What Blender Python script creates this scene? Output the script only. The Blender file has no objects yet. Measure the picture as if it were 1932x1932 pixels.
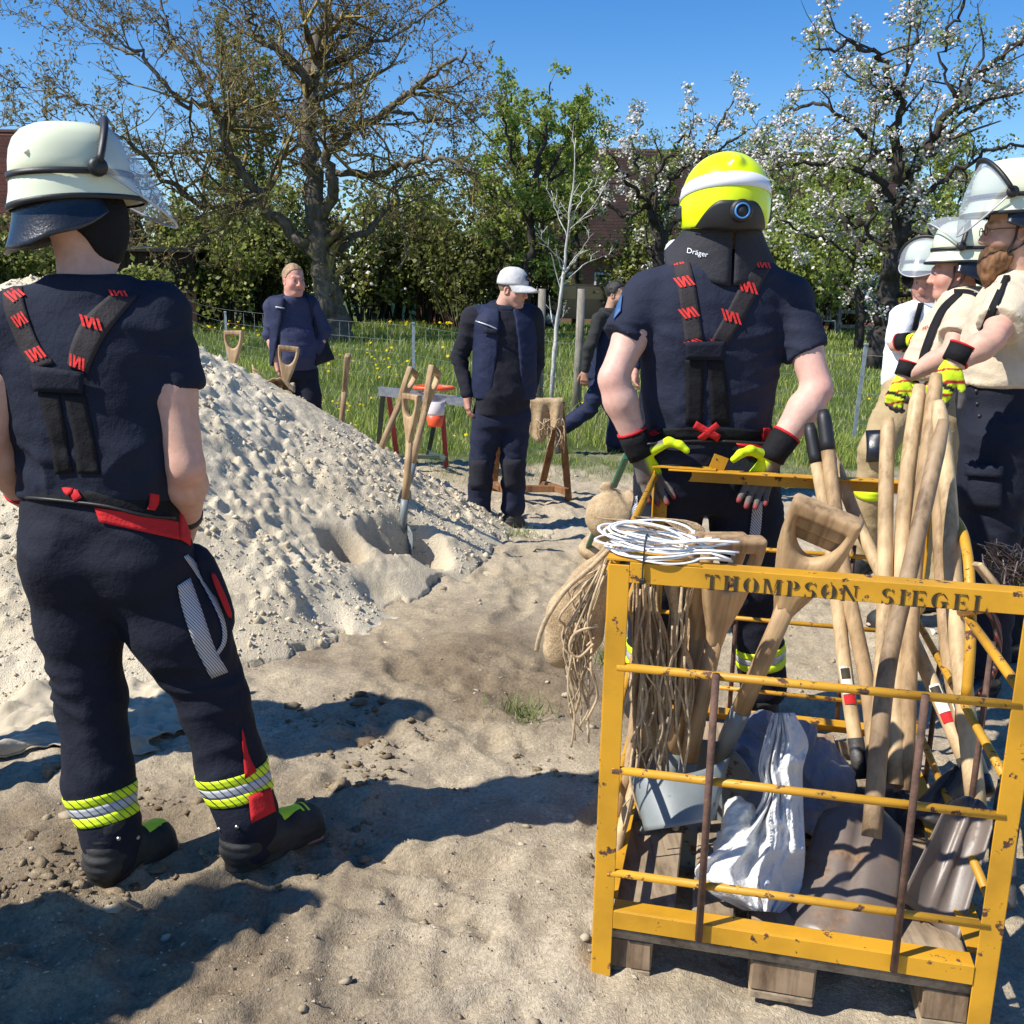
import bpy, bmesh, math, random
import numpy as np
from mathutils import Vector, Matrix
from mathutils.bvhtree import BVHTree
R = math.radians
scene = bpy.context.scene
col = scene.collection
rng = np.random.default_rng(7)
random.seed(7)

# ---------------------------------------------------------------- camera, sky, sun, exposure
CAM_H, PITCH, ROLL, F = 1.58, 0.219, 0.0203, 1833.0      # F in pixels of a 1932 px wide picture
cam_d = bpy.data.cameras.new('camera'); cam_d.sensor_width = 36.0; cam_d.lens = 36.0 * F / 1932.0
cam_d.clip_start = 0.05; cam_d.clip_end = 3000
cam = bpy.data.objects.new('camera', cam_d); col.objects.link(cam)
cam.matrix_world = Matrix.Translation((0, 0, CAM_H)) @ Matrix.Rotation(R(90) - PITCH, 4, 'X') @ Matrix.Rotation(ROLL, 4, 'Z')
scene.camera = cam
SUN_EL, SUN_AZ = R(47), R(21.5)           # shadows run along (cos az, sin az)
world = bpy.data.worlds.new('World'); scene.world = world; world.use_nodes = True
wn = world.node_tree; wn.nodes.clear()
sky = wn.nodes.new('ShaderNodeTexSky'); sky.sky_type = 'NISHITA'; sky.sun_disc = False
sky.sun_elevation = SUN_EL; sky.sun_rotation = math.atan2(-math.cos(SUN_AZ), -math.sin(SUN_AZ))
sky.air_density = 1.0; sky.dust_density = 0.1; sky.ozone_density = 3.0; sky.altitude = 300
wb = wn.nodes.new('ShaderNodeBackground'); wb.inputs['Strength'].default_value = 0.112
wo = wn.nodes.new('ShaderNodeOutputWorld')
hs = wn.nodes.new('ShaderNodeHueSaturation'); hs.inputs['Saturation'].default_value = 1.36; hs.inputs['Hue'].default_value = .507
wn.links.new(sky.outputs[0], hs.inputs['Color']); wn.links.new(hs.outputs[0], wb.inputs[0]); wn.links.new(wb.outputs[0], wo.inputs[0])
sun_d = bpy.data.lights.new('sun', 'SUN'); sun_d.energy = 4.8; sun_d.angle = R(0.55); sun_d.color = (1.0, 0.95, 0.86)
sun = bpy.data.objects.new('sun', sun_d); col.objects.link(sun)
sun_dir = Vector((math.cos(SUN_AZ) * math.cos(SUN_EL), math.sin(SUN_AZ) * math.cos(SUN_EL), -math.sin(SUN_EL)))
sun.rotation_euler = sun_dir.to_track_quat('-Z', 'Y').to_euler()
scene.view_settings.view_transform = 'Standard'; scene.view_settings.look = 'None'
scene.view_settings.exposure = 0.55; scene.view_settings.gamma = 1.0
scene.cycles.max_bounces = 8; scene.cycles.transparent_max_bounces = 16

# ---------------------------------------------------------------- pixel <-> place
def ray(px, py):
    a = px - 966.0; b = py - 966.0
    c, s = math.cos(ROLL), math.sin(ROLL)
    u = (a * c + b * s) / F; v = -(-a * s + b * c) / F
    return np.array([u, math.cos(PITCH) + v * math.sin(PITCH), v * math.cos(PITCH) - math.sin(PITCH)])
def P(px, py, Y):                          # the point seen at a pixel, Y metres in front
    d = ray(px, py); return np.array([0, 0, CAM_H]) + d * (Y / d[1])
def G(px, py, z=0.0):                      # the point seen at a pixel on a level z
    d = ray(px, py); return np.array([0, 0, CAM_H]) + d * ((z - CAM_H) / d[2])

# ---------------------------------------------------------------- noise
def _h(ix, iy, iz, seed):
    n = (ix.astype(np.int64) * 374761393 + iy.astype(np.int64) * 668265263 + iz.astype(np.int64) * 2147483647 + seed * 974634777) & 0xffffffff
    n = ((n ^ (n >> 13)) * 1274126177) & 0xffffffff
    n = ((n ^ (n >> 16)) * 2246822519) & 0xffffffff
    return ((n ^ (n >> 15)) & 0xffff) / 32767.5 - 1.0
def noise3(x, y, z, seed=0):
    x, y, z = np.broadcast_arrays(np.asarray(x, float), np.asarray(y, float), np.asarray(z, float))
    ix, iy, iz = np.floor(x), np.floor(y), np.floor(z)
    fx, fy, fz = x - ix, y - iy, z - iz
    s = lambda t: t * t * t * (t * (t * 6 - 15) + 10)
    u, v, w = s(fx), s(fy), s(fz)
    r = 0
    for dx in (0, 1):
        for dy in (0, 1):
            for dz in (0, 1):
                r = r + _h(ix + dx, iy + dy, iz + dz, seed) * (u if dx else 1 - u) * (v if dy else 1 - v) * (w if dz else 1 - w)
    return r
def noise2(x, y, seed=0):
    x, y = np.broadcast_arrays(np.asarray(x, float), np.asarray(y, float))
    ix, iy = np.floor(x), np.floor(y); fx, fy = x - ix, y - iy
    s = lambda t: t * t * t * (t * (t * 6 - 15) + 10)
    u, v = s(fx), s(fy); o = np.zeros_like(ix)
    return (_h(ix, iy, o, seed) * (1 - u) * (1 - v) + _h(ix + 1, iy, o, seed) * u * (1 - v)
            + _h(ix, iy + 1, o, seed) * (1 - u) * v + _h(ix + 1, iy + 1, o, seed) * u * v)
def fbm2(x, y, oct=4, seed=0, gain=0.5):
    r, a, f = 0, 1.0, 1.0
    for i in range(oct):
        r = r + a * noise2(x * f + 17.3 * i, y * f - 9.1 * i, seed + i); a *= gain; f *= 2.03
    return r
def sstep(a, b, x):
    t = np.clip((np.asarray(x, float) - a) / (b - a), 0, 1); return t * t * (3 - 2 * t)

# ---------------------------------------------------------------- meshes and objects
OFF = {}                                    # object name -> world origin its mesh coordinates are relative to
def mesh_np(name, V, faces_list, smooth=True, mats=None):
    """faces_list: list of int arrays (n,3) or (n,4); mats: list of material index per array (int or array)"""
    me = bpy.data.meshes.new(name)
    V = np.asarray(V, dtype=np.float32)
    fl = [np.asarray(f, dtype=np.int32) for f in faces_list if len(f)]
    me.vertices.add(len(V)); me.vertices.foreach_set('co', V.ravel())
    nl = sum(f.size for f in fl); nf = sum(len(f) for f in fl)
    me.loops.add(nl); me.polygons.add(nf)
    if nf:
        me.loops.foreach_set('vertex_index', np.concatenate([f.ravel() for f in fl]))
        tot = np.concatenate([np.full(len(f), f.shape[1], np.int32) for f in fl])
        st = np.concatenate([[0], np.cumsum(tot)[:-1]]).astype(np.int32)
        me.polygons.foreach_set('loop_start', st)
        me.polygons.foreach_set('use_smooth', np.full(nf, smooth, dtype=bool))
    me.update(calc_edges=True)
    return me
def set_attr(me, name, rgb):
    a = me.color_attributes.new(name, 'FLOAT_COLOR', 'POINT')
    c = np.ones((len(me.vertices), 4), np.float32); c[:, :3] = rgb
    a.data.foreach_set('color', c.ravel())
def link(name, me, mat=None, parent=None, kind=None):
    """me holds world coordinates; they are re-based on the parent's origin"""
    o = bpy.data.objects.new(name, me); col.objects.link(o)
    if mat is not None:
        for m in (mat if isinstance(mat, (list, tuple)) else [mat]): me.materials.append(m)
    if parent is not None:
        off = OFF.get(parent.name, Vector((0, 0, 0)))
        if off.length > 0: me.transform(Matrix.Translation(-off))
        o.parent = parent; OFF[o.name] = off
    if kind: o['kind'] = kind
    return o
def thing(name, label, cat, loc=(0, 0, 0), group=None):
    o = bpy.data.objects.new(name, None); col.objects.link(o)
    o.empty_display_size = 0.1
    o.location = Vector([float(v) for v in loc]); OFF[o.name] = o.location.copy()
    return tag(o, label, cat, group)
def tag(o, label=None, cat=None, group=None, kind=None):
    if label: o['label'] = label
    if cat: o['category'] = cat
    if group: o['group'] = group
    if kind: o['kind'] = kind
    return o
def copy_tree(o, parent=None):
    c = o.copy(); col.objects.link(c); c.parent = parent
    for ch in list(o.children): copy_tree(ch, c)
    return c

class MB:
    """collects simple solids into one mesh (world coordinates)"""
    def __init__(s): s.V = []; s.F = []; s.n = 0; s.S = []
    def add(s, V, F, smooth=False):
        V = np.asarray(V, float).reshape(-1, 3)
        for f in F: s.F.append([i + s.n for i in f]); s.S.append(smooth)
        s.V.append(V); s.n += len(V); return s
    def box(s, c, size, M=None, bevel=0.0, jitter=0.0):
        hx, hy, hz = [v / 2 for v in size]
        b = min(bevel, hx * .9, hy * .9, hz * .9)
        if b <= 0:
            V = np.array([[x, y, z] for x in (-hx, hx) for y in (-hy, hy) for z in (-hz, hz)])
            F = [(0, 1, 3, 2), (4, 6, 7, 5), (0, 4, 5, 1), (2, 3, 7, 6), (0, 2, 6, 4), (1, 5, 7, 3)]
        else:
            V = []; idx = {}
            for sx in (-1, 1):
                for sy in (-1, 1):
                    for sz in (-1, 1):
                        for ax in range(3):
                            p = [sx * hx, sy * hy, sz * hz]
                            for k in range(3):
                                if k != ax: p[k] -= (sx, sy, sz)[k] * b
                            idx[(sx, sy, sz, ax)] = len(V); V.append(p)
            F = []
            for ax in range(3):
                o1, o2 = [k for k in range(3) if k != ax]
                for sg in (-1, 1):
                    q = []
                    for (a, c2) in ((-1, -1), (1, -1), (1, 1), (-1, 1)):
                        k = [0, 0, 0]; k[ax] = sg; k[o1] = a; k[o2] = c2; q.append(idx[(*k, ax)])
                    F.append(q)
            for ax in range(3):          # edges along ax
                o1, o2 = [k for k in range(3) if k != ax]
                for a in (-1, 1):
                    for c2 in (-1, 1):
                        q = []
                        for (sg, fa) in ((-1, o1), (1, o1), (1, o2), (-1, o2)):
                            k = [0, 0, 0]; k[ax] = sg; k[o1] = a; k[o2] = c2; q.append(idx[(*k, fa)])
                        F.append(q)
            for sx in (-1, 1):
                for sy in (-1, 1):
                    for sz in (-1, 1): F.append([idx[(sx, sy, sz, a)] for a in range(3)])
            V = np.array(V)
        if jitter: V = V + rng.normal(0, jitter, V.shape)
        if M is not None: V = V @ np.array(M)[:3, :3].T
        return s.add(V + np.asarray(c, float), F)
    def bar(s, a, b, w, h, up=(0, 0, 1), bevel=0.0, jitter=0.0):
        a = np.asarray(a, float); b = np.asarray(b, float); d = b - a; L = np.linalg.norm(d); d = d / L
        u = np.asarray(up, float); x = np.cross(u, d)
        if np.linalg.norm(x) < 1e-4: x = np.cross((1, 0, 0), d)
        x /= np.linalg.norm(x); z = np.cross(d, x)
        return s.box((a + b) / 2, (w, L, h), np.stack([x, d, z], 1), bevel, jitter)
    def tube(s, pts, rad, n=8, cap=True, flat=None, smooth=True):
        pts = np.asarray(pts, float); m = len(pts)
        rad = np.broadcast_to(np.asarray(rad, float), (m,))
        T = np.gradient(pts, axis=0) if m > 2 else np.repeat(pts[1:] - pts[:1], 2, 0)
        T /= np.linalg.norm(T, axis=1)[:, None] + 1e-12
        u = np.cross(T[0], (0, 0, 1)); u = np.cross(T[0], (1, 0, 0)) if np.linalg.norm(u) < .1 else u
        V = []; ang = np.arange(n) * 2 * np.pi / n
        for i in range(m):
            u = u - T[i] * u.dot(T[i]); u /= np.linalg.norm(u) + 1e-12; w = np.cross(T[i], u)
            fl = 1.0 if flat is None else flat
            V.append(pts[i] + rad[i] * (np.cos(ang)[:, None] * u + fl * np.sin(ang)[:, None] * w))
        F = [(i * n + j, i * n + (j + 1) % n, (i + 1) * n + (j + 1) % n, (i + 1) * n + j) for i in range(m - 1) for j in range(n)]
        if cap: F += [tuple(range(n))[::-1], tuple(range((m - 1) * n, m * n))]
        return s.add(np.concatenate(V), F, smooth)
    def lathe(s, prof, c=(0, 0, 0), n=20, M=None, arc=None):
        prof = np.asarray(prof, float); m = len(prof); ang = np.arange(n) * 2 * np.pi / n
        V = np.stack([prof[:, 0, None] * np.cos(ang), prof[:, 0, None] * np.sin(ang), np.repeat(prof[:, 1, None], n, 1)], -1).reshape(-1, 3)
        F = [(i * n + j, i * n + (j + 1) % n, (i + 1) * n + (j + 1) % n, (i + 1) * n + j) for i in range(m - 1) for j in range(n)]
        if M is not None: V = V @ np.array(M)[:3, :3].T
        return s.add(V + np.asarray(c, float), F, True)
    def prism(s, poly, origin, u, v, depth, both=True):
        """flat outline poly (2d) in the plane origin+u,v, pushed by depth along u x v"""
        u = np.asarray(u, float); v = np.asarray(v, float); o = np.asarray(origin, float); w = np.cross(u, v); w /= np.linalg.norm(w)
        p = np.asarray(poly, float); n = len(p)
        A = o + p[:, :1] * u + p[:, 1:] * v; B = A + w * depth
        F = [tuple(range(n))[::-1], tuple(range(n, 2 * n))] + [(i, (i + 1) % n, n + (i + 1) % n, n + i) for i in range(n)]
        return s.add(np.concatenate([A, B]), F)
    def grid(s, A, close_u=False, close_v=False):
        A = np.asarray(A, float); a, b = A.shape[:2]
        F = []
        for i in range(a - (0 if close_u else 1)):
            for j in range(b - (0 if close_v else 1)):
                F.append((i * b + j, ((i + 1) % a) * b + j, ((i + 1) % a) * b + (j + 1) % b, i * b + (j + 1) % b))
        return s.add(A.reshape(-1, 3), F, True)
    def mesh(s, name):
        me = bpy.data.meshes.new(name)
        V = np.concatenate(s.V) if s.V else np.zeros((0, 3))
        me.from_pydata(V.tolist(), [], s.F); me.polygons.foreach_set('use_smooth', s.S); me.update()
        return me
    def build(s, name, mat, parent=None, kind=None, solid=None, sub=0):
        o = link(name, s.mesh(name), mat, parent, kind)
        if solid: md = o.modifiers.new('thick', 'SOLIDIFY'); md.thickness = solid; md.offset = 0
        if sub: md = o.modifiers.new('sub', 'SUBSURF'); md.levels = md.render_levels = sub
        return o
def chaikin(pts, it=2):
    p = np.asarray(pts, float)
    for _ in range(it):
        q = np.empty((2 * len(p) - 2, p.shape[1])); q[0::2] = .75 * p[:-1] + .25 * p[1:]; q[1::2] = .25 * p[:-1] + .75 * p[1:]
        p = np.concatenate([p[:1], q, p[-1:]])
    return p
def catmull(pts, n=6):
    p = np.asarray(pts, float); p = np.concatenate([2 * p[:1] - p[1:2], p, 2 * p[-1:] - p[-2:-1]])
    t = np.linspace(0, 1, n, endpoint=False)[:, None]; out = []
    for i in range(1, len(p) - 2):
        a, b, c, d = p[i - 1:i + 3]
        out.append(.5 * (2 * b + (c - a) * t + (2 * a - 5 * b + 4 * c - d) * t ** 2 + (3 * b - a - 3 * c + d) * t ** 3))
    return np.concatenate(out + [p[-2:-1]])

# ---------------------------------------------------------------- distance fields -> closed surfaces (bodies, clothes, helmets)
class Field:
    def __init__(s, lo, hi, h):
        s.lo = np.asarray(lo, float); s.h = h
        s.n = np.maximum(np.ceil((np.asarray(hi, float) - s.lo) / h).astype(int) + 1, 4)
        s.D = np.full(s.n, 0.5, np.float32)
        s.ax = [s.lo[i] + np.arange(s.n[i]) * h for i in range(3)]
    def _sl(s, lo, hi):
        a = np.clip(np.floor((np.asarray(lo) - s.lo) / s.h).astype(int), 0, s.n); b = np.clip(np.ceil((np.asarray(hi) - s.lo) / s.h).astype(int) + 1, 0, s.n)
        if np.any(b <= a): return None, None
        sl = tuple(slice(a[i], b[i]) for i in range(3))
        return sl, np.stack(np.meshgrid(*[s.ax[i][a[i]:b[i]] for i in range(3)], indexing='ij'), -1)
    def _put(s, sl, d, k, op):
        F = s.D[sl]
        if op == 'sub':
            d = -d
            hh = np.clip(.5 - .5 * (F - d) / k, 0, 1) if k > 0 else (d > F) * 1.0
            s.D[sl] = (F * (1 - hh) + d * hh + (k * hh * (1 - hh) if k > 0 else 0)); return
        if k <= 0: s.D[sl] = np.minimum(F, d); return
        hh = np.clip(.5 + .5 * (F - d) / k, 0, 1)
        s.D[sl] = F * (1 - hh) + d * hh - k * hh * (1 - hh)
    def cone(s, a, b, ra, rb=None, k=0.02, flat=None, op='add'):
        """tapered capsule; flat=(direction, factor) squashes it along a direction"""
        rb = ra if rb is None else rb
        a = np.asarray(a, float); b = np.asarray(b, float); m = max(ra, rb) + k + 2 * s.h
        if flat is not None and flat[1] > 1: m = max(ra, rb) * flat[1] + k + 2 * s.h
        sl, Q = s._sl(np.minimum(a, b) - m, np.maximum(a, b) + m)
        if sl is None: return s
        ab = b - a; t = np.clip(((Q - a) @ ab) / max(ab @ ab, 1e-9), 0, 1)
        v = Q - (a + t[..., None] * ab)
        if flat is not None:
            dv = np.asarray(flat[0], float); dv /= np.linalg.norm(dv)
            v = v + (v @ dv)[..., None] * dv * (1 / flat[1] - 1)
        s._put(sl, np.linalg.norm(v, axis=-1) - (ra + (rb - ra) * t), k, op); return s
    def chain(s, pts, rad, k=0.02, flat=None):
        for i in range(len(pts) - 1): s.cone(pts[i], pts[i + 1], rad[i], rad[i + 1], k, flat)
        return s
    def ell(s, c, r, M=None, k=0.02, op='add', cut=None):
        c = np.asarray(c, float); r = np.asarray(r, float); m = max(r) + k + 2 * s.h
        sl, Q = s._sl(c - m, c + m)
        if sl is None: return s
        q = Q - c
        if M is not None: q = q @ np.asarray(M)[:3, :3]      # columns of M are the local axes
        k0 = np.linalg.norm(q / r, axis=-1); k1 = np.linalg.norm(q / (r * r), axis=-1) + 1e-9
        d = k0 * (k0 - 1) / k1
        if cut is not None: d = np.maximum(d, cut(q))
        s._put(sl, d, k, op); return s
    def func(s, lo, hi, fn, k=0.0, op='add'):
        sl, Q = s._sl(lo, hi)
        if sl is not None: s._put(sl, fn(Q), k, op)
        return s
    def plane(s, p, n):                       # cut away the side n points to
        n = np.asarray(n, float); n /= np.linalg.norm(n)
        d = (s.ax[0][:, None, None] - p[0]) * n[0] + (s.ax[1][None, :, None] - p[1]) * n[1] + (s.ax[2][None, None, :] - p[2]) * n[2]
        s.D = np.maximum(s.D, d.astype(np.float32)); return s
    def copy(s):
        c = Field.__new__(Field); c.lo, c.h, c.n, c.ax = s.lo, s.h, s.n, s.ax; c.D = s.D.copy(); return c
    def extract(s):
        D = s.D; D[0] = D[-1] = 0.1; D[:, 0] = D[:, -1] = 0.1; D[:, :, 0] = D[:, :, -1] = 0.1
        ins = D < 0
        c = tuple(x - 1 for x in s.n)
        cnt = np.zeros(c, np.int8); acc = np.zeros(c + (3,), np.float32)
        offs = [(i, j, k) for i in (0, 1) for j in (0, 1) for k in (0, 1)]
        tot = sum(ins[i:i + c[0], j:j + c[1], k:k + c[2]].astype(np.int8) for i, j, k in offs)
        act = (tot > 0) & (tot < 8)
        idx = np.argwhere(act)
        if len(idx) == 0: return np.zeros((0, 3)), np.zeros((0, 4), int)
        vid = np.full(c, -1, np.int64); vid[act] = np.arange(len(idx))
        ps = np.zeros((len(idx), 3)); ct = np.zeros(len(idx))
        for ax in range(3):
            for a in (0, 1):
                for b in (0, 1):
                    o0 = [a, b]; o0.insert(ax, 0); o1 = list(o0); o1[ax] = 1
                    d0 = D[idx[:, 0] + o0[0], idx[:, 1] + o0[1], idx[:, 2] + o0[2]]; d1 = D[idx[:, 0] + o1[0], idx[:, 1] + o1[1], idx[:, 2] + o1[2]]
                    m = (d0 < 0) != (d1 < 0)
                    t = d0[m] / (d0[m] - d1[m]); p = np.tile(np.array(o0, float), (m.sum(), 1)); p[:, ax] = t
                    ps[m] += p; ct[m] += 1
        V = s.lo + (idx + ps / ct[:, None]) * s.h
        Fq = []
        for ax in range(3):
            sa = [slice(1, None)] * 3; o = [k for k in range(3) if k != ax]
            A = [slice(1, -1), slice(1, -1), slice(1, -1)]; A[ax] = slice(0, -1); B = list(A); B[ax] = slice(1, None)
            i0, i1 = ins[tuple(A)], ins[tuple(B)]
            e = np.argwhere(i0 != i1)
            if len(e) == 0: continue
            flip = i0[e[:, 0], e[:, 1], e[:, 2]]
            base = e + 1; base[:, ax] -= 1
            def vv(da, db):
                q = base.copy(); q[:, o[0]] -= da; q[:, o[1]] -= db; return vid[q[:, 0], q[:, 1], q[:, 2]]
            quad = np.stack([vv(1, 1), vv(0, 1), vv(0, 0), vv(1, 0)], 1)
            if ax == 1: flip = ~flip
            quad[~flip] = quad[~flip][:, ::-1]
            Fq.append(quad[(quad >= 0).all(1)])
        return V, np.concatenate(Fq)
def vnormals(V, Fq):
    n = np.cross(V[Fq[:, 2]] - V[Fq[:, 0]], V[Fq[:, 3]] - V[Fq[:, 1]]) if Fq.shape[1] == 4 else np.cross(V[Fq[:, 1]] - V[Fq[:, 0]], V[Fq[:, 2]] - V[Fq[:, 0]])
    N = np.zeros_like(V)
    for k in range(Fq.shape[1]): np.add.at(N, Fq[:, k], n)
    return N / (np.linalg.norm(N, axis=1)[:, None] + 1e-12)
def relax(V, Fq, it=2, lam=0.5):
    e = np.concatenate([Fq[:, [i, (i + 1) % Fq.shape[1]]] for i in range(Fq.shape[1])])
    ct = np.bincount(e[:, 0], minlength=len(V))[:, None] + 1e-9
    for _ in range(it):
        A = np.stack([np.bincount(e[:, 0], weights=V[e[:, 1], i], minlength=len(V)) for i in range(3)], 1)
        V = V + lam * (A / ct - V)
    return V
def bvh_of(V, Fq): return BVHTree.FromPolygons([tuple(v) for v in V], [tuple(int(i) for i in f) for f in Fq])
def cast(bvh, o, d, default=None):
    r = bvh.ray_cast(Vector(o), Vector(d).normalized())
    return np.array(r[0]) if r[0] is not None else default
# ---------------------------------------------------------------- materials
class NT:
    def __init__(s, name):
        s.m = bpy.data.materials.new(name); s.m.use_nodes = True; s.t = s.m.node_tree
        s.b = s.t.nodes['Principled BSDF']; s.out = s.t.nodes['Material Output']
    def n(s, typ, **kw):
        nd = s.t.nodes.new(typ)
        for k, v in kw.items():
            if k in nd.inputs: nd.inputs[k].default_value = v
            else: setattr(nd, k, v)
        return nd
    def l(s, a, b): s.t.links.new(a, b)
    def coord(s, scale=(1, 1, 1), rot=(0, 0, 0)):
        tc = s.n('ShaderNodeTexCoord'); mp = s.n('ShaderNodeMapping'); mp.inputs['Scale'].default_value = scale; mp.inputs['Rotation'].default_value = rot
        s.l(tc.outputs['Object'], mp.inputs['Vector']); return mp.outputs[0]
    def noise(s, vec, scale, detail=4, rough=.55):
        nd = s.n('ShaderNodeTexNoise'); nd.inputs['Scale'].default_value = scale; nd.inputs['Detail'].default_value = detail; nd.inputs['Roughness'].default_value = rough
        s.l(vec, nd.inputs['Vector']); return nd.outputs[0]
    def ramp(s, fac, stops):
        r = s.n('ShaderNodeValToRGB'); e = r.color_ramp.elements
        while len(e) < len(stops): e.new(0.5)
        for i, (p, c) in enumerate(stops): e[i].position = p; e[i].color = (*c, 1) if len(c) == 3 else c
        s.l(fac, r.inputs[0]); return r.outputs[0]
    def mix(s, fac, a, b, mode='MIX'):
        m = s.n('ShaderNodeMix'); m.data_type = 'RGBA'; m.blend_type = mode
        for sock, v in ((m.inputs[0], fac), (m.inputs[6], a), (m.inputs[7], b)):
            if hasattr(v, 'is_linked'): s.l(v, sock)
            else: sock.default_value = v if isinstance(v, (int, float)) else ((*v, 1) if len(v) == 3 else v)
        return m.outputs[2]
    def bump(s, height, strength=.3, dist=.01, prev=None):
        b = s.n('ShaderNodeBump'); b.inputs['Strength'].default_value = strength; b.inputs['Distance'].default_value = dist
        s.l(height, b.inputs['Height'])
        if prev is not None: s.l(prev, b.inputs['Normal'])
        return b.outputs[0]
    def fin(s, color=None, rough=.7, normal=None, metal=0, spec=None):
        if color is not None:
            if hasattr(color, 'is_linked'): s.l(color, s.b.inputs['Base Color'])
            else: s.b.inputs['Base Color'].default_value = (*color, 1)
        if hasattr(rough, 'is_linked'): s.l(rough, s.b.inputs['Roughness'])
        else: s.b.inputs['Roughness'].default_value = rough
        s.b.inputs['Metallic'].default_value = metal
        if spec is not None: s.b.inputs['Specular IOR Level'].default_value = spec
        if normal is not None: s.l(normal, s.b.inputs['Normal'])
        return s.m
def simple(name, c, rough=.7, var=.25, vs=12, bump=.0, bs=120, metal=0, stretch=(1, 1, 1), spec=None, bd=.004):
    """one colour with uneven value and fine relief"""
    t = NT(name); v = t.coord(stretch); f = t.noise(v, vs, 5)
    lo = tuple(x * (1 - var) for x in c); hi = tuple(min(1, x * (1 + var)) for x in c)
    cl = t.ramp(f, [(.3, lo), (.7, hi)])
    nm = t.bump(t.noise(v, bs, 3), bump, bd) if bump else None
    return t.fin(cl, rough, nm, metal, spec)
def cloth(name, c, rough=.85, weave=900, var=.12, sheen=.0, wr=.25):
    t = NT(name); v = t.coord(); f = t.noise(v, 9, 4)
    cl = t.ramp(f, [(.3, tuple(x * (1 - var) for x in c)), (.7, tuple(min(1, x * (1 + var)) for x in c))])
    b = t.bump(t.noise(v, 11, 6, .7), wr * 1.3, .03, t.bump(t.noise(v, 34, 4), wr, .01))
    b = t.bump(t.noise(v, weave, 1), .1, .0008, b)
    t.b.inputs['Sheen Weight'].default_value = sheen
    return t.fin(cl, rough, b, spec=.2)
def attr_mat(name, rough=.6, bump=.1, bs=150, var=.1, sss=0, trans=0, spec=.4, vs=30, bd=.004, bump2=0):
    """colour from the mesh's own colour attribute, with a little grain"""
    t = NT(name); a = t.n('ShaderNodeAttribute'); a.attribute_name = 'Col'
    v = t.coord(); f = t.noise(v, vs, 4)
    g = t.ramp(f, [(.25, (1 - var,) * 3), (.75, (1 + var,) * 3)])
    cl = t.mix(1.0, a.outputs['Color'], g, 'MULTIPLY')
    nm = t.bump(t.noise(v, bs, 4), bump, bd) if bump else None
    if bump2: nm = t.bump(t.noise(v, bs * .27, 5, .7), bump2, bd * 3.5, nm)
    m = t.fin(cl, rough, nm, spec=spec)
    if sss: t.b.inputs['Subsurface Weight'].default_value = sss; t.b.inputs['Subsurface Radius'].default_value = (.012, .005, .003); t.b.inputs['Subsurface Scale'].default_value = .6
    if trans:
        tr = t.n('ShaderNodeBsdfTranslucent'); t.l(cl, tr.inputs['Color']); mx = t.n('ShaderNodeMixShader'); mx.inputs[0].default_value = trans
        t.l(t.b.outputs[0], mx.inputs[1]); t.l(tr.outputs[0], mx.inputs[2]); t.l(mx.outputs[0], t.out.inputs[0])
    return m
def wood(name, c, dark=.55, rough=.65, axis=2, ring=14):
    t = NT(name); sc = [60, 60, 60]; sc[axis] = 2.5
    v = t.coord(sc); f = t.noise(v, 1.0, 5, .6)
    v2 = t.coord((3, 3, 3)); g = t.noise(v2, 2.2, 4)
    a = t.ramp(f, [(.25, tuple(x * dark for x in c)), (.5, c), (.8, tuple(min(1, x * 1.18) for x in c))])
    st = t.noise(t.coord([14 if i != axis else 4 for i in range(3)]), 1.0, 6, .7); d = t.mix(1.0, t.ramp(g, [(.3, (.6, .56, .52)), (.62, (1.06, 1.04, 1.0))]), t.ramp(st, [(.32, (.45, .40, .36)), (.5, (1, 1, 1))]), 'MULTIPLY')
    cl = t.mix(1.0, a, d, 'MULTIPLY')
    return t.fin(cl, rough, t.bump(f, .35, .003), spec=.3)
def painted(name, c, under, rough=.45, wear=.60, rs=16, edge=.03):
    """paint with chips down to rusty metal"""
    t = NT(name); v = t.coord(); f = t.noise(v, rs, 8, .68)
    ch = t.ramp(f, [(wear, (0, 0, 0)), (wear + edge, (1, 1, 1))])
    r2 = t.noise(v, 70, 4); rust = t.ramp(r2, [(.3, tuple(x * .45 for x in under)), (.7, under)])
    dirt = t.noise(v, 5, 6, .6); pc = t.ramp(dirt, [(.25, tuple(x * .62 for x in c)), (.55, c), (.8, tuple(min(1, x * 1.1) for x in c))])
    cl = t.mix(ch, pc, rust)
    rg = t.ramp(f, [(wear, (rough,) * 3), (wear + edge, (.85,) * 3)])
    return t.fin(cl, rg, t.bump(ch, .25, -.0015, t.bump(t.noise(v, 180, 3), .12, .002)))

M = {}
M['ground'] = attr_mat('sandy_soil', .95, .8, 230, .32, spec=.12, vs=90, bd=.008, bump2=.45)
M['sand'] = attr_mat('pale_sand', .95, .9, 180, .16, spec=.1, vs=120, bd=.008, bump2=.35)
M['stone'] = attr_mat('pebble_stone', .85, .4, 260, .15, spec=.2)
M['grass'] = attr_mat('grass_blade', .55, 0, 10, .12, trans=.3, spec=.3, vs=3)
M['leaf'] = attr_mat('leaf', .5, 0, 10, .12, trans=.5, spec=.35, vs=3)
M['petal'] = attr_mat('petal', .6, 0, 10, .04, trans=.3, spec=.2, vs=3)
M['sheet'] = simple('dusty_sheet', (.46, .395, .285), .85, .22, 5, .5, 60)

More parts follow.
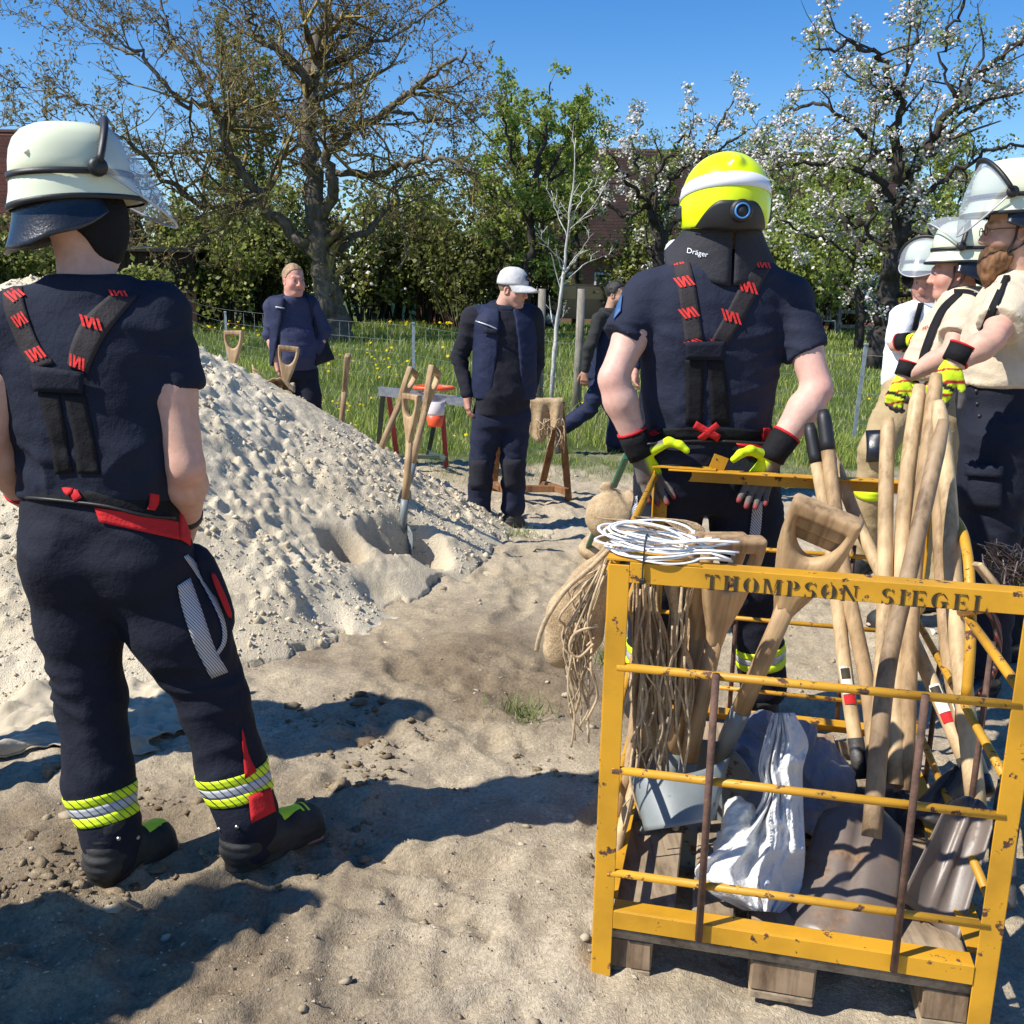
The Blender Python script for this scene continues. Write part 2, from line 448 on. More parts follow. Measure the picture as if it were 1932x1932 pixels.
# ---------------------------------------------------------------- ground
PC = np.array([-2.86, 5.9]); PR, PH = 2.74, 1.76
def rise(y): return .55 * sstep(9, 30, y)
def ground_z(x, y, fine=True):
    x = np.asarray(x, float); y = np.asarray(y, float)
    z = rise(y)
    if not fine: return z
    near = sstep(16, 7, y)
    z = z + near * (.028 * fbm2(x * .9, y * .9, 4, 3) + .012 * fbm2(x * 5, y * 5, 4, 9, .55) + .0035 * fbm2(x * 26, y * 26, 2, 10))
    # crusted, trodden soil on the left, lumps of turned earth
    rid = 1 - np.abs(fbm2(x * 2.6 + .4 * y, y * 3.4, 4, 21))
    mud = sstep(.35, -.6, x) * sstep(4.2, 2.9, y) * near
    z = z + mud * (.05 * np.clip(rid - .5, 0, 1) ** 1.5 + .022 * np.clip(fbm2(x * 11, y * 11, 3, 31), -.2, 1))
    cr = np.abs(noise2(x * 7 + 2 * noise2(x * 2, y * 2, 35), y * 9, 36)); z = z - near * .010 * np.exp(-(cr / .05) ** 2) * (noise2(x * 1.3, y * 1.3, 37) > -.1)
    rd = lambda f, s_: 1 - 2 * np.abs(noise2(x * f + .5 * noise2(x * 3, y * 3, s_ + 9), y * f, s_)); ch = sstep(-.45, .35, noise2(x * 1.1, y * 1.1, 38) + .35 * noise2(x * 3, y * 3, 39)); z = z + near * ch * (.013 * rd(8, 101) + .010 * rd(17, 102) + .006 * rd(31, 103))
    # tyre ruts sweeping to the right foreground
    u = (x + 1.0) * .75 - (y - 2.0) * .66
    z = z - near * .03 * np.exp(-((u - .1) / .11) ** 2) * sstep(3.4, 2.4, y) + near * .022 * np.exp(-((u + .14) / .07) ** 2) * sstep(3.4, 2.4, y)
    lug = np.exp(-((u - .1) / .16) ** 4) * sstep(3.4, 2.4, y) * sstep(-.1, .15, noise2(x * 2.2, y * 2.2, 44)); z = z + near * .007 * lug * np.sign(np.sin((x * .66 + y * .75) * 66 + 2 * np.abs(u - .1) * 30)) * .8
    # shallow footprints
    for (fx, fy, a) in FOOT:
        c, s = math.cos(a), math.sin(a); p = (x - fx) * c + (y - fy) * s; q = -(x - fx) * s + (y - fy) * c
        d = (p / .15) ** 2 + (q / .06) ** 2
        z = z - near * (.024 * np.exp(-d ** 2) - .011 * np.exp(-((np.sqrt(d) - 1.35) / .25) ** 2))
    return z
_r = np.random.default_rng(5)
FOOT = [(_r.uniform(-.9, 1.0), _r.uniform(2.2, 7.5), _r.uniform(0, 6.28)) for _ in range(46)]
def pile_z(x, y):
    dx, dy = x - PC[0], y - PC[1]; d = np.hypot(dx, dy); a = np.arctan2(dy, dx)
    rad = PR * (1 + .035 * np.sin(3 * a + 1) + .03 * np.sin(5 * a) + .05 * noise2(np.cos(a) * 2 + 5, np.sin(a) * 2, 4))
    t = np.clip(d / rad, 0, 1.3)
    z = PH * (1 - np.sqrt(t * t + .012)) + .05
    z = np.where(t > .9, np.maximum(z, (1.06 - t) * .2 - .01), z)
    return z
def pile_hit(px, py):
    for Y_ in np.linspace(3.2, 8.5, 500):
        p = P(px, py, Y_)
        if p[2] < float(pile_z(p[0], p[1])): break
    return p
def dent(x, y, z):
    # scooped hollows where shovels bit in
    for (px, py, r, dp) in ((645, 1012, .11, .2), (722, 1008, .12, .18), (790, 1018, .17, .2), (720, 1120, .12, .06), (610, 1150, .13, .05)):
        c = pile_hit(px, py)
        q = ((x - c[0]) / r) ** 2 + ((y - c[1]) / (r * 1.0)) ** 2
        z = z - dp * np.exp(-q ** 2 * 1.2)
    return z
def nonuni(segs):
    out = [segs[0][0]]
    for a, b, n, p in segs:
        t = np.linspace(0, 1, n + 1)[1:]
        t = t ** p if p > 0 else 1 - (1 - t) ** (-p)
        out.extend(a + (b - a) * t)
    return np.array(out)
xs = nonuni([(-300, -8, 24, -3.5), (-8, -2.2, 60, -1.6), (-2.2, 2.3, 225, 1), (2.3, 8, 60, 1.6), (8, 300, 24, 3.5)])
ys = nonuni([(-60, 1.0, 24, -3.5), (1.0, 5.0, 225, 1), (5.0, 11, 120, 1.35), (11, 40, 60, 1.3), (40, 800, 20, 3)])
X, Y = np.meshgrid(xs, ys, indexing='ij')
Z = ground_z(X, Y)
def grid_faces(a, b):
    i, j = np.meshgrid(np.arange(a - 1), np.arange(b - 1), indexing='ij'); k = (i * b + j).ravel()
    return np.stack([k, k + b, k + b + 1, k + 1], 1)
me = mesh_np('ground', np.stack([X, Y, Z], -1).reshape(-1, 3), [grid_faces(len(xs), len(ys))])
def lerp3(a, b, t): return np.asarray(a) * (1 - t[..., None]) + np.asarray(b) * t[..., None]
def ground_col(X, Y):
    n1 = fbm2(X * .7, Y * .7, 4, 41); n2 = fbm2(X * 3, Y * 3, 4, 45); n3 = fbm2(X * 14, Y * 14, 3, 47)
    c = lerp3((.40, .325, .22), (.515, .435, .315), np.clip(.5 + .5 * n1 + .3 * n2, 0, 1))
    damp_shade = np.clip(1.15 * np.exp(-(((X + .1 + .55 * (Y - 4)) / 1.1) ** 2 + ((Y - 3.9) / .8) ** 2)) + 1.0 * sstep(.25, -.6, X) * sstep(3.3, 2.5, Y) + .35 * n2 - .2, 0, 1)  # damp brown soil; lower left also darkened to deepen the cast shadows
    c = lerp3(c, (.17, .122, .075), damp_shade * .8)
    c = c * (1 + .12 * n3[..., None])
    g = sstep(8.2, 9.6, Y + .9 * fbm2(X * 1.1, Y * 1.1, 4, 51) + .8 * sstep(.5, 2.5, np.abs(X - 1.2)) * 0)
    c = lerp3(c, (.07, .10, .028), g)
    return np.clip(c, 0, 1)
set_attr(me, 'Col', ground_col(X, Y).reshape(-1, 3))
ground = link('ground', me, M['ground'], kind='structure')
GB = None
def gz(x, y): return float(ground_z(np.array([x]), np.array([y]))[0])

# ---------------------------------------------------------------- sand pile
pt = thing('sand_pile', 'large heap of pale building sand with spades stuck in it', 'sand pile', (PC[0], PC[1], 0))
ax_ = nonuni([(-6.2, -3.2, 60, -1.4), (-3.2, .55, 280, 1)]); ay_ = nonuni([(2.9, 6.4, 255, 1), (6.4, 9.3, 60, 1.4)])
X, Y = np.meshgrid(ax_, ay_, indexing='ij')
Zp = pile_z(X, Y)
slope = sstep(0.02, .25, Zp)
cl1 = np.clip(noise2(X * 9, Y * 9, 61) + .45 * noise2(X * 19, Y * 19, 62), -.3, 1.2)
cl2 = np.clip(noise2(X * 26, Y * 26, 63) + .5 * noise2(X * 50, Y * 50, 64), -.3, 1.3)
run = fbm2(X * 1.4, Y * 1.4, 4, 65)                      # smoother slides between the lumpy zones
lump = sstep(-.35, .25, run)
Zp = Zp + slope * (.05 * fbm2(X * 1.6, Y * 1.6, 3, 66) + lump * (.026 * cl1 + .020 * cl2) + .007 * cl2 + .006 * noise2(X * 75, Y * 75, 67))
Zp = dent(X, Y, Zp)
Zg = ground_z(X, Y)
edge = .035 * fbm2(X * 7, Y * 7, 3, 69)
Zp = np.where((Zp + edge * .8 < Zg + .012), Zg - .05, Zp)
Zp = np.where((X < -6.1) | (Y > 9.2) | (Y < 2.92), -.1, Zp)
me = mesh_np('heap', np.stack([X, Y, Zp], -1).reshape(-1, 3), [grid_faces(len(ax_), len(ay_))])
ns = fbm2(X * 2, Y * 2, 4, 71)
cc = lerp3((.62, .525, .37), (.73, .64, .475), np.clip(.5 + .6 * ns, 0, 1))
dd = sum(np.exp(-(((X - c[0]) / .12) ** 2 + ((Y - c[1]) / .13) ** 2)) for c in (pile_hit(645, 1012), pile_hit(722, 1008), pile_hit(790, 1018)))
cc = lerp3(cc, (.36, .29, .21), np.clip(dd, 0, .75))     # darker sand in the scooped hollows
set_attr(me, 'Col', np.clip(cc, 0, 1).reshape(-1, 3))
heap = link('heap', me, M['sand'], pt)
from_heap = None
def interp_grid(ax, ay, Z, x, y):
    i = np.clip(np.searchsorted(ax, x) - 1, 0, len(ax) - 2); j = np.clip(np.searchsorted(ay, y) - 1, 0, len(ay) - 2)
    u = (x - ax[i]) / (ax[i + 1] - ax[i]); v = (y - ay[j]) / (ay[j + 1] - ay[j])
    return Z[i, j] * (1 - u) * (1 - v) + Z[i + 1, j] * u * (1 - v) + Z[i, j + 1] * (1 - u) * v + Z[i + 1, j + 1] * u * v
HEAP = (ax_, ay_, Zp.copy())
def heap_z(x, y): return float(interp_grid(*HEAP, np.array([x]), np.array([y]))[0])

# lumps of sand and pebbles: rough low solids, thousands of them
ICO_V = None
def ico():
    bm = bmesh.new(); bmesh.ops.create_icosphere(bm, subdivisions=1, radius=1.0)
    V = np.array([v.co[:] for v in bm.verts]); Fc = np.array([[v.index for v in f.verts] for f in bm.faces]); bm.free(); return V, Fc
ICO_V, ICO_F = ico()
OCT_V = np.array([(1, 0, 0), (-1, 0, 0), (0, 1, 0), (0, -1, 0), (0, 0, 1), (0, 0, -1)], float); OCT_F = np.array([(0, 2, 4), (2, 1, 4), (1, 3, 4), (3, 0, 4), (2, 0, 5), (1, 2, 5), (3, 1, 5), (0, 3, 5)])
def pebbles(pos, size, colr, flat=.7, rough=.28, seed=1, facet=False, base=None):
    ICO_V, ICO_F = base or (globals()['ICO_V'], globals()['ICO_F'])
    r = np.random.default_rng(seed); n = len(pos)
    V = np.tile(ICO_V, (n, 1, 1)) * (1 + r.normal(0, rough, (n, len(ICO_V), 1)).clip(-.5, .5))
    V = V * r.uniform(.7, 1.3, (n, 1, 3)); V[:, :, 2] *= flat
    a = r.uniform(0, 6.28, n); c, s = np.cos(a)[:, None], np.sin(a)[:, None]
    x = V[..., 0] * c - V[..., 1] * s; y = V[..., 0] * s + V[..., 1] * c
    V = np.stack([x, y, V[..., 2]], -1) * size[:, None, None] + pos[:, None, :]
    Fc = (ICO_F[None] + (np.arange(n) * len(ICO_V))[:, None, None]).reshape(-1, 3)
    me = mesh_np('pebbles', V.reshape(-1, 3), [Fc], smooth=not facet)
    set_attr(me, 'Col', np.repeat(colr, len(ICO_V), 0)); return me
r_ = np.random.default_rng(11)
n = 17000
x = r_.uniform(-3.4, .55, n); y = r_.uniform(3.0, 7.6, n); z = interp_grid(*HEAP, x, y)
k = (z > .02) & (noise2(x * 2.2, y * 2.2, 81) + .5 * noise2(x * 7, y * 7, 82) > -.25); x, y, z = x[k], y[k], z[k]
sz = np.minimum(.0045 * r_.pareto(2.6, len(x)) + .005, .024)
cb = lerp3((.62, .53, .38), (.74, .65, .49), r_.uniform(0, 1, len(x)))
link('sand_lumps', pebbles(np.stack([x, y, z + sz * .2], 1), sz, cb, .85, .3, 3, base=(OCT_V, OCT_F)), M['sand'], pt, kind='stuff')
# loose clods and stones over the yard
n = 15000
y = 1.5 + 7.6 * r_.uniform(0, 1, n) ** 1.5; x = r_.uniform(-1, 1, n) * (.62 * y + .4)
keep = np.hypot(x - PC[0], y - PC[1]) > PR * .95; x, y = x[keep], y[keep]
cl = noise2(x * 1.6, y * 1.6, 85) + .6 * noise2(x * 5, y * 5, 86); k = cl > -.35; x, y = x[k], y[k]
sz = np.minimum(.0026 * r_.pareto(2.5, len(x)) + .0024, .020)
zz = ground_z(x, y)
cb = lerp3((.33, .26, .17), (.50, .43, .33), r_.uniform(0, 1, len(x)) ** 1.6)
big = (sz > .0065) & (r_.uniform(0, 1, len(sz)) < .4); _p = np.stack([x, y, zz + sz * .15], 1)
tag(link('larger_stones', pebbles(_p[big], sz[big], cb[big], .5, .2, 8), M['stone'], kind='stuff'), 'larger rounded stones lying here and there on the yard', 'stones')
tag(link('loose_stones', pebbles(_p[~big & (sz < .0065)], sz[~big & (sz < .0065)], cb[~big & (sz < .0065)], .7, .3, 5, True, (OCT_V, OCT_F)), M['stone'], kind='stuff'), 'loose pebbles and dry clods strewn over the sandy yard', 'stones')
n = 6000
y = 1.55 + 2.1 * r_.uniform(0, 1, n) ** 1.2; x = -2.0 + 2.6 * r_.uniform(0, 1, n) ** 1.3; q = 1 - np.abs(fbm2(x * 2.6 + .4 * y, y * 3.4, 4, 21)); k = (q > .70) & (noise2(x * 2, y * 2, 87) > -.2); x, y = x[k], y[k]; sz = np.minimum(.005 * r_.pareto(2.4, len(x)) + .005, .032)
tag(link('soil_clods', pebbles(np.stack([x, y, ground_z(x, y) + sz * .1], 1), sz, lerp3((.17, .12, .075), (.36, .28, .18), r_.uniform(0, 1, len(x))), .5, .5, 15), M['ground'], kind='stuff'), 'crumbly brown soil clods around the boots in the left foreground', 'soil')
n = 500
c0 = G(1925, 1205); x = c0[0] + .1 + r_.normal(0, .28, n) + .35; y = c0[1] + r_.normal(0, .22, n)
d = np.hypot(x - c0[0] - .45, y - c0[1]); z = ground_z(x, y) + np.clip(.12 - d * .22, 0, 1) * r_.uniform(.3, 1, n)
sz = r_.uniform(.010, .026, n)
tag(link('white_gravel', pebbles(np.stack([x, y, z + sz * .3], 1), sz, lerp3((.5, .5, .47), (.72, .71, .68), r_.uniform(0, 1, n)), .75, .2, 6, True), M['stone'], kind='stuff'), 'small spill of whitish gravel beside the black boots at the right edge', 'gravel')

# ---------------------------------------------------------------- dusty ground sheet under the front of the heap
u = np.linspace(0, 1, 150); v = np.linspace(0, 1, 110); U, W = np.meshgrid(u, v, indexing='ij')
A0, A1, B0, B1 = np.array([-3.3, 3.5]), np.array([-1.06, 3.55]), np.array([-3.0, 2.55]), np.array([-1.22, 3.08])
XY = (A0[None, None] * (1 - U)[..., None] + A1 * U[..., None]) * (1 - W)[..., None] + (B0 * (1 - U)[..., None] + B1 * U[..., None]) * W[..., None]
XY[..., 1] += .07 * np.sin(U * 17) * W + .05 * noise2(U * 9, W * 2, 91); XY[..., 0] += .05 * noise2(U * 5, W * 6, 92) * W
ph = 5.5 * U + 1.2 * W + .6 * noise2(U * 4, W * 2, 93)
fold = (.5 + .5 * np.sin(ph * 6.28)) ** 3 * (.05 + .04 * noise2(U * 6, W * 2, 94)) + .012 * fbm2(U * 14, W * 7, 3, 95)
Zs = ground_z(XY[..., 0], XY[..., 1]) + .014 + np.abs(fold) * sstep(1.0, .85, W) + .03 * sstep(.5, 0, W)
MBs = MB().grid(np.concatenate([XY, Zs[..., None]], -1))
tag(MBs.build('ground_sheet', M['sheet'], solid=.004), 'crumpled dusty grey sheet spread in front of the sand heap', 'sheet')
# ---------------------------------------------------------------- people: shared builders
M['skin'] = attr_mat('skin', .55, .3, 160, .12, sss=.05, spec=.3, vs=40, bd=.002)
M['navy'] = cloth('navy_cotton', (.016, .020, .036), .9)
M['polo'] = cloth('navy_polo_knit', (.020, .024, .044), .85)
M['trouser'] = cloth('navy_trouser_cloth', (.013, .015, .026), .8)
M['black_cloth'] = cloth('black_webbing', (.010, .010, .012), .8, 500)
M['charcoal'] = cloth('charcoal_webbing', (.035, .030, .032), .75, 500)
M['red_cloth'] = cloth('red_cloth', (.52, .022, .025), .75)
M['red_logo'] = cloth('red_embroidery', (.75, .045, .04), .7)
M['beige'] = cloth('beige_cotton', (.60, .50, .37), .9)
M['white_cloth'] = cloth('white_cotton', (.78, .79, .80), .9)
M['khaki'] = cloth('khaki_trouser_cloth', (.40, .30, .165), .85)
M['vest'] = cloth('navy_vest', (.017, .023, .055), .7)
M['hoodie'] = cloth('dark_hoodie', (.022, .022, .030), .95)
M['greyblue'] = cloth('blue_grey_sweater', (.045, .05, .095), .95)
M['darkgrey'] = cloth('dark_grey_hoodie', (.035, .035, .034), .95)
M['rubber'] = simple('black_rubber', (.020, .0195, .019), .7, .6, 18, .3, 90)
M['leather'] = simple('black_leather', (.012, .013, .018), .28, .3, 20, .25, 140, spec=.6)
M['shoe'] = simple('dusty_black_shoe', (.035, .033, .03), .7, .5, 25, .3, 90)
M['hiviz'] = simple('fluorescent_yellow', (.70, .88, .015), .6, .06, 20)
M['silver'] = simple('reflective_silver', (.50, .51, .54), .35, .1, 40, metal=.25)
_t = NT('hatched_reflector'); _w = _t.n('ShaderNodeTexWave'); _w.inputs['Scale'].default_value = 62; _w.inputs['Distortion'].default_value = .3; _w.bands_direction = 'DIAGONAL'
_t.l(_t.coord(), _w.inputs['Vector']); M['hatch'] = _t.fin(_t.ramp(_w.outputs[0], [(.18, (.03, .03, .04)), (.3, (.50, .51, .55))]), .4)
def hatch_mat(name, c, sc=24):
    t = NT(name); w = t.n('ShaderNodeTexWave'); w.inputs['Scale'].default_value = sc; w.bands_direction = 'DIAGONAL'; t.l(t.coord(), w.inputs['Vector']); return t.fin(t.ramp(w.outputs[0], [(.04, (.03, .03, .035)), (.10, c)]), .5)
M['hiviz_h'] = hatch_mat('hatched_fluorescent', (.70, .88, .015)); M['silver_h'] = hatch_mat('hatched_silver', (.48, .49, .52))
M['lume'] = simple('pale_luminous_lacquer', (.76, .79, .56), .22, .05, 6, spec=.6)
M['hivhelm'] = simple('fluorescent_helmet_lacquer', (.74, .90, .0), .28, .03, 6, spec=.5)
M['whitetape'] = simple('white_reflective_tape', (.76, .77, .80), .3, .04, 10)
M['matblack'] = simple('matt_black_plastic', (.014, .014, .016), .5, .2, 20, .1, 200)
M['blue'] = simple('blue_plastic', (.06, .25, .62), .4, .1, 20)
M['glovegrey'] = cloth('grey_suede', (.15, .13, .115), .95)
M['steel'] = simple('bright_steel', (.5, .5, .5), .35, .2, 30, metal=1)
M['hair'] = attr_mat('hair', .6, .6, 300, .25, spec=.4)
M['capcloth'] = cloth('pale_grey_cap', (.56, .55, .54), .85)
M['wood_smooth'] = wood('ash_wood', (.50, .345, .19))
vt = NT('clear_visor'); vt.b.inputs['Transmission Weight'].default_value = 1; vt.b.inputs['IOR'].default_value = 1.02
vt.fin((.93, .95, .97), .06); M['visor'] = vt.m
_tb = vt.n('ShaderNodeBsdfTransparent'); _tb.inputs[0].default_value = (.84, .87, .90, 1); _gl = vt.n('ShaderNodeBsdfGlossy'); _gl.inputs['Roughness'].default_value = .12; _gl.inputs['Color'].default_value = (.9, .92, .95, 1)
_df = vt.n('ShaderNodeBsdfDiffuse'); _df.inputs[0].default_value = (.75, .77, .8, 1)
_m0 = vt.n('ShaderNodeMixShader'); _m0.inputs[0].default_value = .24; vt.l(_tb.outputs[0], _m0.inputs[1]); vt.l(_df.outputs[0], _m0.inputs[2])
_fr = vt.n('ShaderNodeFresnel'); _fr.inputs[0].default_value = 1.5
_m1 = vt.n('ShaderNodeMixShader'); _m1.inputs[0].default_value = .12; vt.l(_m0.outputs[0], _m1.inputs[1]); vt.l(_gl.outputs[0], _m1.inputs[2]); vt.l(_m1.outputs[0], vt.out.inputs[0])
SK = dict(pale=(.60, .36, .27), ruddy=(.60, .31, .23), tan=(.42, .25, .165))

def unit(v): v = np.asarray(v, float); return v / (np.linalg.norm(v) + 1e-12)
def frame(yaw, pitch=0, roll=0):
    """head axes: columns right, forward, up; yaw 0 looks along +Y, positive turns to +X"""
    m = Matrix.Rotation(-yaw, 3, 'Z') @ Matrix.Rotation(pitch, 3, 'X') @ Matrix.Rotation(roll, 3, 'Y')
    return np.array(m)
def fold(V, N, amp, seed=0, zones=(), zs=17, base=1.0):
    w = np.full(len(V), base)
    for c, r, k in zones: w += k * np.exp(-np.sum((V - np.asarray(c)) ** 2, 1) / (r * r))
    wx = .25 * noise3(V[:, 0] * 3, V[:, 1] * 3, V[:, 2] * 3, seed + 5)
    a = 1 - 2 * np.abs(noise3(V[:, 0] * 6 + wx * 4, V[:, 1] * 6, V[:, 2] * zs + wx * 9 + V[:, 0] * 5, seed))
    b = noise3(V[:, 0] * 14, V[:, 1] * 14, V[:, 2] * zs * 1.8, seed + 1)
    c = noise3(V[:, 0] * 4, V[:, 1] * 4, V[:, 2] * 6, seed + 2)
    return V + N * (amp * w * (.6 * a + .35 * b + .6 * c))[:, None]
def torso(Fd, secs, k=0.03, p=2.3):
    """secs: (centre, yaw, half width, half depth) from bottom to top"""
    s = sorted(secs, key=lambda q: q[0][2]); z = np.array([q[0][2] for q in s])
    c = np.array([q[0] for q in s]); yw = np.array([q[1] for q in s]); a = np.array([q[2] for q in s]); b = np.array([q[3] for q in s])
    m = max(a.max(), b.max()) + .08
    def fn(Q):
        zz = Q[..., 2]; I = lambda q: np.interp(zz, z, q)
        dx, dy = Q[..., 0] - I(c[:, 0]), Q[..., 1] - I(c[:, 1]); y = I(yw); cs, sn = np.cos(y), np.sin(y)
        u = dx * cs - dy * sn; v = dx * sn + dy * cs; aa, bb = I(a), I(b)
        r = (np.abs(u / aa) ** p + np.abs(v / bb) ** p) ** (1 / p)
        d = (r - 1) * np.minimum(aa, bb)
        return np.maximum(d, np.maximum(z[0] - zz, zz - z[-1]))
    Fd.func((c.min(0) - m), (c.max(0) + m), fn, k); return Fd
def bounds(pts, pad):
    p = np.array([np.asarray(q, float) for q in pts]); return p.min(0) - pad, p.max(0) + pad
def emit(Fd, name, mat, root, amp=0, seed=0, zones=(), rel=2, zs=17, base=1.0, want_bvh=False):
    V, Fq = Fd.extract(); V = relax(V, Fq, rel)
    if amp: V = fold(V, vnormals(V, Fq), amp, seed, zones, zs, base)
    o = link(name, mesh_np(name, V, [Fq]), mat, root)
    return (o, bvh_of(V, Fq)) if want_bvh else o

def hand_points(w, d, nrm, side, curl=.35, spread=.12, L=1.0, thumb_out=.6, curls=None):
    """w wrist, d pointing direction, nrm back-of-hand normal, side +1 when the thumb lies towards d x nrm"""
    d = unit(d); nrm = unit(nrm - d * np.dot(nrm, d)); t = np.cross(d, nrm) * side
    out = {'palm': [], 'fingers': []}
    kn = [w + d * (.088 * L) + t * (x * L) for x in (.030, .010, -.010, -.029)]
    ln = [.082, .090, .083, .066]
    for i, (kq, l) in enumerate(zip(kn, ln)):
        cu = curl if curls is None else curls[i]
        p = [kq]; a = 0.15 + cu * .5; q = kq
        fd = unit(d + t * (spread * (1.5 - i) / 1.5))
        for seg, f in enumerate((.45, .32, .25)):
            q = q + (fd * math.cos(a) - nrm * math.sin(a)) * l * f * L; p.append(q); a += cu * 1.25
        out['fingers'].append(p)
    b = w + d * .025 * L + t * .028 * L
    td = unit(d * (1 - thumb_out * .6) + t * thumb_out - nrm * .35)
    out['thumb'] = [b, b + td * .045 * L, b + td * .045 * L + unit(td + d * .6) * .032 * L, b + td * .045 * L + unit(td + d * .6) * .032 * L + unit(td * .6 + d) * .026 * L]
    out['palm'] = [(w, w + d * .03 * L), kn]; out['axes'] = (d, nrm, t)
    return out
def add_hand(Fd, H, w, r=1.0, k=.012):
    d, nrm, t = H['axes']; kn = H['palm'][1]
    Fd.cone(w - d * .03, w + d * .02, .027 * r, .029 * r, .02, (nrm, .78))
    for q in kn: Fd.cone(w + d * .015 + (q - w - d * .05) * .25, q, .017 * r, .013 * r, .02)
    for p, rr in zip(H['fingers'], (.0095, .0098, .0093, .0082)):
        Fd.chain(p, [rr * 1.1 * r, rr * r, rr * .95 * r, rr * .85 * r], .004)
    Fd.chain(H['thumb'], [.016 * r, .0125 * r, .0110 * r, .0095 * r], .010)
    return Fd
def hand_mesh(H, w, vox=.005, r=1.0):
    pts = [w] + H['palm'][1] + [q for p in H['fingers'] for q in p] + H['thumb']
    lo, hi = bounds(pts, .05)
    Fd = Field(lo, hi, vox); add_hand(Fd, H, w, r); V, Fq = Fd.extract(); return relax(V, Fq, 1), Fq

def head_mesh(c, A, neck, s=.94, vox=.0045, skin=(.6, .36, .27), hair_c=(.1, .07, .05), beard=None, ears=True, sq=0, jaw=1.0):
    """fine head with a face; colours per vertex. c centre, A axes"""
    X = lambda p: c + A @ (np.asarray(p, float) * s)
    lo, hi = bounds([X(p) for p in ((.12, .15, .15), (-.12, -.15, .15), (.12, -.15, -.15), (-.12, .15, -.15))] + [neck], .05)
    lo[2] = min(lo[2], neck[2] - .02)
    Fd = Field(lo, hi, vox)
    E = lambda p, r, k=.02, op='add': Fd.ell(X(p), np.asarray(r) * s, A, k * s, op)
    C = lambda p, q, ra, rb, k=.015: Fd.cone(X(p), X(q), ra * s, rb * s, k * s)
    E((0, -.012, .035), (.077, .098, .092)); E((0, .022, -.04), (.062 * jaw, .072, .088), .03); E((0, .068, -.103), (.028 * jaw, .024, .022), .03)
    for sx in (-1, 1):
        E((sx * .040, .052, -.035), (.028, .030, .030), .03); C((sx * .052 * jaw, -.005, -.06), (sx * .025, .06, -.105), .018, .016, .03)
        if ears: E((sx * .079, -.008, -.012), (.009, .021, .032), .006); E((sx * .083, -.003, -.012), (.006, .011, .02), .005, 'sub')
        E((sx * .032, .106, .006), (.020, .020, .013), .015, 'sub'); E((sx * .032, .082, .005), (.0145, .0145, .0125), .004)
        E((sx * .011, .102, -.040), (.010, .011, .008), .008)
    C((-.042, .078, .026), (-.006, .090, .022), .011, .010); C((.042, .078, .026), (.006, .090, .022), .011, .010)
    C((0, .090, .012), (0, .112, -.034), .0085, .0125, .014)
    C((-.019, .086, -.066), (.019, .086, -.066), .006, .006, .006); C((-.015, .086, -.078), (.015, .086, -.078), .0075, .0075, .007)
    C((0, -.022, -.06), (0, -.03, -.09), .058, .057, .03); Fd.cone(X((0, -.022, -.07)), neck, .056 * s, .062 * s, .03)
    V, Fq = Fd.extract(); V = relax(V, Fq, 1, .4)
    q = ((V - c) @ A) / s; x, y, z = q.T; ax = np.abs(x)
    col_ = np.tile(np.asarray(skin, float), (len(V), 1))
    def paint(w, cc): col_[:] = col_ * (1 - w[:, None]) + np.asarray(cc) * w[:, None]
    g = lambda cx, cy, cz, r: np.exp(-(((ax - cx) ** 2 + (y - cy) ** 2 + (z - cz) ** 2) / r ** 2))
    paint(.55 * g(.04, .075, -.035, .03) + .5 * g(0, .11, -.03, .02) + .4 * g(.082, 0, -.01, .03), (skin[0] * 1.02, skin[1] * .72, skin[2] * .68))
    paint(.8 * (np.exp(-((z + .072) / .008) ** 2 - (ax / .024) ** 4) * (y > .078)), (skin[0] * .72, skin[1] * .42, skin[2] * .42))
    paint(.7 * (np.exp(-((z + .0715) / .0025) ** 2 - (ax / .022) ** 4) * (y > .078)), (.12, .05, .045))
    paint(.55 * np.exp(-((z - .006) / .014) ** 2 - ((ax - .032) / .02) ** 2) * (y > .05), (skin[0] * .55, skin[1] * .45, skin[2] * .45))
    eye = np.exp(-((z - .004) / .0065) ** 4 - ((ax - .032) / .014) ** 4) * (y > .08)
    paint(.85 * eye, (.5, .47, .44)); paint(np.exp(-((z - .004) / .0065) ** 4 - ((ax - .032) / .006) ** 4) * (y > .08), (.03, .03, .04))
    paint(.8 * np.exp(-((z - .030 + .12 * (ax - .03) ** 2 * 40) / .006) ** 2 - ((ax - .033) / .019) ** 4) * (y > .06), tuple(np.array(hair_c) * .8))
    if beard is not None: paint(np.clip(sstep(-.045, -.065, z) * sstep(-.01, .03, y) * (1 - np.exp(-((z + .074) / .006) ** 2 - (ax / .02) ** 4)) * .9, 0, 1), beard)
    else: paint(.22 * sstep(-.05, -.08, z) * (y > 0), (skin[0] * .6, skin[1] * .6, skin[2] * .65))
    return V, Fq, col_, X
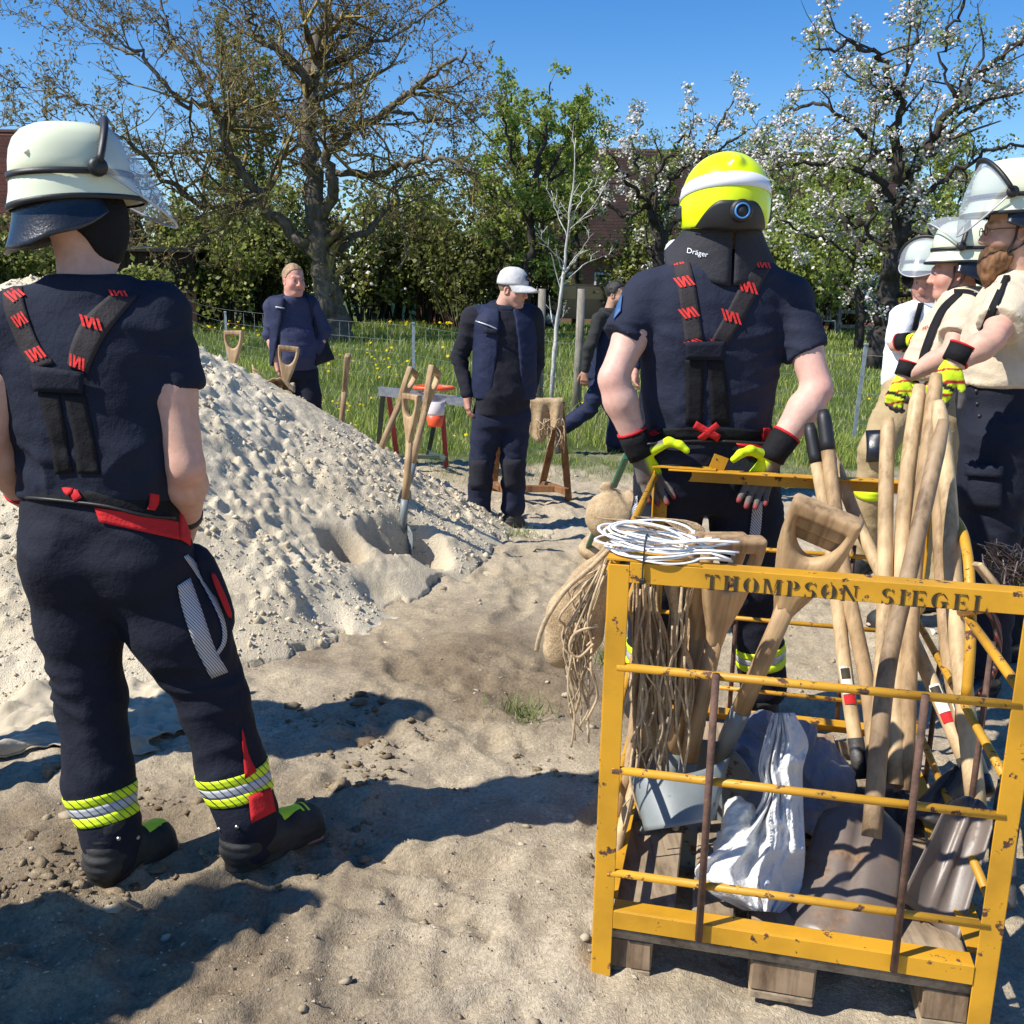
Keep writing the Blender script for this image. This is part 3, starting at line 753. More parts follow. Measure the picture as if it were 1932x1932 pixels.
def hair_mesh(c, A, s=.94, vox=.005, colr=(.1, .07, .05), grow=.009, low=-.03, front=.055, seed=3, recede=0.0, tousle=.004):
    X = lambda p: c + A @ (np.asarray(p, float) * s)
    lo, hi = bounds([X((.12, .13, .16)), X((-.12, -.14, -.12))] + [X((.12, -.14, .16)), X((-.12, .13, -.12))], .02); Fd = Field(lo, hi, vox)
    Fd.ell(X((0, -.014, .037)), np.array([.077 + grow, .098 + grow, .092 + grow]) * s, A, .0)
    def cut(Q):
        q = ((Q - c) @ A) / s; x, y, z = q[..., 0], q[..., 1], q[..., 2]
        line = low + sstep(-.02, front + .02, y) * (.115 - low) * .78 + recede * np.exp(-((np.abs(x) - .045) / .02) ** 2) * (y > 0) * .03
        side = np.where((np.abs(y + .005) < .03) & (z < 0.01), .02, 0)
        return (line - z + side) * s
    Q = np.stack(np.meshgrid(*Fd.ax, indexing='ij'), -1); Fd.D = np.maximum(Fd.D, cut(Q).astype(np.float32))
    V, Fq = Fd.extract(); V = relax(V, Fq, 1); N = vnormals(V, Fq)
    q = ((V - c) @ A) / s
    V = V + N * (tousle * (noise3(q[:, 0] * 120, q[:, 1] * 25, q[:, 2] * 45, seed) + noise3(q[:, 0] * 50, q[:, 1] * 18, q[:, 2] * 20, seed + 1)))[:, None]
    cc = np.asarray(colr) * (1 + .22 * noise3(q[:, 0] * 190, q[:, 1] * 60, q[:, 2] * 90, seed + 2))[:, None]
    return V, Fq, np.clip(cc, 0, 1)
def join_np(parts):
    Vs, Fs, Cs, n = [], [], [], 0
    for V, Fq, C in parts:
        Vs.append(V); Fs.append(np.asarray(Fq) + n); n += len(V); Cs.append(np.broadcast_to(np.asarray(C, float), (len(V), 3)))
    return np.concatenate(Vs), np.concatenate(Fs), np.concatenate(Cs)
def body_mesh(root, J, vox, skin, head=None, hands=(), arm_r=(.052, .046, .030), leg_r=(.075, .055, .042), rough_head=True, belly=.0):
    """one continuous skin: trunk, limbs, feet (and, when no fine head is given, the head)"""
    keys = [k for k in J if not k.startswith('_')]
    lo, hi = bounds([J[k] for k in keys], .18); lo[2] = max(lo[2], min(J['anL'][2], J['anR'][2]) - .12)
    Fd = Field(lo, hi, vox)
    pv, ch, nk = J['pelvis'], J['chest'], J['neck']
    fw = J['_fwd']
    Fd.cone(pv, (pv + ch) / 2, .115, .11, .05, (fw, .72)); Fd.cone((pv + ch) / 2, ch, .11, .13, .05, (fw, .68))
    Fd.cone(ch + (nk - ch) * .3, nk, .07, .058, .05)
    for s in 'LR':
        sh, el, wr = J['sh' + s], J['el' + s], J['wr' + s]
        Fd.cone(ch + (nk - ch) * .55, sh, .055, .055, .05)
        up = (sh + el) / 2; fo = el + (wr - el) * .3
        Fd.chain([sh, up, el, fo, wr], [arm_r[0], arm_r[0] * .98, arm_r[1] * .82, arm_r[1] * .97, arm_r[2]], .02)
        hp, kn, an = J['hip' + s], J['kn' + s], J['an' + s]
        Fd.chain([hp, kn, kn + (an - kn) * .35, an], [leg_r[0], leg_r[1], leg_r[1] * .98, leg_r[2]], .03)
        Fd.cone(pv, hp, .1, .08, .04); Fd.cone(an, J['toe' + s], .036, .03, .03)
    if head is None and rough_head:
        c, A = J['head'], J['_A']
        Fd.ell(c + A @ np.array([0, -.01, .03]), np.array([.073, .093, .088]), A, .02); Fd.ell(c + A @ np.array([0, .022, -.045]), np.array([.058, .066, .078]), A, .03)
        Fd.cone(c + A @ np.array([0, .09, 0]), c + A @ np.array([0, .108, -.033]), .009, .012, .015)
        Fd.cone(c + A @ np.array([0, -.02, -.06]), nk, .056, .060, .03)
        for sx in (-1, 1): Fd.ell(c + A @ np.array([sx * .074, -.006, -.012]), np.array([.010, .02, .031]), A, .008)
    else: Fd.cone(nk, J['head'] + J['_A'] @ np.array([0, -.02, -.06]), .052, .05, .03)
    V, Fq = Fd.extract(); V = relax(V, Fq, 2)
    C = np.tile(np.asarray(skin, float), (len(V), 1))
    nz_ = noise3(V[:, 0] * 16, V[:, 1] * 16, V[:, 2] * 10, 3); C = C * (1 + .08 * nz_)[:, None] * (1 - np.clip(nz_, 0, 1)[:, None] * np.array([0, .12, .12]))
    for s in 'LR':                                       # redder elbows
        w = np.exp(-np.sum((V - J['el' + s]) ** 2, 1) / .055 ** 2)[:, None] * .3
        C = C * (1 - w) + np.array([skin[0], skin[1] * .75, skin[2] * .7]) * w
    parts = [(V, Fq, C)]
    if head is not None: parts.append(head[:3])
    for (V2, F2) in hands: parts.append((V2, F2, np.asarray(skin) * np.array([1.0, .88, .86])))
    V, Fq, C = join_np(parts)
    me = mesh_np('body', V, [Fq]); set_attr(me, 'Col', np.clip(C, 0, 1))
    return link('body', me, M['skin'], root)

def boot(root, an, toe, ground, vox=.007, mat=None, name='boot', shaft=.26, r=.058, accents=False, wide=1.0):
    an = np.asarray(an, float); toe = np.asarray(toe, float); mat = mat or M['rubber']
    d = unit(np.array([toe[0] - an[0], toe[1] - an[1], 0])); z0 = ground
    heel = np.array([an[0], an[1], z0]) - d * .055; tip = np.array([toe[0], toe[1], z0])
    lo, hi = bounds([heel, tip, an + np.array([0, 0, shaft])], .11); Fd = Field(lo, hi, vox)
    lat = np.array([-d[1], d[0], 0])
    Fd.cone(heel + np.array([0, 0, .05]) + d * .025, tip + np.array([0, 0, .042]) - d * .05, .044 * wide, .048 * wide, .02)
    Fd.ell(tip + np.array([0, 0, .04]) - d * .062, (.052 * wide, .065, .046), np.stack([lat, d, [0, 0, 1]], 1), .02)
    top = np.array([an[0], an[1], max(an[2], z0 + .1) + shaft - .1])
    Fd.cone(heel + np.array([0, 0, .07]) + d * .035, top, r * .93, r, .03)
    Fd.cone(heel + np.array([0, 0, .08]) + d * .05, tip + np.array([0, 0, .06]) - d * .12, .045, .035, .05)
    Fd.cone(heel + np.array([0, 0, .012]) + d * .03, tip + np.array([0, 0, .012]) - d * .045, .045 * wide, .052 * wide, .006)
    Fd.plane((0, 0, z0 + .001), (0, 0, -1)); Fd.plane(top, (0, 0, 1))
    V, Fq = Fd.extract(); V = relax(V, Fq, 1)
    zz = V[:, 2] - z0; N = vnormals(V, Fq)
    V = V + N * (.0028 * np.sin(zz * 240) * sstep(.03, .06, zz) * sstep(.2, .12, zz) * sstep(.06, -.01, (V - heel) @ d))[:, None]
    V = V + N * (.003 * noise3(V[:, 0] * 25, V[:, 1] * 25, V[:, 2] * 40, 8))[:, None]
    o = link(name, mesh_np(name, V, [Fq]), mat, root)
    if accents:
        b = bvh_of(V, Fq)
        for k, (f0, f1, h0) in enumerate(((.60, .82, 0.0),)):
            A = []
            for u in np.linspace(0, 1, 7):
                row = []
                for w in np.linspace(-1, 1, 7):
                    q = heel + d * (.15 + .075 * u) + lat * (w * .033 * (1 - .5 * u)) + np.array([0, 0, .4])
                    h = cast(b, q, (0, 0, -1), q - np.array([0, 0, .3])); row.append(h + np.array([0, 0, .002]))
                A.append(row)
            MB().grid(A).build('instep_patch', M['hiviz'], o)
        for s in (0, 1):
            A = []
            for u in np.linspace(0, 1, 3):
                row = []
                for w in np.linspace(-1, 1, 9):
                    q = tip - d * (.045 + .02 * s + .008 * u) + lat * w * .026 + np.array([0, 0, .4])
                    h = cast(b, q, (0, 0, -1), q - np.array([0, 0, .34])); row.append(h + np.array([0, 0, .002]))
                A.append(row)
            MB().grid(A).build('toe_stripe', M['hiviz'], o)
    return o
def ring_band(bvh, axis_pt, axis_dir, lo, hi, off, name, mat, parent, n=40, m=4, arc=(0, 2 * np.pi), far=.3, thick=.0025):
    """a band hugging a limb: rays fired at the limb's axis from all round"""
    ad = unit(axis_dir); u = unit(np.cross(ad, (0, 1, 0.01))); w = np.cross(ad, u); A = []
    closed = abs(arc[1] - arc[0] - 2 * np.pi) < 1e-3
    for t in np.linspace(lo, hi, m):
        row = []; c = axis_pt + ad * t
        for a in np.linspace(arc[0], arc[1], n, endpoint=not closed):
            d = u * math.cos(a) + w * math.sin(a)
            h = bvh.ray_cast(Vector(c + d * far), Vector(-d), far)
            p = np.array(h[0]) if h[0] is not None else c + d * .06
            row.append(p + d * off)
        A.append(row)
    return MB().grid(np.array(A), close_v=closed).build(name, mat, parent, solid=thick)
def patch(bvh, corners, n, m, off, name, mat, parent, solid=.0012, Y=2.5):
    """cloth patch laid on a surface: its outline is given as pixels, its depth is the surface it lies on"""
    TL, TR, BR, BL = [np.asarray(q, float) for q in corners]; A = []
    for u in np.linspace(0, 1, m):
        row = []
        for v in np.linspace(0, 1, n):
            q = (TL * (1 - v) + TR * v) * (1 - u) + (BL * (1 - v) + BR * v) * u
            d = unit(ray(*q)); h = bvh.ray_cast(Vector((0, 0, CAM_H)), Vector(d))
            p = np.array(h[0]) + np.array(h[1]) * off - d * off if h[0] is not None else np.array(bvh.find_nearest(Vector(P(q[0], q[1], Y)))[0])
            row.append(p)
        A.append(row)
    return MB().grid(A).build(name, mat, parent, solid=solid)
def strip_px(bvh, left, right, off, name, mat, parent, across=5, dens=5, solid=.0012, Y=2.5):
    L_, R_ = catmull(left, dens), catmull(right, dens); A = []; last = None
    for a, b in zip(L_, R_):
        row = []
        for v in np.linspace(0, 1, across):
            q = a * (1 - v) + b * v; d = unit(ray(*q)); h = bvh.ray_cast(Vector((0, 0, CAM_H)), Vector(d))
            if h[0] is not None: p = np.array(h[0]) - d * off + np.array(h[1]) * off * .5; last = p[1]
            else: p = np.array(bvh.find_nearest(Vector(P(q[0], q[1], last if last is not None else Y)))[0])
            row.append(p)
        A.append(row)
    return MB().grid(A).build(name, mat, parent, solid=solid)

# ---------------------------------------------------------------- helmets
def _dome_ring(t):
    return None
def fire_helmet(root, c, A, s=1.0, visor=0.0, guard='short', vis=True, span=105, reach=.195):
    """pale German fire helmet: dome, groove band, flared skirt, edge trim, reflective stripe, hinged visor, leather neck guard"""
    T = lambda q: c + (np.asarray(q, float).reshape(-1, 3) * s) @ A.T
    def loft(prof, n=48, sq=2.2):
        a = np.arange(n) * 2 * np.pi / n; rows = []
        for (z, lf, lb, w, dip) in prof:
            cx, sy = np.cos(a), np.sin(a)
            r = 1 / (np.abs(cx) ** sq + np.abs(sy) ** sq) ** (1 / sq)
            y = np.where(sy > 0, lf, lb) * sy * r; x = w * cx * r
            zz = z - dip * np.clip(-sy, 0, 1) ** 1.5
            rows.append(np.stack([x, y, zz], -1))
        return np.array(rows)
    dome = [(.150, .004, .004, .004, 0), (.149, .04, .04, .035, 0), (.143, .08, .08, .066, 0), (.130, .106, .108, .090, 0), (.110, .124, .127, .106, 0), (.085, .134, .138, .115, 0), (.055, .140, .144, .120, 0), (.028, .142, .147, .121, 0), (.022, .139, .144, .118, 0), (.016, .139, .144, .118, 0), (.010, .143, .148, .121, 0), (-.012, .152, .152, .124, .006), (-.034, .170, .160, .130, .014), (-.040, .172, .161, .131, .016)]
    Rr = loft(dome)
    h = MB().grid(T(Rr).reshape(Rr.shape), close_v=True).build('helmet', M['lume'], root, solid=.004)
    b = loft([(.026, .147, .151, .125, 0), (.027, .151, .155, .129, 0), (.012, .151, .155, .129, 0), (.012, .146, .151, .124, 0)])
    MB().grid(T(b).reshape(b.shape), close_v=True).build('groove_band', M['matblack'], h)
    e = loft([(-.034, .173, .163, .133, .014), (-.036, .177, .166, .136, .015), (-.046, .177, .166, .136, .017), (-.047, .170, .159, .129, .017)])
    MB().grid(T(e).reshape(e.shape), close_v=True).build('edge_trim', M['matblack'], h)
    n = 48; st = loft([(.053, .1415, .1455, .1215, 0), (.031, .1435, .1485, .1225, 0)], n)
    MB().grid(T(st).reshape(st.shape), close_v=True).build('reflective_stripe', M['silver'], h)
    for sx in (-1, 1):
        for (xx, yy, zz_) in ((.106, .06, .075), (.092, -.105, .066)):
            MB().lathe([(.007, -.004), (.0065, .0), (0, .002)], T([sx * xx, yy, zz_])[0], 10, A @ np.array(Matrix.Rotation(sx * R(80), 3, 'Y'))).build('rivet', M['lume'], h)
    if vis:
        # visor: clear curved sheet between the frame arch and its free lower edge, turned about the hinges at the temples
        hy, hz = .046, .026
        a = np.linspace(-1.5, 1.5, 25); rows = []
        for t in np.linspace(0, 1, 8):
            f0, f1 = visor, visor - R(span)
            p0 = np.stack([.147 * np.sin(a), .140 * np.cos(a) * math.cos(f0), .140 * np.cos(a) * math.sin(f0)], -1)
            p1 = np.stack([.136 * np.sin(a), (reach * np.cos(a)) * math.cos(f1), (reach * np.cos(a)) * math.sin(f1)], -1)
            q_ = p0 * (1 - t) + p1 * t; bul = .02 * math.sin(t * math.pi); fm = visor - R(52)
            q_[:, 1] += bul * np.cos(a) * math.cos(fm); q_[:, 2] += bul * np.cos(a) * math.sin(fm)
            rows.append(q_ + (0, hy, hz))
        rows = np.array(rows); MB().grid(T(rows).reshape(rows.shape)).build('visor', M['visor'], h)
        MB().tube(T(rows[-1]), .0035 * s, 5).build('visor_edge', M['silver'], h)
        fr = np.stack([.150 * np.sin(a), .143 * np.cos(a) * math.cos(visor), .143 * np.cos(a) * math.sin(visor)], -1) + (0, hy, hz)
        MB().tube(T(fr), .0125 * s, 8, flat=.7).build('visor_frame', M['matblack'], h)
        for sx in (-1, 1): MB().lathe([(.021, -.004), (.021, .014), (.012, .019), (0, .019)], T([sx * .136, hy, hz])[0], 16, A @ np.array(Matrix.Rotation(sx * R(90), 3, 'Y'))).build('hinge', M['matblack'], h)
    # neck guard: stiff leather apron hanging from the back rim
    a = np.linspace(-1.9, 1.9, 33); rows = []
    drop = .105 if guard == 'short' else .125
    for t in np.linspace(0, 1, 9):
        fl = .022 * t ** 1.6 * (1 if guard == 'long' else .5)
        prof = np.clip(np.cos(a * .78), 0, 1) ** .55
        rows.append(np.stack([(.122 + fl) * np.sin(a), -(.148 + fl * 1.6) * np.cos(a), -.030 - .012 * np.cos(a) - (drop * t) * (.25 + .75 * prof) + .004 * np.sin(a * 7) * t], -1))
    rows = np.array(rows); MB().grid(T(rows).reshape(rows.shape)).build('neck_guard', M['leather'], h, solid=.003)
    return h
def chin_strap(root, c, A, s=.94):
    X = lambda p: c + A @ (np.asarray(p, float) * s); k = MB()
    for sx in (-1, 1):
        pts = catmull([X((sx * .086, .01, .03)), X((sx * .082, .015, -.03)), X((sx * .062, .035, -.085)), X((sx * .02, .055, -.122)), X((0, .06, -.126))], 5); k.tube(pts, .009, 6, flat=.35)
        k.tube(catmull([X((sx * .088, -.045, .0)), X((sx * .080, -.02, -.05)), X((sx * .06, .03, -.085))], 5), .009, 6, flat=.35)
    return k.build('chin_strap', M['matblack'], root)
# ---------------------------------------------------------------- people: the individuals
def mpp(px, py, Y): d = ray(px, py); return (Y / d[1]) / F
def S(l, r, py, Y, b, yaw=0.0):
    return (P((l + r) / 2, py, Y), yaw, (r - l) / 2 * mpp((l + r) / 2, py, Y), b)
def stand(base, yaw, h=1.78, stance=.13, arms=None):
    """joints of someone standing at ease, facing yaw (0 = +Y, positive to +X)"""
    A = frame(yaw); b = np.asarray(base, float); k = h / 1.78
    L = lambda x, y, z: b + A @ (np.array([x, y, z]) * k)
    J = dict(pelvis=L(0, 0, .96), chest=L(0, -.01, 1.30), neck=L(0, -.02, 1.47), head=L(0, .015, 1.63),
             shL=L(-.19, -.01, 1.42), shR=L(.19, -.01, 1.42), elL=L(-.25, -.03, 1.12), elR=L(.25, -.03, 1.12), wrL=L(-.23, .10, .90), wrR=L(.23, .10, .90),
             hipL=L(-.095, 0, .92), hipR=L(.095, 0, .92), knL=L(-stance, .02, .5), knR=L(stance, .02, .5), anL=L(-stance - .02, -.02, .1), anR=L(stance + .02, -.02, .1),
             toeL=L(-stance - .05, .2, .0), toeR=L(stance + .05, .2, .0))
    J['_fwd'] = A[:, 1]; J['_A'] = A; J['_yaw'] = yaw
    return J
def auto_clothes(root, J, vox, top, bottom, long=False, girth=1.0, topname='shirt', sleeve=.62, amp=.006, seed=0, belly=0.0, fat=1.0):
    """shirt and trousers sized from the joints"""
    yaw = J['_yaw']; pv, ch, nk = J['pelvis'], J['chest'], J['neck']; fw = J['_fwd']; g = girth
    lo, hi = bounds([pv, ch, nk] + [J[k + s] for k in ('sh', 'el', 'wr') for s in 'LR'], .2); Fd = Field(lo, hi, vox)
    up = nk - pv
    torso(Fd, [(pv - up * .06 + fw * belly * .3, yaw, .175 * g, .125 * g), (pv + up * .15 + fw * belly, yaw, .172 * g, .13 * g + belly * .7), (pv + up * .45 + fw * belly * .5, yaw, .18 * g, .128 * g + belly * .4), (ch, yaw, .195 * g, .13 * g), (ch + up * .16, yaw, .19 * g, .115 * g), (nk - up * .04, yaw, .10 * g, .085 * g)], .02)
    for s in 'LR':
        sh, el, wr = J['sh' + s], J['el' + s], J['wr' + s]
        Fd.cone(nk - up * .08, sh, .065, .068 * g, .05)
        if long:
            Fd.chain([sh, el, el + (wr - el) * .95], [.07 * g, .056, .042], .03)
        else: Fd.chain([sh, sh + (el - sh) * sleeve], [.072 * g, .066 * g], .03)
    o, b = emit(Fd, topname, top, root, amp, seed, [(pv + up * .1, .16, 1.2)] + [(J['el' + s], .12, 1.5 if long else 0) for s in 'LR'], want_bvh=True)
    t, tb = auto_trousers(root, J, vox, bottom, amp, seed, fat, g)
    return o, b, t, tb
def auto_trousers(root, J, vox, bottom, amp=.007, seed=0, fat=1.0, g=1.0, hem=.0):
    pv = J['pelvis']; yaw = J['_yaw']; up = J['neck'] - pv
    lo, hi = bounds([pv] + [J[k + s] for k in ('hip', 'kn', 'an') for s in 'LR'], .2); Fd = Field(lo, hi, vox)
    torso(Fd, [(pv - up * .18, yaw, .170 * g, .12 * g), (pv, yaw, .172 * g, .125 * g), (pv + up * .11, yaw, .160 * g, .118 * g)], .02)
    for s in 'LR':
        hp, kn, an = J['hip' + s], J['kn' + s], J['an' + s]; e = kn + (an - kn) * (1.0 - hem)
        Fd.chain([hp, hp + (kn - hp) * .5, kn, kn + (e - kn) * .5, e], [.098 * g * fat, .09 * fat, .078 * fat, .076 * fat, .078 * fat], .03)
        Fd.plane(an + np.array([0, 0, -.035]), (0, 0, -1)) if False else None
    zmin = min(J['anL'][2], J['anR'][2]) - .05
    return emit(Fd, 'trousers', bottom, root, amp, seed + 9, [(J['knL'], .13, 1.0), (J['knR'], .13, 1.0), (J['anL'] + (0, 0, .05), .12, 1.2), (J['anR'] + (0, 0, .05), .12, 1.2)], want_bvh=True)

LOGO = [[(-.62, -.42), (-.49, -.42), (-.09, .42), (-.22, .42)], [(-.40, -.42), (-.27, -.42), (.13, .42), (0, .42)],
        [(0, .42), (.12, .42), (.02, -.42), (-.10, -.42)], [(-.08, -.42), (.05, -.42), (.45, .42), (.32, .42)], [(.14, -.42), (.27, -.42), (.67, .42), (.54, .42)]]
def logo(bvh, c, e1, e2, off, parent, Y):
    """red woven mark on a brace: five slanted strokes; e1, e2 pixel axes"""
    c = np.asarray(c, float); e1 = np.asarray(e1, float) * 1.05; e2 = -np.asarray(e2, float); bm = MB()
    for poly in LOGO:
        p = np.array(poly); A = []
        for t in np.linspace(0, 1, 4):
            row = []
            for q in (p[0] * (1 - t) + p[3] * t, p[1] * (1 - t) + p[2] * t):
                px = c + e1 * q[0] + e2 * q[1]; d = unit(ray(*px)); h = bvh.ray_cast(Vector((0, 0, CAM_H)), Vector(d))
                pt_ = np.array(h[0]) - d * off if h[0] is not None else np.array(bvh.find_nearest(Vector(P(px[0], px[1], Y)))[0])
                row.append(pt_)
            A.append(row)
        bm.grid(A)
    return bm.build('woven_mark', M['red_logo'], parent)

# ---- firefighter with the pale helmet in the left foreground, seen from behind
Lb = G(330, 1640)
L = thing('person', 'firefighter in pale helmet and navy T-shirt at the left, seen from behind', 'person', (-.88, 2.42, gz(-.88, 2.42)))
yw = R(10)
J = dict(pelvis=P(195, 960, 2.43), chest=P(170, 690, 2.42), neck=P(165, 535, 2.40), head=P(160, 425, 2.42), shL=P(40, 600, 2.40), shR=P(302, 590, 2.42),
         elL=P(-22, 830, 2.36), wrL=P(45, 935, 2.52), elR=P(350, 880, 2.36), wrR=P(352, 985, 2.53),
         hipL=P(130, 1010, 2.43), hipR=P(265, 1010, 2.43), knL=P(170, 1305, 2.44), knR=P(402, 1290, 2.46), anL=P(214, 1590, 2.37), anR=P(468, 1560, 2.42), toeL=G(322, 1600), toeR=G(600, 1580))
A = frame(R(40), R(2)); J['_A'] = A; J['_fwd'] = frame(yw)[:, 1]; J['_yaw'] = yw
body_mesh(L, J, .0115, SK['pale'], arm_r=(.058, .054, .036))
# T-shirt
secs = [S(36, 338, 935, 2.43, .128, yw), S(32, 340, 880, 2.42, .125, yw), S(12, 340, 790, 2.42, .13, yw), S(-18, 330, 690, 2.42, .135, yw), S(-10, 324, 610, 2.42, .115, yw), S(60, 262, 548, 2.41, .09, yw), S(92, 240, 522, 2.40, .075, yw)]
lo, hi = bounds([q[0] for q in secs] + [J['shL'], J['shR'], J['elL'], J['elR']], .16); Fd = Field(lo, hi, .0075)
for s, e in (('L', P(-28, 735, 2.39)), ('R', P(336, 742, 2.40))):
    sh = J['sh' + s]; Fd.cone(J['neck'] + (0, 0, -.045), sh, .06, .062, .05); Fd.cone(sh, e, .068, .066, .035)
def sleeve_cut(Fd, e, d, r=.16):
    d = unit(d)
    def fn(Q): v = Q - e; t = v @ d; return np.maximum(-t, np.linalg.norm(v - t[..., None] * d, axis=-1) - r)
    Fd.func(e - r - .05, e + r + .05, fn, 0, 'sub')
sleeve_cut(Fd, P(336, 738, 2.40), P(336, 738, 2.40) - J['shR'], .12); sleeve_cut(Fd, P(-28, 735, 2.39), P(-28, 735, 2.39) - J['shL'], .1); torso(Fd, secs, .03)
shirt, sb = emit(Fd, 't_shirt', M['navy'], L, .0062, 11, [(P(90, 860, 2.3), .1, 1.8), (P(250, 860, 2.3), .09, 1.2), (P(300, 640, 2.35), .07, .9)], want_bvh=True)
# trousers
ts = [S(70, 320, 1150, 2.45, .09, yw), S(50, 345, 1100, 2.44, .13, yw), S(42, 350, 1050, 2.44, .148, yw), S(42, 345, 1000, 2.44, .142, yw), S(40, 336, 940, 2.43, .132, yw), S(46, 330, 905, 2.43, .126, yw)]
lo, hi = bounds([q[0] for q in ts] + [J[k + s] for k in ('hip', 'kn', 'an') for s in 'LR'], .16); Fd = Field(lo, hi, .0092)
torso(Fd, ts, .03)
for q in ((125, 1050), (270, 1055)): Fd.ell(P(*q, 2.38), (.105, .095, .12), None, .05)
w_ = lambda a, b, py, Y: (b - a) / 2 * mpp((a + b) / 2, py, Y)
Fd.chain([P(140, 1060, 2.44), P(152, 1180, 2.44), P(170, 1310, 2.44), P(186, 1470, 2.41), P(210, 1560, 2.385), P(212, 1610, 2.37)], [.118, w_(76, 228, 1180, 2.44), w_(112, 227, 1310, 2.44), w_(128, 246, 1476, 2.41), .072, .066], .035)
Fd.chain([P(272, 1060, 2.44), P(338, 1180, 2.45), P(402, 1310, 2.46), P(440, 1460, 2.44), P(466, 1530, 2.42), P(468, 1590, 2.42)], [.125, w_(250, 432, 1189, 2.45), w_(342, 465, 1312, 2.46), w_(382, 498, 1456, 2.44), .072, .066], .035)
trou, tb = emit(Fd, 'trousers', M['trouser'], L, .0075, 21, [(J['knL'], .14, 1.1), (J['knR'], .14, 1.1), (P(180, 1060, 2.36), .1, .7), (P(195, 1450, 2.38), .1, .8)], want_bvh=True, zs=14)
for nm, an, dr, t0, t1, red in (('L', P(186, 1470, 2.41), P(212, 1600, 2.375) - P(186, 1470, 2.41), .025, .105, 0), ('R', P(440, 1455, 2.44), P(468, 1580, 2.42) - P(440, 1455, 2.44), -.012, .068, 1)):
    w = (t1 - t0) / 3; c1 = unit(dr)
    for k, mt in enumerate(('hiviz_h', 'silver_h', 'hiviz_h')):
        bnd = ring_band(tb, an, dr, t0 + w * k, t0 + w * (k + 1) - .0005, .0025, 'reflective_band', M[mt], trou, far=.16)
patch(tb, [(176, 948), (352, 985), (352, 1022), (188, 985)], 14, 6, .003, 'hip_panel', M['red_cloth'], trou)
patch(tb, [(335, 950), (357, 950), (357, 1030), (338, 1018)], 5, 8, .004, 'side_pocket_edge', M['red_cloth'], trou)
strip_px(tb, [(334, 1105), (344, 1150), (368, 1220), (398, 1280)], [(358, 1090), (380, 1150), (404, 1220), (430, 1268)], .003, 'thigh_reflector', M['hatch'], trou, 5)
strip_px(tb, [(346, 1050), (370, 1085), (396, 1130), (416, 1175), (418, 1210), (404, 1235)], [(354, 1046), (382, 1078), (406, 1126), (424, 1175), (426, 1212), (406, 1244)], .003, 'pocket_reflector', M['hatch'], trou, 3)
strip_px(tb, [(455, 1378), (458, 1420), (462, 1470)], [(458, 1375), (468, 1420), (484, 1455)], .003, 'calf_wedge', M['red_cloth'], trou, 4)
patch(tb, [(468, 1502), (508, 1486), (518, 1530), (474, 1552)], 6, 5, .0045, 'calf_panel', M['red_cloth'], trou)
# cargo pocket on the outside of the right thigh
bm = MB(); c = P(418, 1130, 2.46)
q = [P(352, 1030, 2.46), P(378, 1042, 2.46), P(392, 1080, 2.46), P(416, 1140, 2.47), P(428, 1180, 2.47), P(420, 1205, 2.48)]
bm.tube(q, [.02, .034, .042, .042, .036, .018], 10, flat=.8); bm.build('cargo_pocket', M['trouser'], L, sub=1)
bm = MB(); bm.tube([P(398, 1075, 2.425), P(418, 1120, 2.42), P(438, 1170, 2.425)], [.010, .016, .013], 8, flat=.35); bm.build('pocket_flap', M['red_cloth'], L, sub=1)
# waistband, zip, cross of red tape
wb_ = strip_px(tb, [(48, 900), (130, 915), (230, 925), (332, 945)], [(46, 942), (130, 952), (230, 965), (338, 985)][:4], .006, 'waistband', M['black_cloth'], L, 6, 8)
MB().tube([P(*q, 2.2) for q in [(0, 0), (1, 1)]], .0, 3)
zz = []
for q in catmull([(48, 938), (120, 945), (200, 955), (270, 972), (330, 978)], 8):
    d = unit(ray(*q)); h = tb.ray_cast(Vector((0, 0, CAM_H)), Vector(d)); zz.append(np.array(h[0]) - d * .012)
MB().tube(zz, .0045, 6).build('zip', M['matblack'], wb_)
for k, (a, b, wd) in enumerate((((118, 893), (150, 942), 9), ((164, 893), (124, 930), 9))):
    a = np.array(a, float); b = np.array(b, float); nrm = np.array([-(b - a)[1], (b - a)[0]]); nrm = nrm / np.linalg.norm(nrm) * wd
    strip_px(tb, [a - nrm, (a + b) / 2 - nrm * .8, b - nrm], [a + nrm, (a + b) / 2 + nrm * .8, b + nrm], .011 + .002 * k, 'tape_cross', M['red_cloth'], wb_, 4)
strip_px(tb, [(281, 922), (280, 945), (276, 962)], [(297, 924), (297, 948), (290, 964)], .012, 'belt_loop', M['red_cloth'], wb_, 4)
# braces
br = strip_px(sb, [(5, 548), (10, 590), (38, 660), (62, 700)], [(42, 536), (48, 580), (72, 645), (103, 685)], .003, 'brace', M['charcoal'], L, 6, 6, Y=2.3)
for c, e1, e2 in (((26, 555), (22, -16), (-10, -28)), ((36, 603), (20, -12), (-6, -30)), ((66, 668), (26, -12), (-4, -30))): logo(sb, c, (e1[0] * 1.1, e1[1]), (e2[0], e2[1]), .0095, br, 2.3)
br = strip_px(sb, [(212, 552), (160, 600), (135, 650), (127, 690)], [(262, 556), (205, 625), (180, 670), (165, 705)], .003, 'brace', M['charcoal'], L, 6, 6, Y=2.3)
for c, e1, e2 in (((222, 553), (34, 2), (10, -12)), ((170, 608), (40, 10), (12, -22)), ((144, 683), (30, 12), (16, -22))): logo(sb, c, e1, e2, .0095, br, 2.3)
patch(sb, [(60, 690), (160, 702), (158, 742), (66, 738)], 10, 5, .006, 'brace_patch', M['trouser'], L, .003)
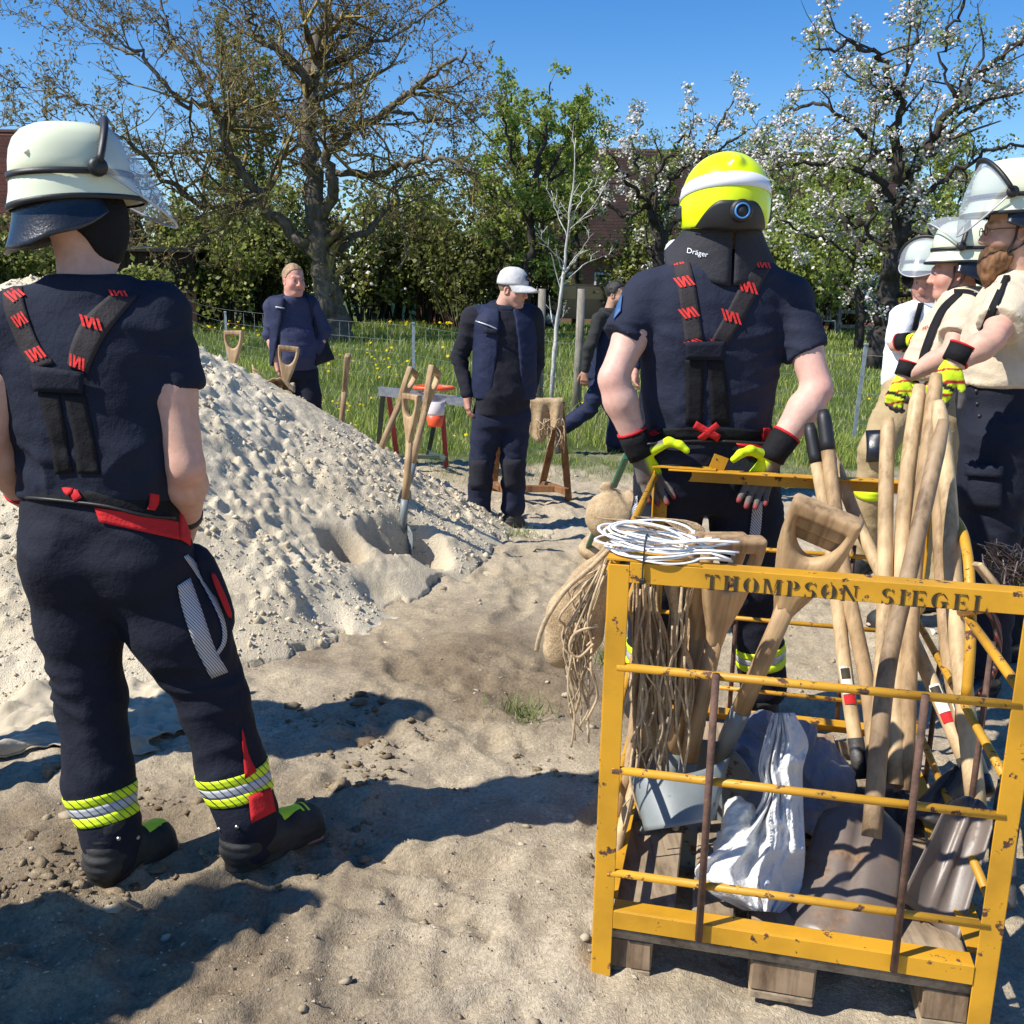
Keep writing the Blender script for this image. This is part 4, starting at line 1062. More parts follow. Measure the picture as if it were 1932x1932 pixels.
strip_px(sb, [(70, 738), (88, 800), (98, 850), (104, 895)], [(112, 740), (122, 800), (130, 850), (138, 892)], .003, 'brace', M['black_cloth'], L, 5)
strip_px(sb, [(120, 742), (134, 800), (142, 850), (146, 893)], [(160, 742), (172, 800), (182, 850), (188, 895)], .003, 'brace', M['black_cloth'], L, 5)
# right hand going into the front pocket, wrist watch
H = hand_points(J['wrR'], J['wrR'] - J['elR'] + np.array([-.02, .03, -.12]), np.array([.8, -.2, .2]), 1, .4)
V2, F2 = hand_mesh(H, J['wrR'], .006); me = mesh_np('hand', V2, [F2]); set_attr(me, 'Col', np.tile(np.array(SK['pale']), (len(V2), 1)))
link('hand', me, M['skin'], L)
w0 = J['elR'] + (J['wrR'] - J['elR']) * .86; wd = unit(J['wrR'] - J['elR']); bm = MB(); bm.tube([w0 - wd * .011, w0 + wd * .011], [.040, .039], 20, cap=False); wt = bm.build('wrist_watch', M['matblack'], L, solid=.006)
bm = MB(); w0 = J['elL'] + (J['wrL'] - J['elL']) * .9; wd = unit(J['wrL'] - J['elL']); bm.tube([w0 - wd * .006, w0 + wd * .006], [.040, .039], 16, cap=False); bm.build('wrist_loop', M['red_cloth'], L, solid=.004)
H = hand_points(J['wrL'], np.array([.05, .12, -.12]), np.array([-.8, -.2, .2]), -1, .5); V2, F2 = hand_mesh(H, J['wrL'], .006); me = mesh_np('hand', V2, [F2]); set_attr(me, 'Col', np.tile(np.array(SK['pale']), (len(V2), 1))); link('hand', me, M['skin'], L)
gL, gR = float(G(212, 1690)[2]), 0
boot(L, P(214, 1610, 2.37), J['toeL'] , gz(-1.03, 2.38) - .006, .007, M['rubber'], 'boot', .19, .060, True, 1.08)
boot(L, P(470, 1575, 2.42), J['toeR'], gz(-.68, 2.45) - .006, .007, M['rubber'], 'boot', .20, .060, True, 1.08)
for (q, tt) in (((232, 1582), tb), ((268, 1580), tb), ((422, 1564), tb), ((455, 1560), tb)):
    d = unit(ray(q[0] - 8, q[1])); h = tb.ray_cast(Vector((0, 0, CAM_H)), Vector(d))
    if h[0] is not None: MB().lathe([(.006, 0), (.005, .003), (0, .004)], np.array(h[0]) - d * .002, 10, np.array(Vector(-d).to_track_quat('Z', 'Y').to_matrix())).build('stud', M['steel'], trou)
# fabric hood hanging under the helmet at the cheek
fire_helmet(L, P(138, 350, 2.42), frame(R(60), R(3), R(-3)), .92, R(72), 'long', True, 105, .24)
Fd = Field(*bounds([J['head'] + .13, J['head'] - .16], .02), .007)
hA = A
Fd.ell(J['head'] + hA @ np.array([.0, .01, .0]), np.array([.088, .10, .115]), hA, 0); Fd.ell(J['head'] + hA @ np.array([0, -.09, -.09]), np.array([.10, .10, .10]), hA, .02, 'sub'); Fd.ell(J['head'] + hA @ np.array([0, .12, -.03]), np.array([.062, .06, .09]), hA, .01, 'sub')
emit(Fd, 'ear_flap', M['black_cloth'], L, .003, 4)
# ---- firefighter in the fluorescent helmet, leaning back on the cage
yw = R(-4)
Yp = thing('person', 'firefighter in bright yellow helmet seen from behind, gloved hands on the cage rail', 'person', (P(1335, 900, 3.35)[0], 3.35, gz(.65, 3.35)))
YT = 3.34
J = dict(pelvis=P(1335, 850, 3.36), chest=P(1345, 610, YT), neck=P(1368, 478, YT), head=P(1370, 395, 3.34), shL=P(1224, 556, YT), shR=P(1490, 562, YT),
         elL=P(1156, 715, 3.22), wrL=P(1204, 848, 3.235), elR=P(1543, 735, 3.22), wrR=P(1462, 852, 3.185),
         hipL=P(1272, 880, 3.37), hipR=P(1398, 880, 3.37), knL=P(1235, 1110, 3.40), knR=P(1420, 1110, 3.38), anL=P(1222, 1310, 3.45), anR=P(1440, 1310, 3.42))
for s, x in (('L', J['anL']), ('R', J['anR'])):
    x[2] = .12; J['toe' + s] = x + np.array([-.05 if s == 'L' else .06, .2, -.1])
A = frame(R(-3), R(-2)); J['_A'] = A; J['_fwd'] = frame(yw)[:, 1]; J['_yaw'] = yw
body_mesh(Yp, J, .0125, SK['ruddy'] if False else (.66, .41, .33), arm_r=(.060, .058, .037))
secs = [S(1214, 1456, 822, 3.35, .135, yw), S(1212, 1458, 770, YT, .135, yw), S(1208, 1468, 690, YT, .14, yw), S(1204, 1478, 630, YT, .15, yw), S(1206, 1486, 565, YT, .135, yw), S(1240, 1480, 522, YT, .115, yw), S(1290, 1450, 488, YT, .09, yw)]
lo, hi = bounds([q[0] for q in secs] + [J['shL'], J['shR'], J['elL'], J['elR']], .17); Fd = Field(lo, hi, .0085)
hl, hr = P(1172, 640, 3.27), P(1524, 668, 3.27)
for s, e in (('L', hl), ('R', hr)):
    sh = J['sh' + s]; Fd.cone(J['neck'] + (0, 0, -.03), sh, .065, .07, .06); Fd.cone(sh, e, .072, .073, .04)
sleeve_cut(Fd, hl, hl - J['shL'] + np.array([-.02, 0, 0]), .11); sleeve_cut(Fd, hr, hr - J['shR'] + np.array([.03, 0, 0]), .11); torso(Fd, secs, .03)
shirt, sb = emit(Fd, 'polo_shirt', M['polo'], Yp, .0062, 31, [(P(1260, 800, 3.2), .1, 1.5), (P(1420, 790, 3.2), .1, 1.3), (P(1240, 640, 3.25), .07, 1.0), (P(1460, 680, 3.25), .08, 1.2)], want_bvh=True)
ts = [S(1222, 1452, 960, 3.37, .10, yw), S(1208, 1458, 900, 3.37, .145, yw), S(1212, 1458, 850, 3.36, .14, yw), S(1214, 1456, 800, 3.35, .134, yw)]
lo, hi = bounds([q[0] for q in ts] + [J[k + s] for k in ('hip', 'kn', 'an') for s in 'LR'], .16); Fd = Field(lo, hi, .0125); torso(Fd, ts, .03)
for q in ((1275, 890), (1395, 890)): Fd.ell(P(*q, 3.30), (.11, .095, .12), None, .05)
for s in 'LR': Fd.chain([J['hip' + s], (J['hip' + s] + J['kn' + s]) / 2, J['kn' + s], J['an' + s] + np.array([0, 0, .05])], [.125, .115, .095, .085], .05)
trou, tb = emit(Fd, 'trousers', M['trouser'], Yp, .006, 41, [(J['knL'], .14, 1.0), (J['knR'], .14, 1.0)], want_bvh=True)
for s in 'LR':
    an, kn = J['an' + s], J['kn' + s]
    for k, mt in enumerate(('hiviz', 'silver', 'hiviz')): ring_band(tb, kn, an - kn, .22 + .028 * k, .2475 + .028 * k, .004, 'reflective_band', M[mt], trou, far=.2, n=28)
    boot(Yp, an + np.array([0, 0, .02]), J['toe' + s], gz(an[0], an[1]) - .005, .009, M['rubber'], 'boot', .22, .062, False, 1.08)
strip_px(tb, [(1187, 940), (1184, 980), (1183, 1040)], [(1204, 935), (1204, 980), (1203, 1040)], .004, 'thigh_reflector', M['hatch'], trou, 4)
strip_px(tb, [(1420, 950), (1416, 990), (1412, 1030)], [(1438, 945), (1436, 990), (1430, 1030)], .004, 'thigh_reflector', M['hatch'], trou, 4)
wb_ = strip_px(sb, [(1216, 812), (1290, 806), (1370, 806), (1456, 815)], [(1216, 838), (1290, 832), (1370, 832), (1456, 838)], .007, 'waistband', M['black_cloth'], Yp, 6, 8, Y=3.2)
zz = []
for q in catmull([(1220, 838), (1290, 833), (1350, 832), (1400, 834), (1452, 838)], 8):
    d = unit(ray(*q)); h = sb.ray_cast(Vector((0, 0, CAM_H)), Vector(d)); zz.append((np.array(h[0]) if h[0] is not None else P(q[0], q[1], 3.21)) - d * .010)
MB().tube(zz, .0048, 6).build('zip', M['matblack'], wb_)
for a, b in (((1310, 800), (1356, 826)), ((1354, 800), (1320, 828))):
    a = np.array(a, float); b = np.array(b, float); nr = np.array([-(b - a)[1], (b - a)[0]]); nr = nr / np.linalg.norm(nr) * 6
    strip_px(sb, [a - nr, (a + b) / 2 - nr, b - nr], [a + nr, (a + b) / 2 + nr, b + nr], .013, 'tape_cross', M['red_cloth'], wb_, 4, Y=3.2)
for q in ((1228, 814), (1440, 806)):
    patch(sb, [(q[0] - 6, q[1]), (q[0] + 6, q[1]), (q[0] + 7, q[1] + 20), (q[0] - 6, q[1] + 20)], 4, 4, .014, 'belt_loop', M['red_cloth'], wb_, Y=3.2)
patch(tb, [(1388, 836), (1450, 832), (1446, 858), (1406, 862)], 7, 5, .004, 'hip_panel', M['red_cloth'], trou, Y=3.25)
# braces
br = strip_px(sb, [(1267, 492), (1278, 540), (1286, 595), (1293, 648)], [(1300, 486), (1312, 540), (1320, 595), (1327, 642)], .003, 'brace', M['charcoal'], Yp, 6, 6, Y=3.2)
for c, e1, e2 in (((1276, 492), (20, -4), (4, 18)), ((1290, 531), (30, -6), (4, 24)), ((1299, 590), (30, -6), (4, 24)), ((1307, 645), (26, -8), (4, 10))): logo(sb, c, e1, (-e2[0] * .6, -e2[1]), .009, br, 3.2)
br = strip_px(sb, [(1420, 505), (1394, 545), (1366, 598), (1340, 645)], [(1453, 505), (1430, 552), (1402, 602), (1370, 652)], .003, 'brace', M['charcoal'], Yp, 6, 6, Y=3.2)
for c, e1, e2 in (((1440, 500), (26, 2), (-8, 12)), ((1410, 541), (34, 8), (-8, 22)), ((1379, 597), (34, 10), (-8, 22)), ((1352, 648), (22, 8), (-4, 10))): logo(sb, c, e1, (-e2[0], -e2[1]), .009, br, 3.2)
patch(sb, [(1293, 645), (1370, 643), (1366, 680), (1294, 678)], 9, 5, .006, 'brace_patch', M['trouser'], Yp, .003, 3.2)
strip_px(sb, [(1293, 678), (1294, 730), (1293, 802)], [(1328, 678), (1328, 730), (1326, 802)], .003, 'brace', M['black_cloth'], Yp, 5, Y=3.2)
strip_px(sb, [(1334, 678), (1338, 730), (1342, 802)], [(1366, 680), (1372, 730), (1378, 802)], .003, 'brace', M['black_cloth'], Yp, 5, Y=3.2)
# shoulder badge on the left sleeve
patch(sb, [(1168, 566), (1176, 556), (1172, 588), (1158, 604)], 4, 6, .004, 'sleeve_badge', simple('dark_blue_badge', (.03, .10, .26), .6, .3, 60), shirt, Y=3.2)
# helmet
hc = P(1370, 372, 3.33); hA = frame(R(-2), R(2)); s_ = 1.0
T = lambda q: hc + (np.asarray(q, float).reshape(-1, 3)) @ hA.T
lo, hi = bounds([hc + .2, hc - .2], .0)
Fh = Field(lo, hi, .0075)
Fh.ell(hc + hA @ np.array([0, .01, .0]), (.140, .165, .142), hA, .0); Fh.ell(hc + hA @ np.array([0, .01, -.06]), (.142, .162, .13), hA, .03)
Fh.cone(hc + hA @ np.array([0, -.10, .095]), hc + hA @ np.array([0, .10, .12]), .026, .03, .012)
full = Fh.copy(); V0, F0 = full.extract(); hb = bvh_of(relax(V0, F0, 2), F0)
Q = np.stack(np.meshgrid(*Fh.ax, indexing='ij'), -1); q = (Q - hc) @ hA
Fh.D = np.maximum(Fh.D, (-.105 + .045 * sstep(.03, -.1, q[..., 1]) * 0 - q[..., 2]).astype(np.float32))
Fh.D = np.maximum(Fh.D, -np.maximum(np.linalg.norm((q - (0, .02, -.12)) / (.118, .14, .21), axis=-1) - 1, -1).astype(np.float32) * .1)
helm = emit(Fh, 'helmet', M['hivhelm'], Yp, 0, rel=2)
def on_helm(pts, off):                                  # pts in helmet axes (x right, z up), seen from behind
    out = []
    for x, z in pts:
        d = hA @ np.array([0, 1.0, 0]); o = hc + hA @ np.array([x, -.6, z]); h = hb.ray_cast(Vector(o), Vector(d)); out.append((np.array(h[0]) if h[0] is not None else o + d * .52) - d * off)
    return out
def wrap(rows, off, name, mat, parent, solid=.002):
    """rows of (angle about the crown, height) wrapped round the helmet from behind"""
    A_ = []
    for row in rows:
        r2 = []
        for a, z in row:
            d = hA @ np.array([math.sin(a), -math.cos(a), 0]); c0 = hc + hA @ np.array([0, .01, z]); h = hb.ray_cast(Vector(c0 + d * .4), Vector(-d), .4)
            r2.append((np.array(h[0]) if h[0] is not None else c0 + d * .1) + d * off)
        A_.append(r2)
    return MB().grid(A_).build(name, mat, parent, solid=solid)
an_ = np.linspace(-2.2, 2.2, 41)
wrap([[(a, .070 - .052 * (1 - math.cos(a)) * .75 + .0) for a in an_], [(a, .048 - .052 * (1 - math.cos(a)) * .75) for a in an_], [(a, .027 - .052 * (1 - math.cos(a)) * .75) for a in an_]], .0025, 'reflective_stripe', M['whitetape'], helm)
top = [-.018 - .085 * float(sstep(.28, 1.0, abs(a))) for a in np.linspace(-1.02, 1.02, 31)]
wrap([[(a, t * (1 - u) + (-.112 + .012 * abs(a)) * u) for a, t in zip(np.linspace(-1.02, 1.02, 31), top)] for u in np.linspace(0, 1, 8)], .003, 'rear_shell', M['matblack'], helm, .004)
k0 = on_helm([(0.012, -.050)], 0)[0]; Mk = hA @ np.array(Matrix.Rotation(R(90), 3, 'X'))
kb = MB().lathe([(.036, -.01), (.036, .012), (.030, .018), (.022, .020), (0, .020)], k0, 24, Mk).build('size_dial', M['matblack'], helm)
for i in range(12):
    a = i * math.pi / 6; MB
MB().lathe([(.0245, .016), (.0245, .024), (.0195, .025), (.0195, .018)], k0, 24, Mk).build('dial_ring', M['blue'], helm)
MB().lathe([(.0195, .018), (.0195, .0225), (0, .024)], k0, 20, Mk).build('dial_button', M['matblack'], helm)
for sx in (-1, 1): MB().box(T([sx * .146, .02, -.055])[0], (.02, .05, .05), hA, .008).build('side_mount', M['matblack'], helm)
# neck cape with a slit up the middle
def cape(a0, a1, name):
    A_ = []
    for t in np.linspace(0, 1, 12):
        row = []
        for a in np.linspace(a0, a1, 15):
            r = .125 + .012 * t + .055 * t ** 1.3 * min(1, abs(a) / 1.2) ** 1.5 + .007 * math.sin(a * 6 + 2 * t) * t
            z = -.095 - .185 * t + .05 * t * (abs(a) / 1.2) ** 1.5
            row.append(T([r * math.sin(a), -.128 * math.cos(a) - (.022 * t) * math.cos(a) + .02, z])[0])
        A_.append(row)
    return MB().grid(A_).build(name, M['trouser'], helm, solid=.002)
M['cape'] = cloth('charcoal_cape_cloth', (.032, .032, .038), .75)
for a0, a1 in ((-2.0, .03), (.10, 2.0)):
    o = cape(a0, a1, 'neck_cape'); o.data.materials.clear(); o.data.materials.append(M['cape'])
def text_mesh(txt, size, font=None, extrude=.0006):
    cu = bpy.data.curves.new('txt', 'FONT'); cu.body = txt; cu.size = size; cu.extrude = extrude; cu.align_x = 'CENTER'; cu.resolution_u = 3
    ob = bpy.data.objects.new('txt', cu); col.objects.link(ob); dg = bpy.context.evaluated_depsgraph_get(); me = bpy.data.meshes.new_from_object(ob.evaluated_get(dg))
    bpy.data.objects.remove(ob); bpy.data.curves.remove(cu); return me
def place_text(txt, size, o, u, v, name, mat, parent, extrude=.0006, bend=None):
    me = text_mesh(txt, size, None, extrude); u = unit(u); v = unit(v - u * np.dot(u, v)); w = np.cross(u, v)
    me.transform(Matrix(((u[0], v[0], w[0], o[0]), (u[1], v[1], w[1], o[1]), (u[2], v[2], w[2], o[2]), (0, 0, 0, 1))))
    return link(name, me, mat, parent)
def text_px(bvh, txt, o, e1, e2, off, name, mat, parent, Y=3):
    """lettering laid on a surface; o centre of the base line, e1 one em along, e2 one em up, in pixels"""
    me = text_mesh(txt, 1.0, None, 0.0); o = np.asarray(o, float); e1 = np.asarray(e1, float); e2 = np.asarray(e2, float)
    for v in me.vertices:
        q = o + e1 * v.co.x + e2 * v.co.y; d = unit(ray(*q)); h = bvh.ray_cast(Vector((0, 0, CAM_H)), Vector(d))
        v.co = Vector((np.array(h[0]) - d * off) if h[0] is not None else np.array(bvh.find_nearest(Vector(P(q[0], q[1], Y)))[0]))
    return link(name, me, mat, parent)
cb_ = [o for o in helm.children if o.name.startswith('neck_cape')]
cv = [np.array([v.co[:] for v in o.data.vertices]) + np.array(OFF[o.name]) for o in cb_]; cbv = bvh_of(cv[0], np.array([list(p.vertices) for p in cb_[0].data.polygons]))
text_px(cbv, 'Dräger', (1315, 481), (14, 3), (2, -14), .005, 'lettering', M['whitetape'], helm, 3.18)
# gloves on the rail
def glove(root, H, w, d_up, vox=.005, green_back=True):
    V, Fq = hand_mesh(H, w, vox, 1.22); me = mesh_np('glove', V, [Fq]); g = link('glove', me, M['glovecol'], root)
    d, nrm, t = H['axes']; q = V - w; u = q @ d; n_ = q @ nrm; tt = q @ t
    C = np.tile(np.array([.15, .13, .115]), (len(V), 1))
    back = sstep(.0, .02, tt) * sstep(.0, .02, u) * sstep(.11, .09, u)
    C = C * (1 - back[:, None]) + np.array([.62, .80, .02]) * back[:, None]
    thumb = np.min([np.linalg.norm(V - p, axis=1) for p in H['thumb'][1:]], axis=0) < .02
    C[thumb] = (.62, .80, .02)
    for f in H['fingers']:
        tip = np.exp(-(np.linalg.norm(V - f[3], axis=1) / .013) ** 4); C = C * (1 - tip[:, None]) + np.array([.30, .035, .04]) * tip[:, None]
    set_attr(me, 'Col', C)
    fd = unit(d_up); c = w
    bm = MB(); bm.tube([c - fd * .065, c - fd * .03, c + fd * .005, c + d * .03], [.046, .045, .042, .041], 18, cap=False); cf = bm.build('glove_cuff', M['black_cloth'], g, solid=.006)
    bm = MB(); bm.tube([c - fd * .070, c - fd * .062], [.0475, .0475], 18, cap=False); bm.build('cuff_piping', M['red_cloth'], g, solid=.006)
    b = MB(); b.tube([c + nrm * .043 - t * .02, c + nrm * .05, c + nrm * .04 + t * .025], .012, 8, flat=.4); b.build('wrist_strap', M['glovegrey'], g)
    return g
M['glovecol'] = attr_mat('work_glove', .85, .3, 300, .12, spec=.15, vs=60)
rail_y = 3.12
for s, w, tip, side, dirv, nr in (('L', J['wrL'], P(1265, 955, 3.10), -1, None, None), ('R', J['wrR'], P(1412, 955, 3.02), 1, None, None)):
    H = hand_points(w, np.array([.50 if s == 'L' else -.42, -.02, -1.0]), np.array([0, 1.0, .15]), -side, .12, .10, 1.15, 1.25, curls=(.05, .1, .12, .2))
    H['thumb'] = [q + (np.array([.005, -.03, .034]) if s == 'L' else np.array([0, -.012, .012])) * min(1, k_ + .3) for k_, q in enumerate(H['thumb'])]
    glove(Yp, H, w, w - J['el' + s])
# ---- man in the pale cap, looking aside
def vest(root, J, secs, vox, mat, seed, openfront=True, collar=True):
    lo, hi = bounds([q[0] for q in secs] + [J['shL'], J['shR'], J['neck']], .16); Fd = Field(lo, hi, vox)
    for s in 'LR': Fd.cone(J['neck'] + (0, 0, -.05), J['sh' + s] + (J['neck'] - J['sh' + s]) * .12, .078, .076, .05)
    torso(Fd, secs, .03); fw = J['_fwd']; c = secs[0][0]
    if openfront:
        rt = np.cross(fw, (0, 0, 1))
        def slot(Q): v = Q - J['neck']; u = v @ rt; f = v @ fw; z = Q[..., 2] - J['neck'][2]; return np.maximum(np.abs(u - OPEN[0]) - (OPEN[1] + OPEN[2] * -z), -(f - .02))
        Fd.func(lo, hi, slot, .01, 'sub')
    return emit(Fd, 'vest', mat, root, .0055, seed, want_bvh=True)
def zone_col(me, fn): pass
yw = R(180 - 18)
C = thing('person', 'man in pale grey cap and navy vest over a hoodie, looking to the side', 'person', (*G(943, 985)[:2], 0))
CY = 6.62
J = stand((P(943, 900, CY)[0], CY, 0), yw, 1.72)
J.update(pelvis=P(948, 770, CY), chest=P(950, 640, CY), neck=P(950, 580, CY), head=P(968, 545, CY - .02), shR=P(892, 600, CY - .02), shL=P(1004, 598, CY + .05),
         elR=P(866, 678, CY + .03), wrR=P(882, 745, CY - .04), elL=P(1012, 680, CY + .1), wrL=P(1000, 745, CY + .06),
         hipR=P(922, 785, CY), hipL=P(972, 785, CY), knR=P(908, 872, CY - .02), knL=P(968, 870, CY), anR=P(904, 962, CY), anL=P(968, 955, CY + .03), toeR=G(903, 994), toeL=G(985, 988))
A = frame(R(180 - 62), R(-10)); J['_A'] = A
head = head_mesh(J['head'], A, J['neck'], .96, .0055, (.56, .31, .23), (.12, .08, .05))
H = hand_points(J['wrR'], np.array([.04, -.04, -1.0]), np.array([-.9, -.3, 0]), 1, .3); hands = [hand_mesh(H, J['wrR'], .0055, 1.08)]
body_mesh(C, J, .016, (.56, .32, .24), head, hands)
sl, slb, tr, trb = auto_clothes(C, J, .0115, M['hoodie'], M['vest'], True, 1.05, 'hoodie', amp=.006, seed=51, belly=.02, fat=1.05)
tr.data.materials.clear(); tr.data.materials.append(M['tr2']) if 'tr2' in M else tr.data.materials.append(M['trouser2'] if 'trouser2' in M else cloth('navy_work_trousers', (.018, .022, .045), .85))
OPEN = (.01, .045, .10)
vs = [S(890, 1012, 752, CY, .155, yw), S(890, 1014, 700, CY, .165, yw), S(892, 1014, 650, CY, .16, yw), S(890, 1012, 605, CY, .14, yw), S(915, 990, 582, CY, .10, yw)]
v, vb = vest(C, J, vs, .0105, M['vest'], 52)
for l, r in (((952, 585), (926, 640)),): pass
strip_px(vb, [(950, 592), (958, 650), (944, 705), (930, 748)], [(953, 592), (961, 650), (948, 705), (934, 748)], .006, 'zip', M['silver'], v, 2, Y=6.4)
strip_px(vb, [(898, 605), (920, 612), (938, 620)], [(898, 607), (920, 614.5), (938, 622.5)], .006, 'reflective_piping', M['silver'], v, 2, Y=6.4)
patch(vb, [(914, 618), (940, 622), (940, 632), (912, 629)], 5, 3, .008, 'pocket_flap', M['trouser'], v, Y=6.4)
# hood lying round the neck
Fd = Field(*bounds([J['neck'] + .2, J['neck'] - .2], 0), .011); nk = J['neck'] + (0, .02, .01)
for a in np.linspace(0, 6.283, 13): Fd.cone(nk + np.array([.085 * math.cos(a), .075 * math.sin(a), .02 * math.sin(a) - .015]), nk + np.array([.085 * math.cos(a + .5), .075 * math.sin(a + .5), .02 * math.sin(a + .5) - .015]), .036, .036, .02)
emit(Fd, 'hood', M['navy'], C, .005, 53)
pat = patch(trb, [(888, 868), (920, 868), (922, 925), (888, 922)], 6, 6, .004, 'knee_panel', M['hoodie'], tr, Y=6.5); patch(trb, [(950, 868), (986, 866), (986, 920), (952, 924)], 6, 6, .004, 'knee_panel', M['hoodie'], tr, Y=6.5)
for s, t in (('R', J['toeR']), ('L', J['toeL'])): boot(C, J['an' + s], t, gz(J['an' + s][0], J['an' + s][1]), .009, M['shoe'], 'shoe', .12, .05)
# baseball cap
def cap(root, c, A, s=1.0):
    T = lambda q: c + (np.asarray(q, float).reshape(-1, 3) * s) @ A.T; a = np.arange(32) * 2 * np.pi / 32; rows = []
    for z, r in ((.135, .003), (.133, .03), (.122, .06), (.098, .083), (.065, .096), (.035, .1), (.018, .100)):
        rows.append(np.stack([r * .90 * np.cos(a), r * 1.08 * np.sin(a) - .008, np.full_like(a, z)], -1))
    rows = np.array(rows); o = MB().grid(T(rows).reshape(rows.shape), close_v=True).build('cap', M['capcloth'], root, solid=.003)
    b = np.linspace(.18, np.pi - .18, 17); rr = []
    for t in np.linspace(0, 1, 6): rr.append(np.stack([(.088 * np.cos(b)) * (1 - .05 * t), .095 * np.sin(b) + t * .105 * np.sin(b) ** .6 - .008, .026 - .032 * t ** 1.5 - .018 * np.abs(np.cos(b)) ** 2 * (.3 + t)], -1))
    rr = np.array(rr); MB().grid(T(rr).reshape(rr.shape)).build('cap_peak', M['capcloth'], o, solid=.004)
    e = np.stack([.024 * np.cos(a[::2]), np.zeros(16), .018 * np.sin(a[::2])], -1); e2 = e * .55
    def on(q): q = q.copy(); q[:, 2] += .072; q[:, 1] = .104 - .0 * q[:, 0] - .35 * (q[:, 2] - .06) - 4.2 * q[:, 0] ** 2; return q
    MB().add(T(on(e) + (0, .003, 0)), [tuple(range(16))]).build('cap_badge', M['navy'], o); MB().add(T(on(e2 * (1.3, 1, .7)) + (0, .005, 0)), [tuple(range(16))]).build('badge_centre', M['red_logo'], o)
    return o
cap(C, J['head'] + A @ np.array([0, 0, .006]), A @ np.array(Matrix.Rotation(R(5), 3, 'X')), 1.0)
hV, hF, hC = hair_mesh(J['head'], A, .96, .006, (.20, .15, .10), .005, -.04, .01, tousle=.001); me = mesh_np('hair', hV, [hF]); set_attr(me, 'Col', hC); link('hair', me, M['hair'], C)
# spectacles
def specs(root, c, A, s=.96):
    X = lambda p: c + A @ (np.asarray(p, float) * s); b = MB()
    for sx in (-1, 1):
        a = np.linspace(0, 6.283, 15); b.tube([X((sx * .033 + .022 * math.cos(t), .106, .0 + .016 * math.sin(t))) for t in a], .0016, 5, cap=False); b.tube([X((sx * .055, .102, .004)), X((sx * .079, .06, .006)), X((sx * .082, -.005, .004))], .0016, 5)
    b.tube([X((-.011, .108, .004)), X((.011, .108, .004))], .0016, 5)
    return b.build('spectacles', M['matblack'], root)
specs(C, J['head'], A)

# ---- fair-haired man behind the heap
yw = R(180 - 28); DY = 8.6
D = thing('person', 'fair-haired bareheaded man in open navy vest behind the sand heap', 'person', (*P(560, 700, DY)[:2], gz(*P(560, 700, DY)[:2])))
J = stand((P(560, 700, DY)[0], DY, 0), yw, 1.80)
J.update(pelvis=P(562, 690, DY), chest=P(550, 612, DY), neck=P(550, 560, DY), head=P(554, 529, DY), shR=P(512, 578, DY - .02), shL=P(588, 575, DY + .08),
         elR=P(509, 630, DY - .02), wrR=P(522, 680, DY - .1), elL=P(612, 628, DY + .1), wrL=P(590, 675, DY), hipR=P(545, 705, DY), hipL=P(580, 705, DY), knR=P(550, 790, DY), knL=P(592, 790, DY), anR=P(552, 868, DY), anL=P(600, 868, DY))
g0 = gz(*P(575, 700, DY)[:2])
for s in 'LR': J['an' + s][2] = g0 + .1; J['toe' + s] = J['an' + s] + np.array([.08, -.18, -.1])
A = frame(R(180 - 38), R(-2)); J['_A'] = A
head = head_mesh(J['head'], A, J['neck'], 1.06, .0065, (.62, .30, .23), (.45, .30, .18), jaw=1.12)
H = hand_points(J['wrR'], np.array([.1, -.1, -1.0]), np.array([-.9, -.3, 0]), 1, .35); hands = [hand_mesh(H, J['wrR'], .007, 1.1)]
body_mesh(D, J, .015, (.60, .33, .25), head, hands, arm_r=(.046, .044, .036))
Jl = dict(J); Jl['wrR'] = J['elR'] + (J['wrR'] - J['elR']) * .12
sl, slb, tr, trb = auto_clothes(D, Jl, .012, M['greyblue'], M['trouser'], True, .93, 'sweater', amp=.007, seed=61, belly=.035)
OPEN = (-.02, .10, .20)
vs = [S(510, 604, 690, DY, .15, yw), S(509, 598, 650, DY, .155, yw), S(509, 593, 612, DY, .15, yw), S(510, 590, 580, DY, .13, yw), S(520, 584, 562, DY, .11, yw)]
v, vb = vest(D, J, vs, .012, M['vest'], 62)
strip_px(vb, [(520, 578), (535, 580), (548, 582)], [(520, 580.5), (535, 582.5), (548, 584.5)], .008, 'reflective_piping', M['silver'], v, 2, Y=8.3)
# vest flap swinging open
rows = []
for t in np.linspace(0, 1, 7):
    top = P(592, 566, DY + .05); bot = P(596, 690, DY - .05); a_ = top * (1 - t) + bot * t; b_ = P(600 + 31 * t, 600 + 78 * t, DY + .16) if t > 0 else P(596, 572, DY + .1)
    rows.append([a_ * (1 - u) + b_ * u + np.array([0, .03 * math.sin(u * 3.1), 0]) for u in np.linspace(0, 1, 5)])
MB().grid(rows).build('vest_flap', M['hoodie'], v, solid=.012)
hV, hF, hC = hair_mesh(J['head'], A, 1.06, .006, (.34, .215, .12), .006, -.008, .06, seed=5, tousle=.003); me = mesh_np('hair', hV, [hF]); set_attr(me, 'Col', hC); link('hair', me, M['hair'], D)
for s in 'LR': boot(D, J['an' + s], J['toe' + s], g0, .012, M['shoe'], 'shoe', .12, .055)

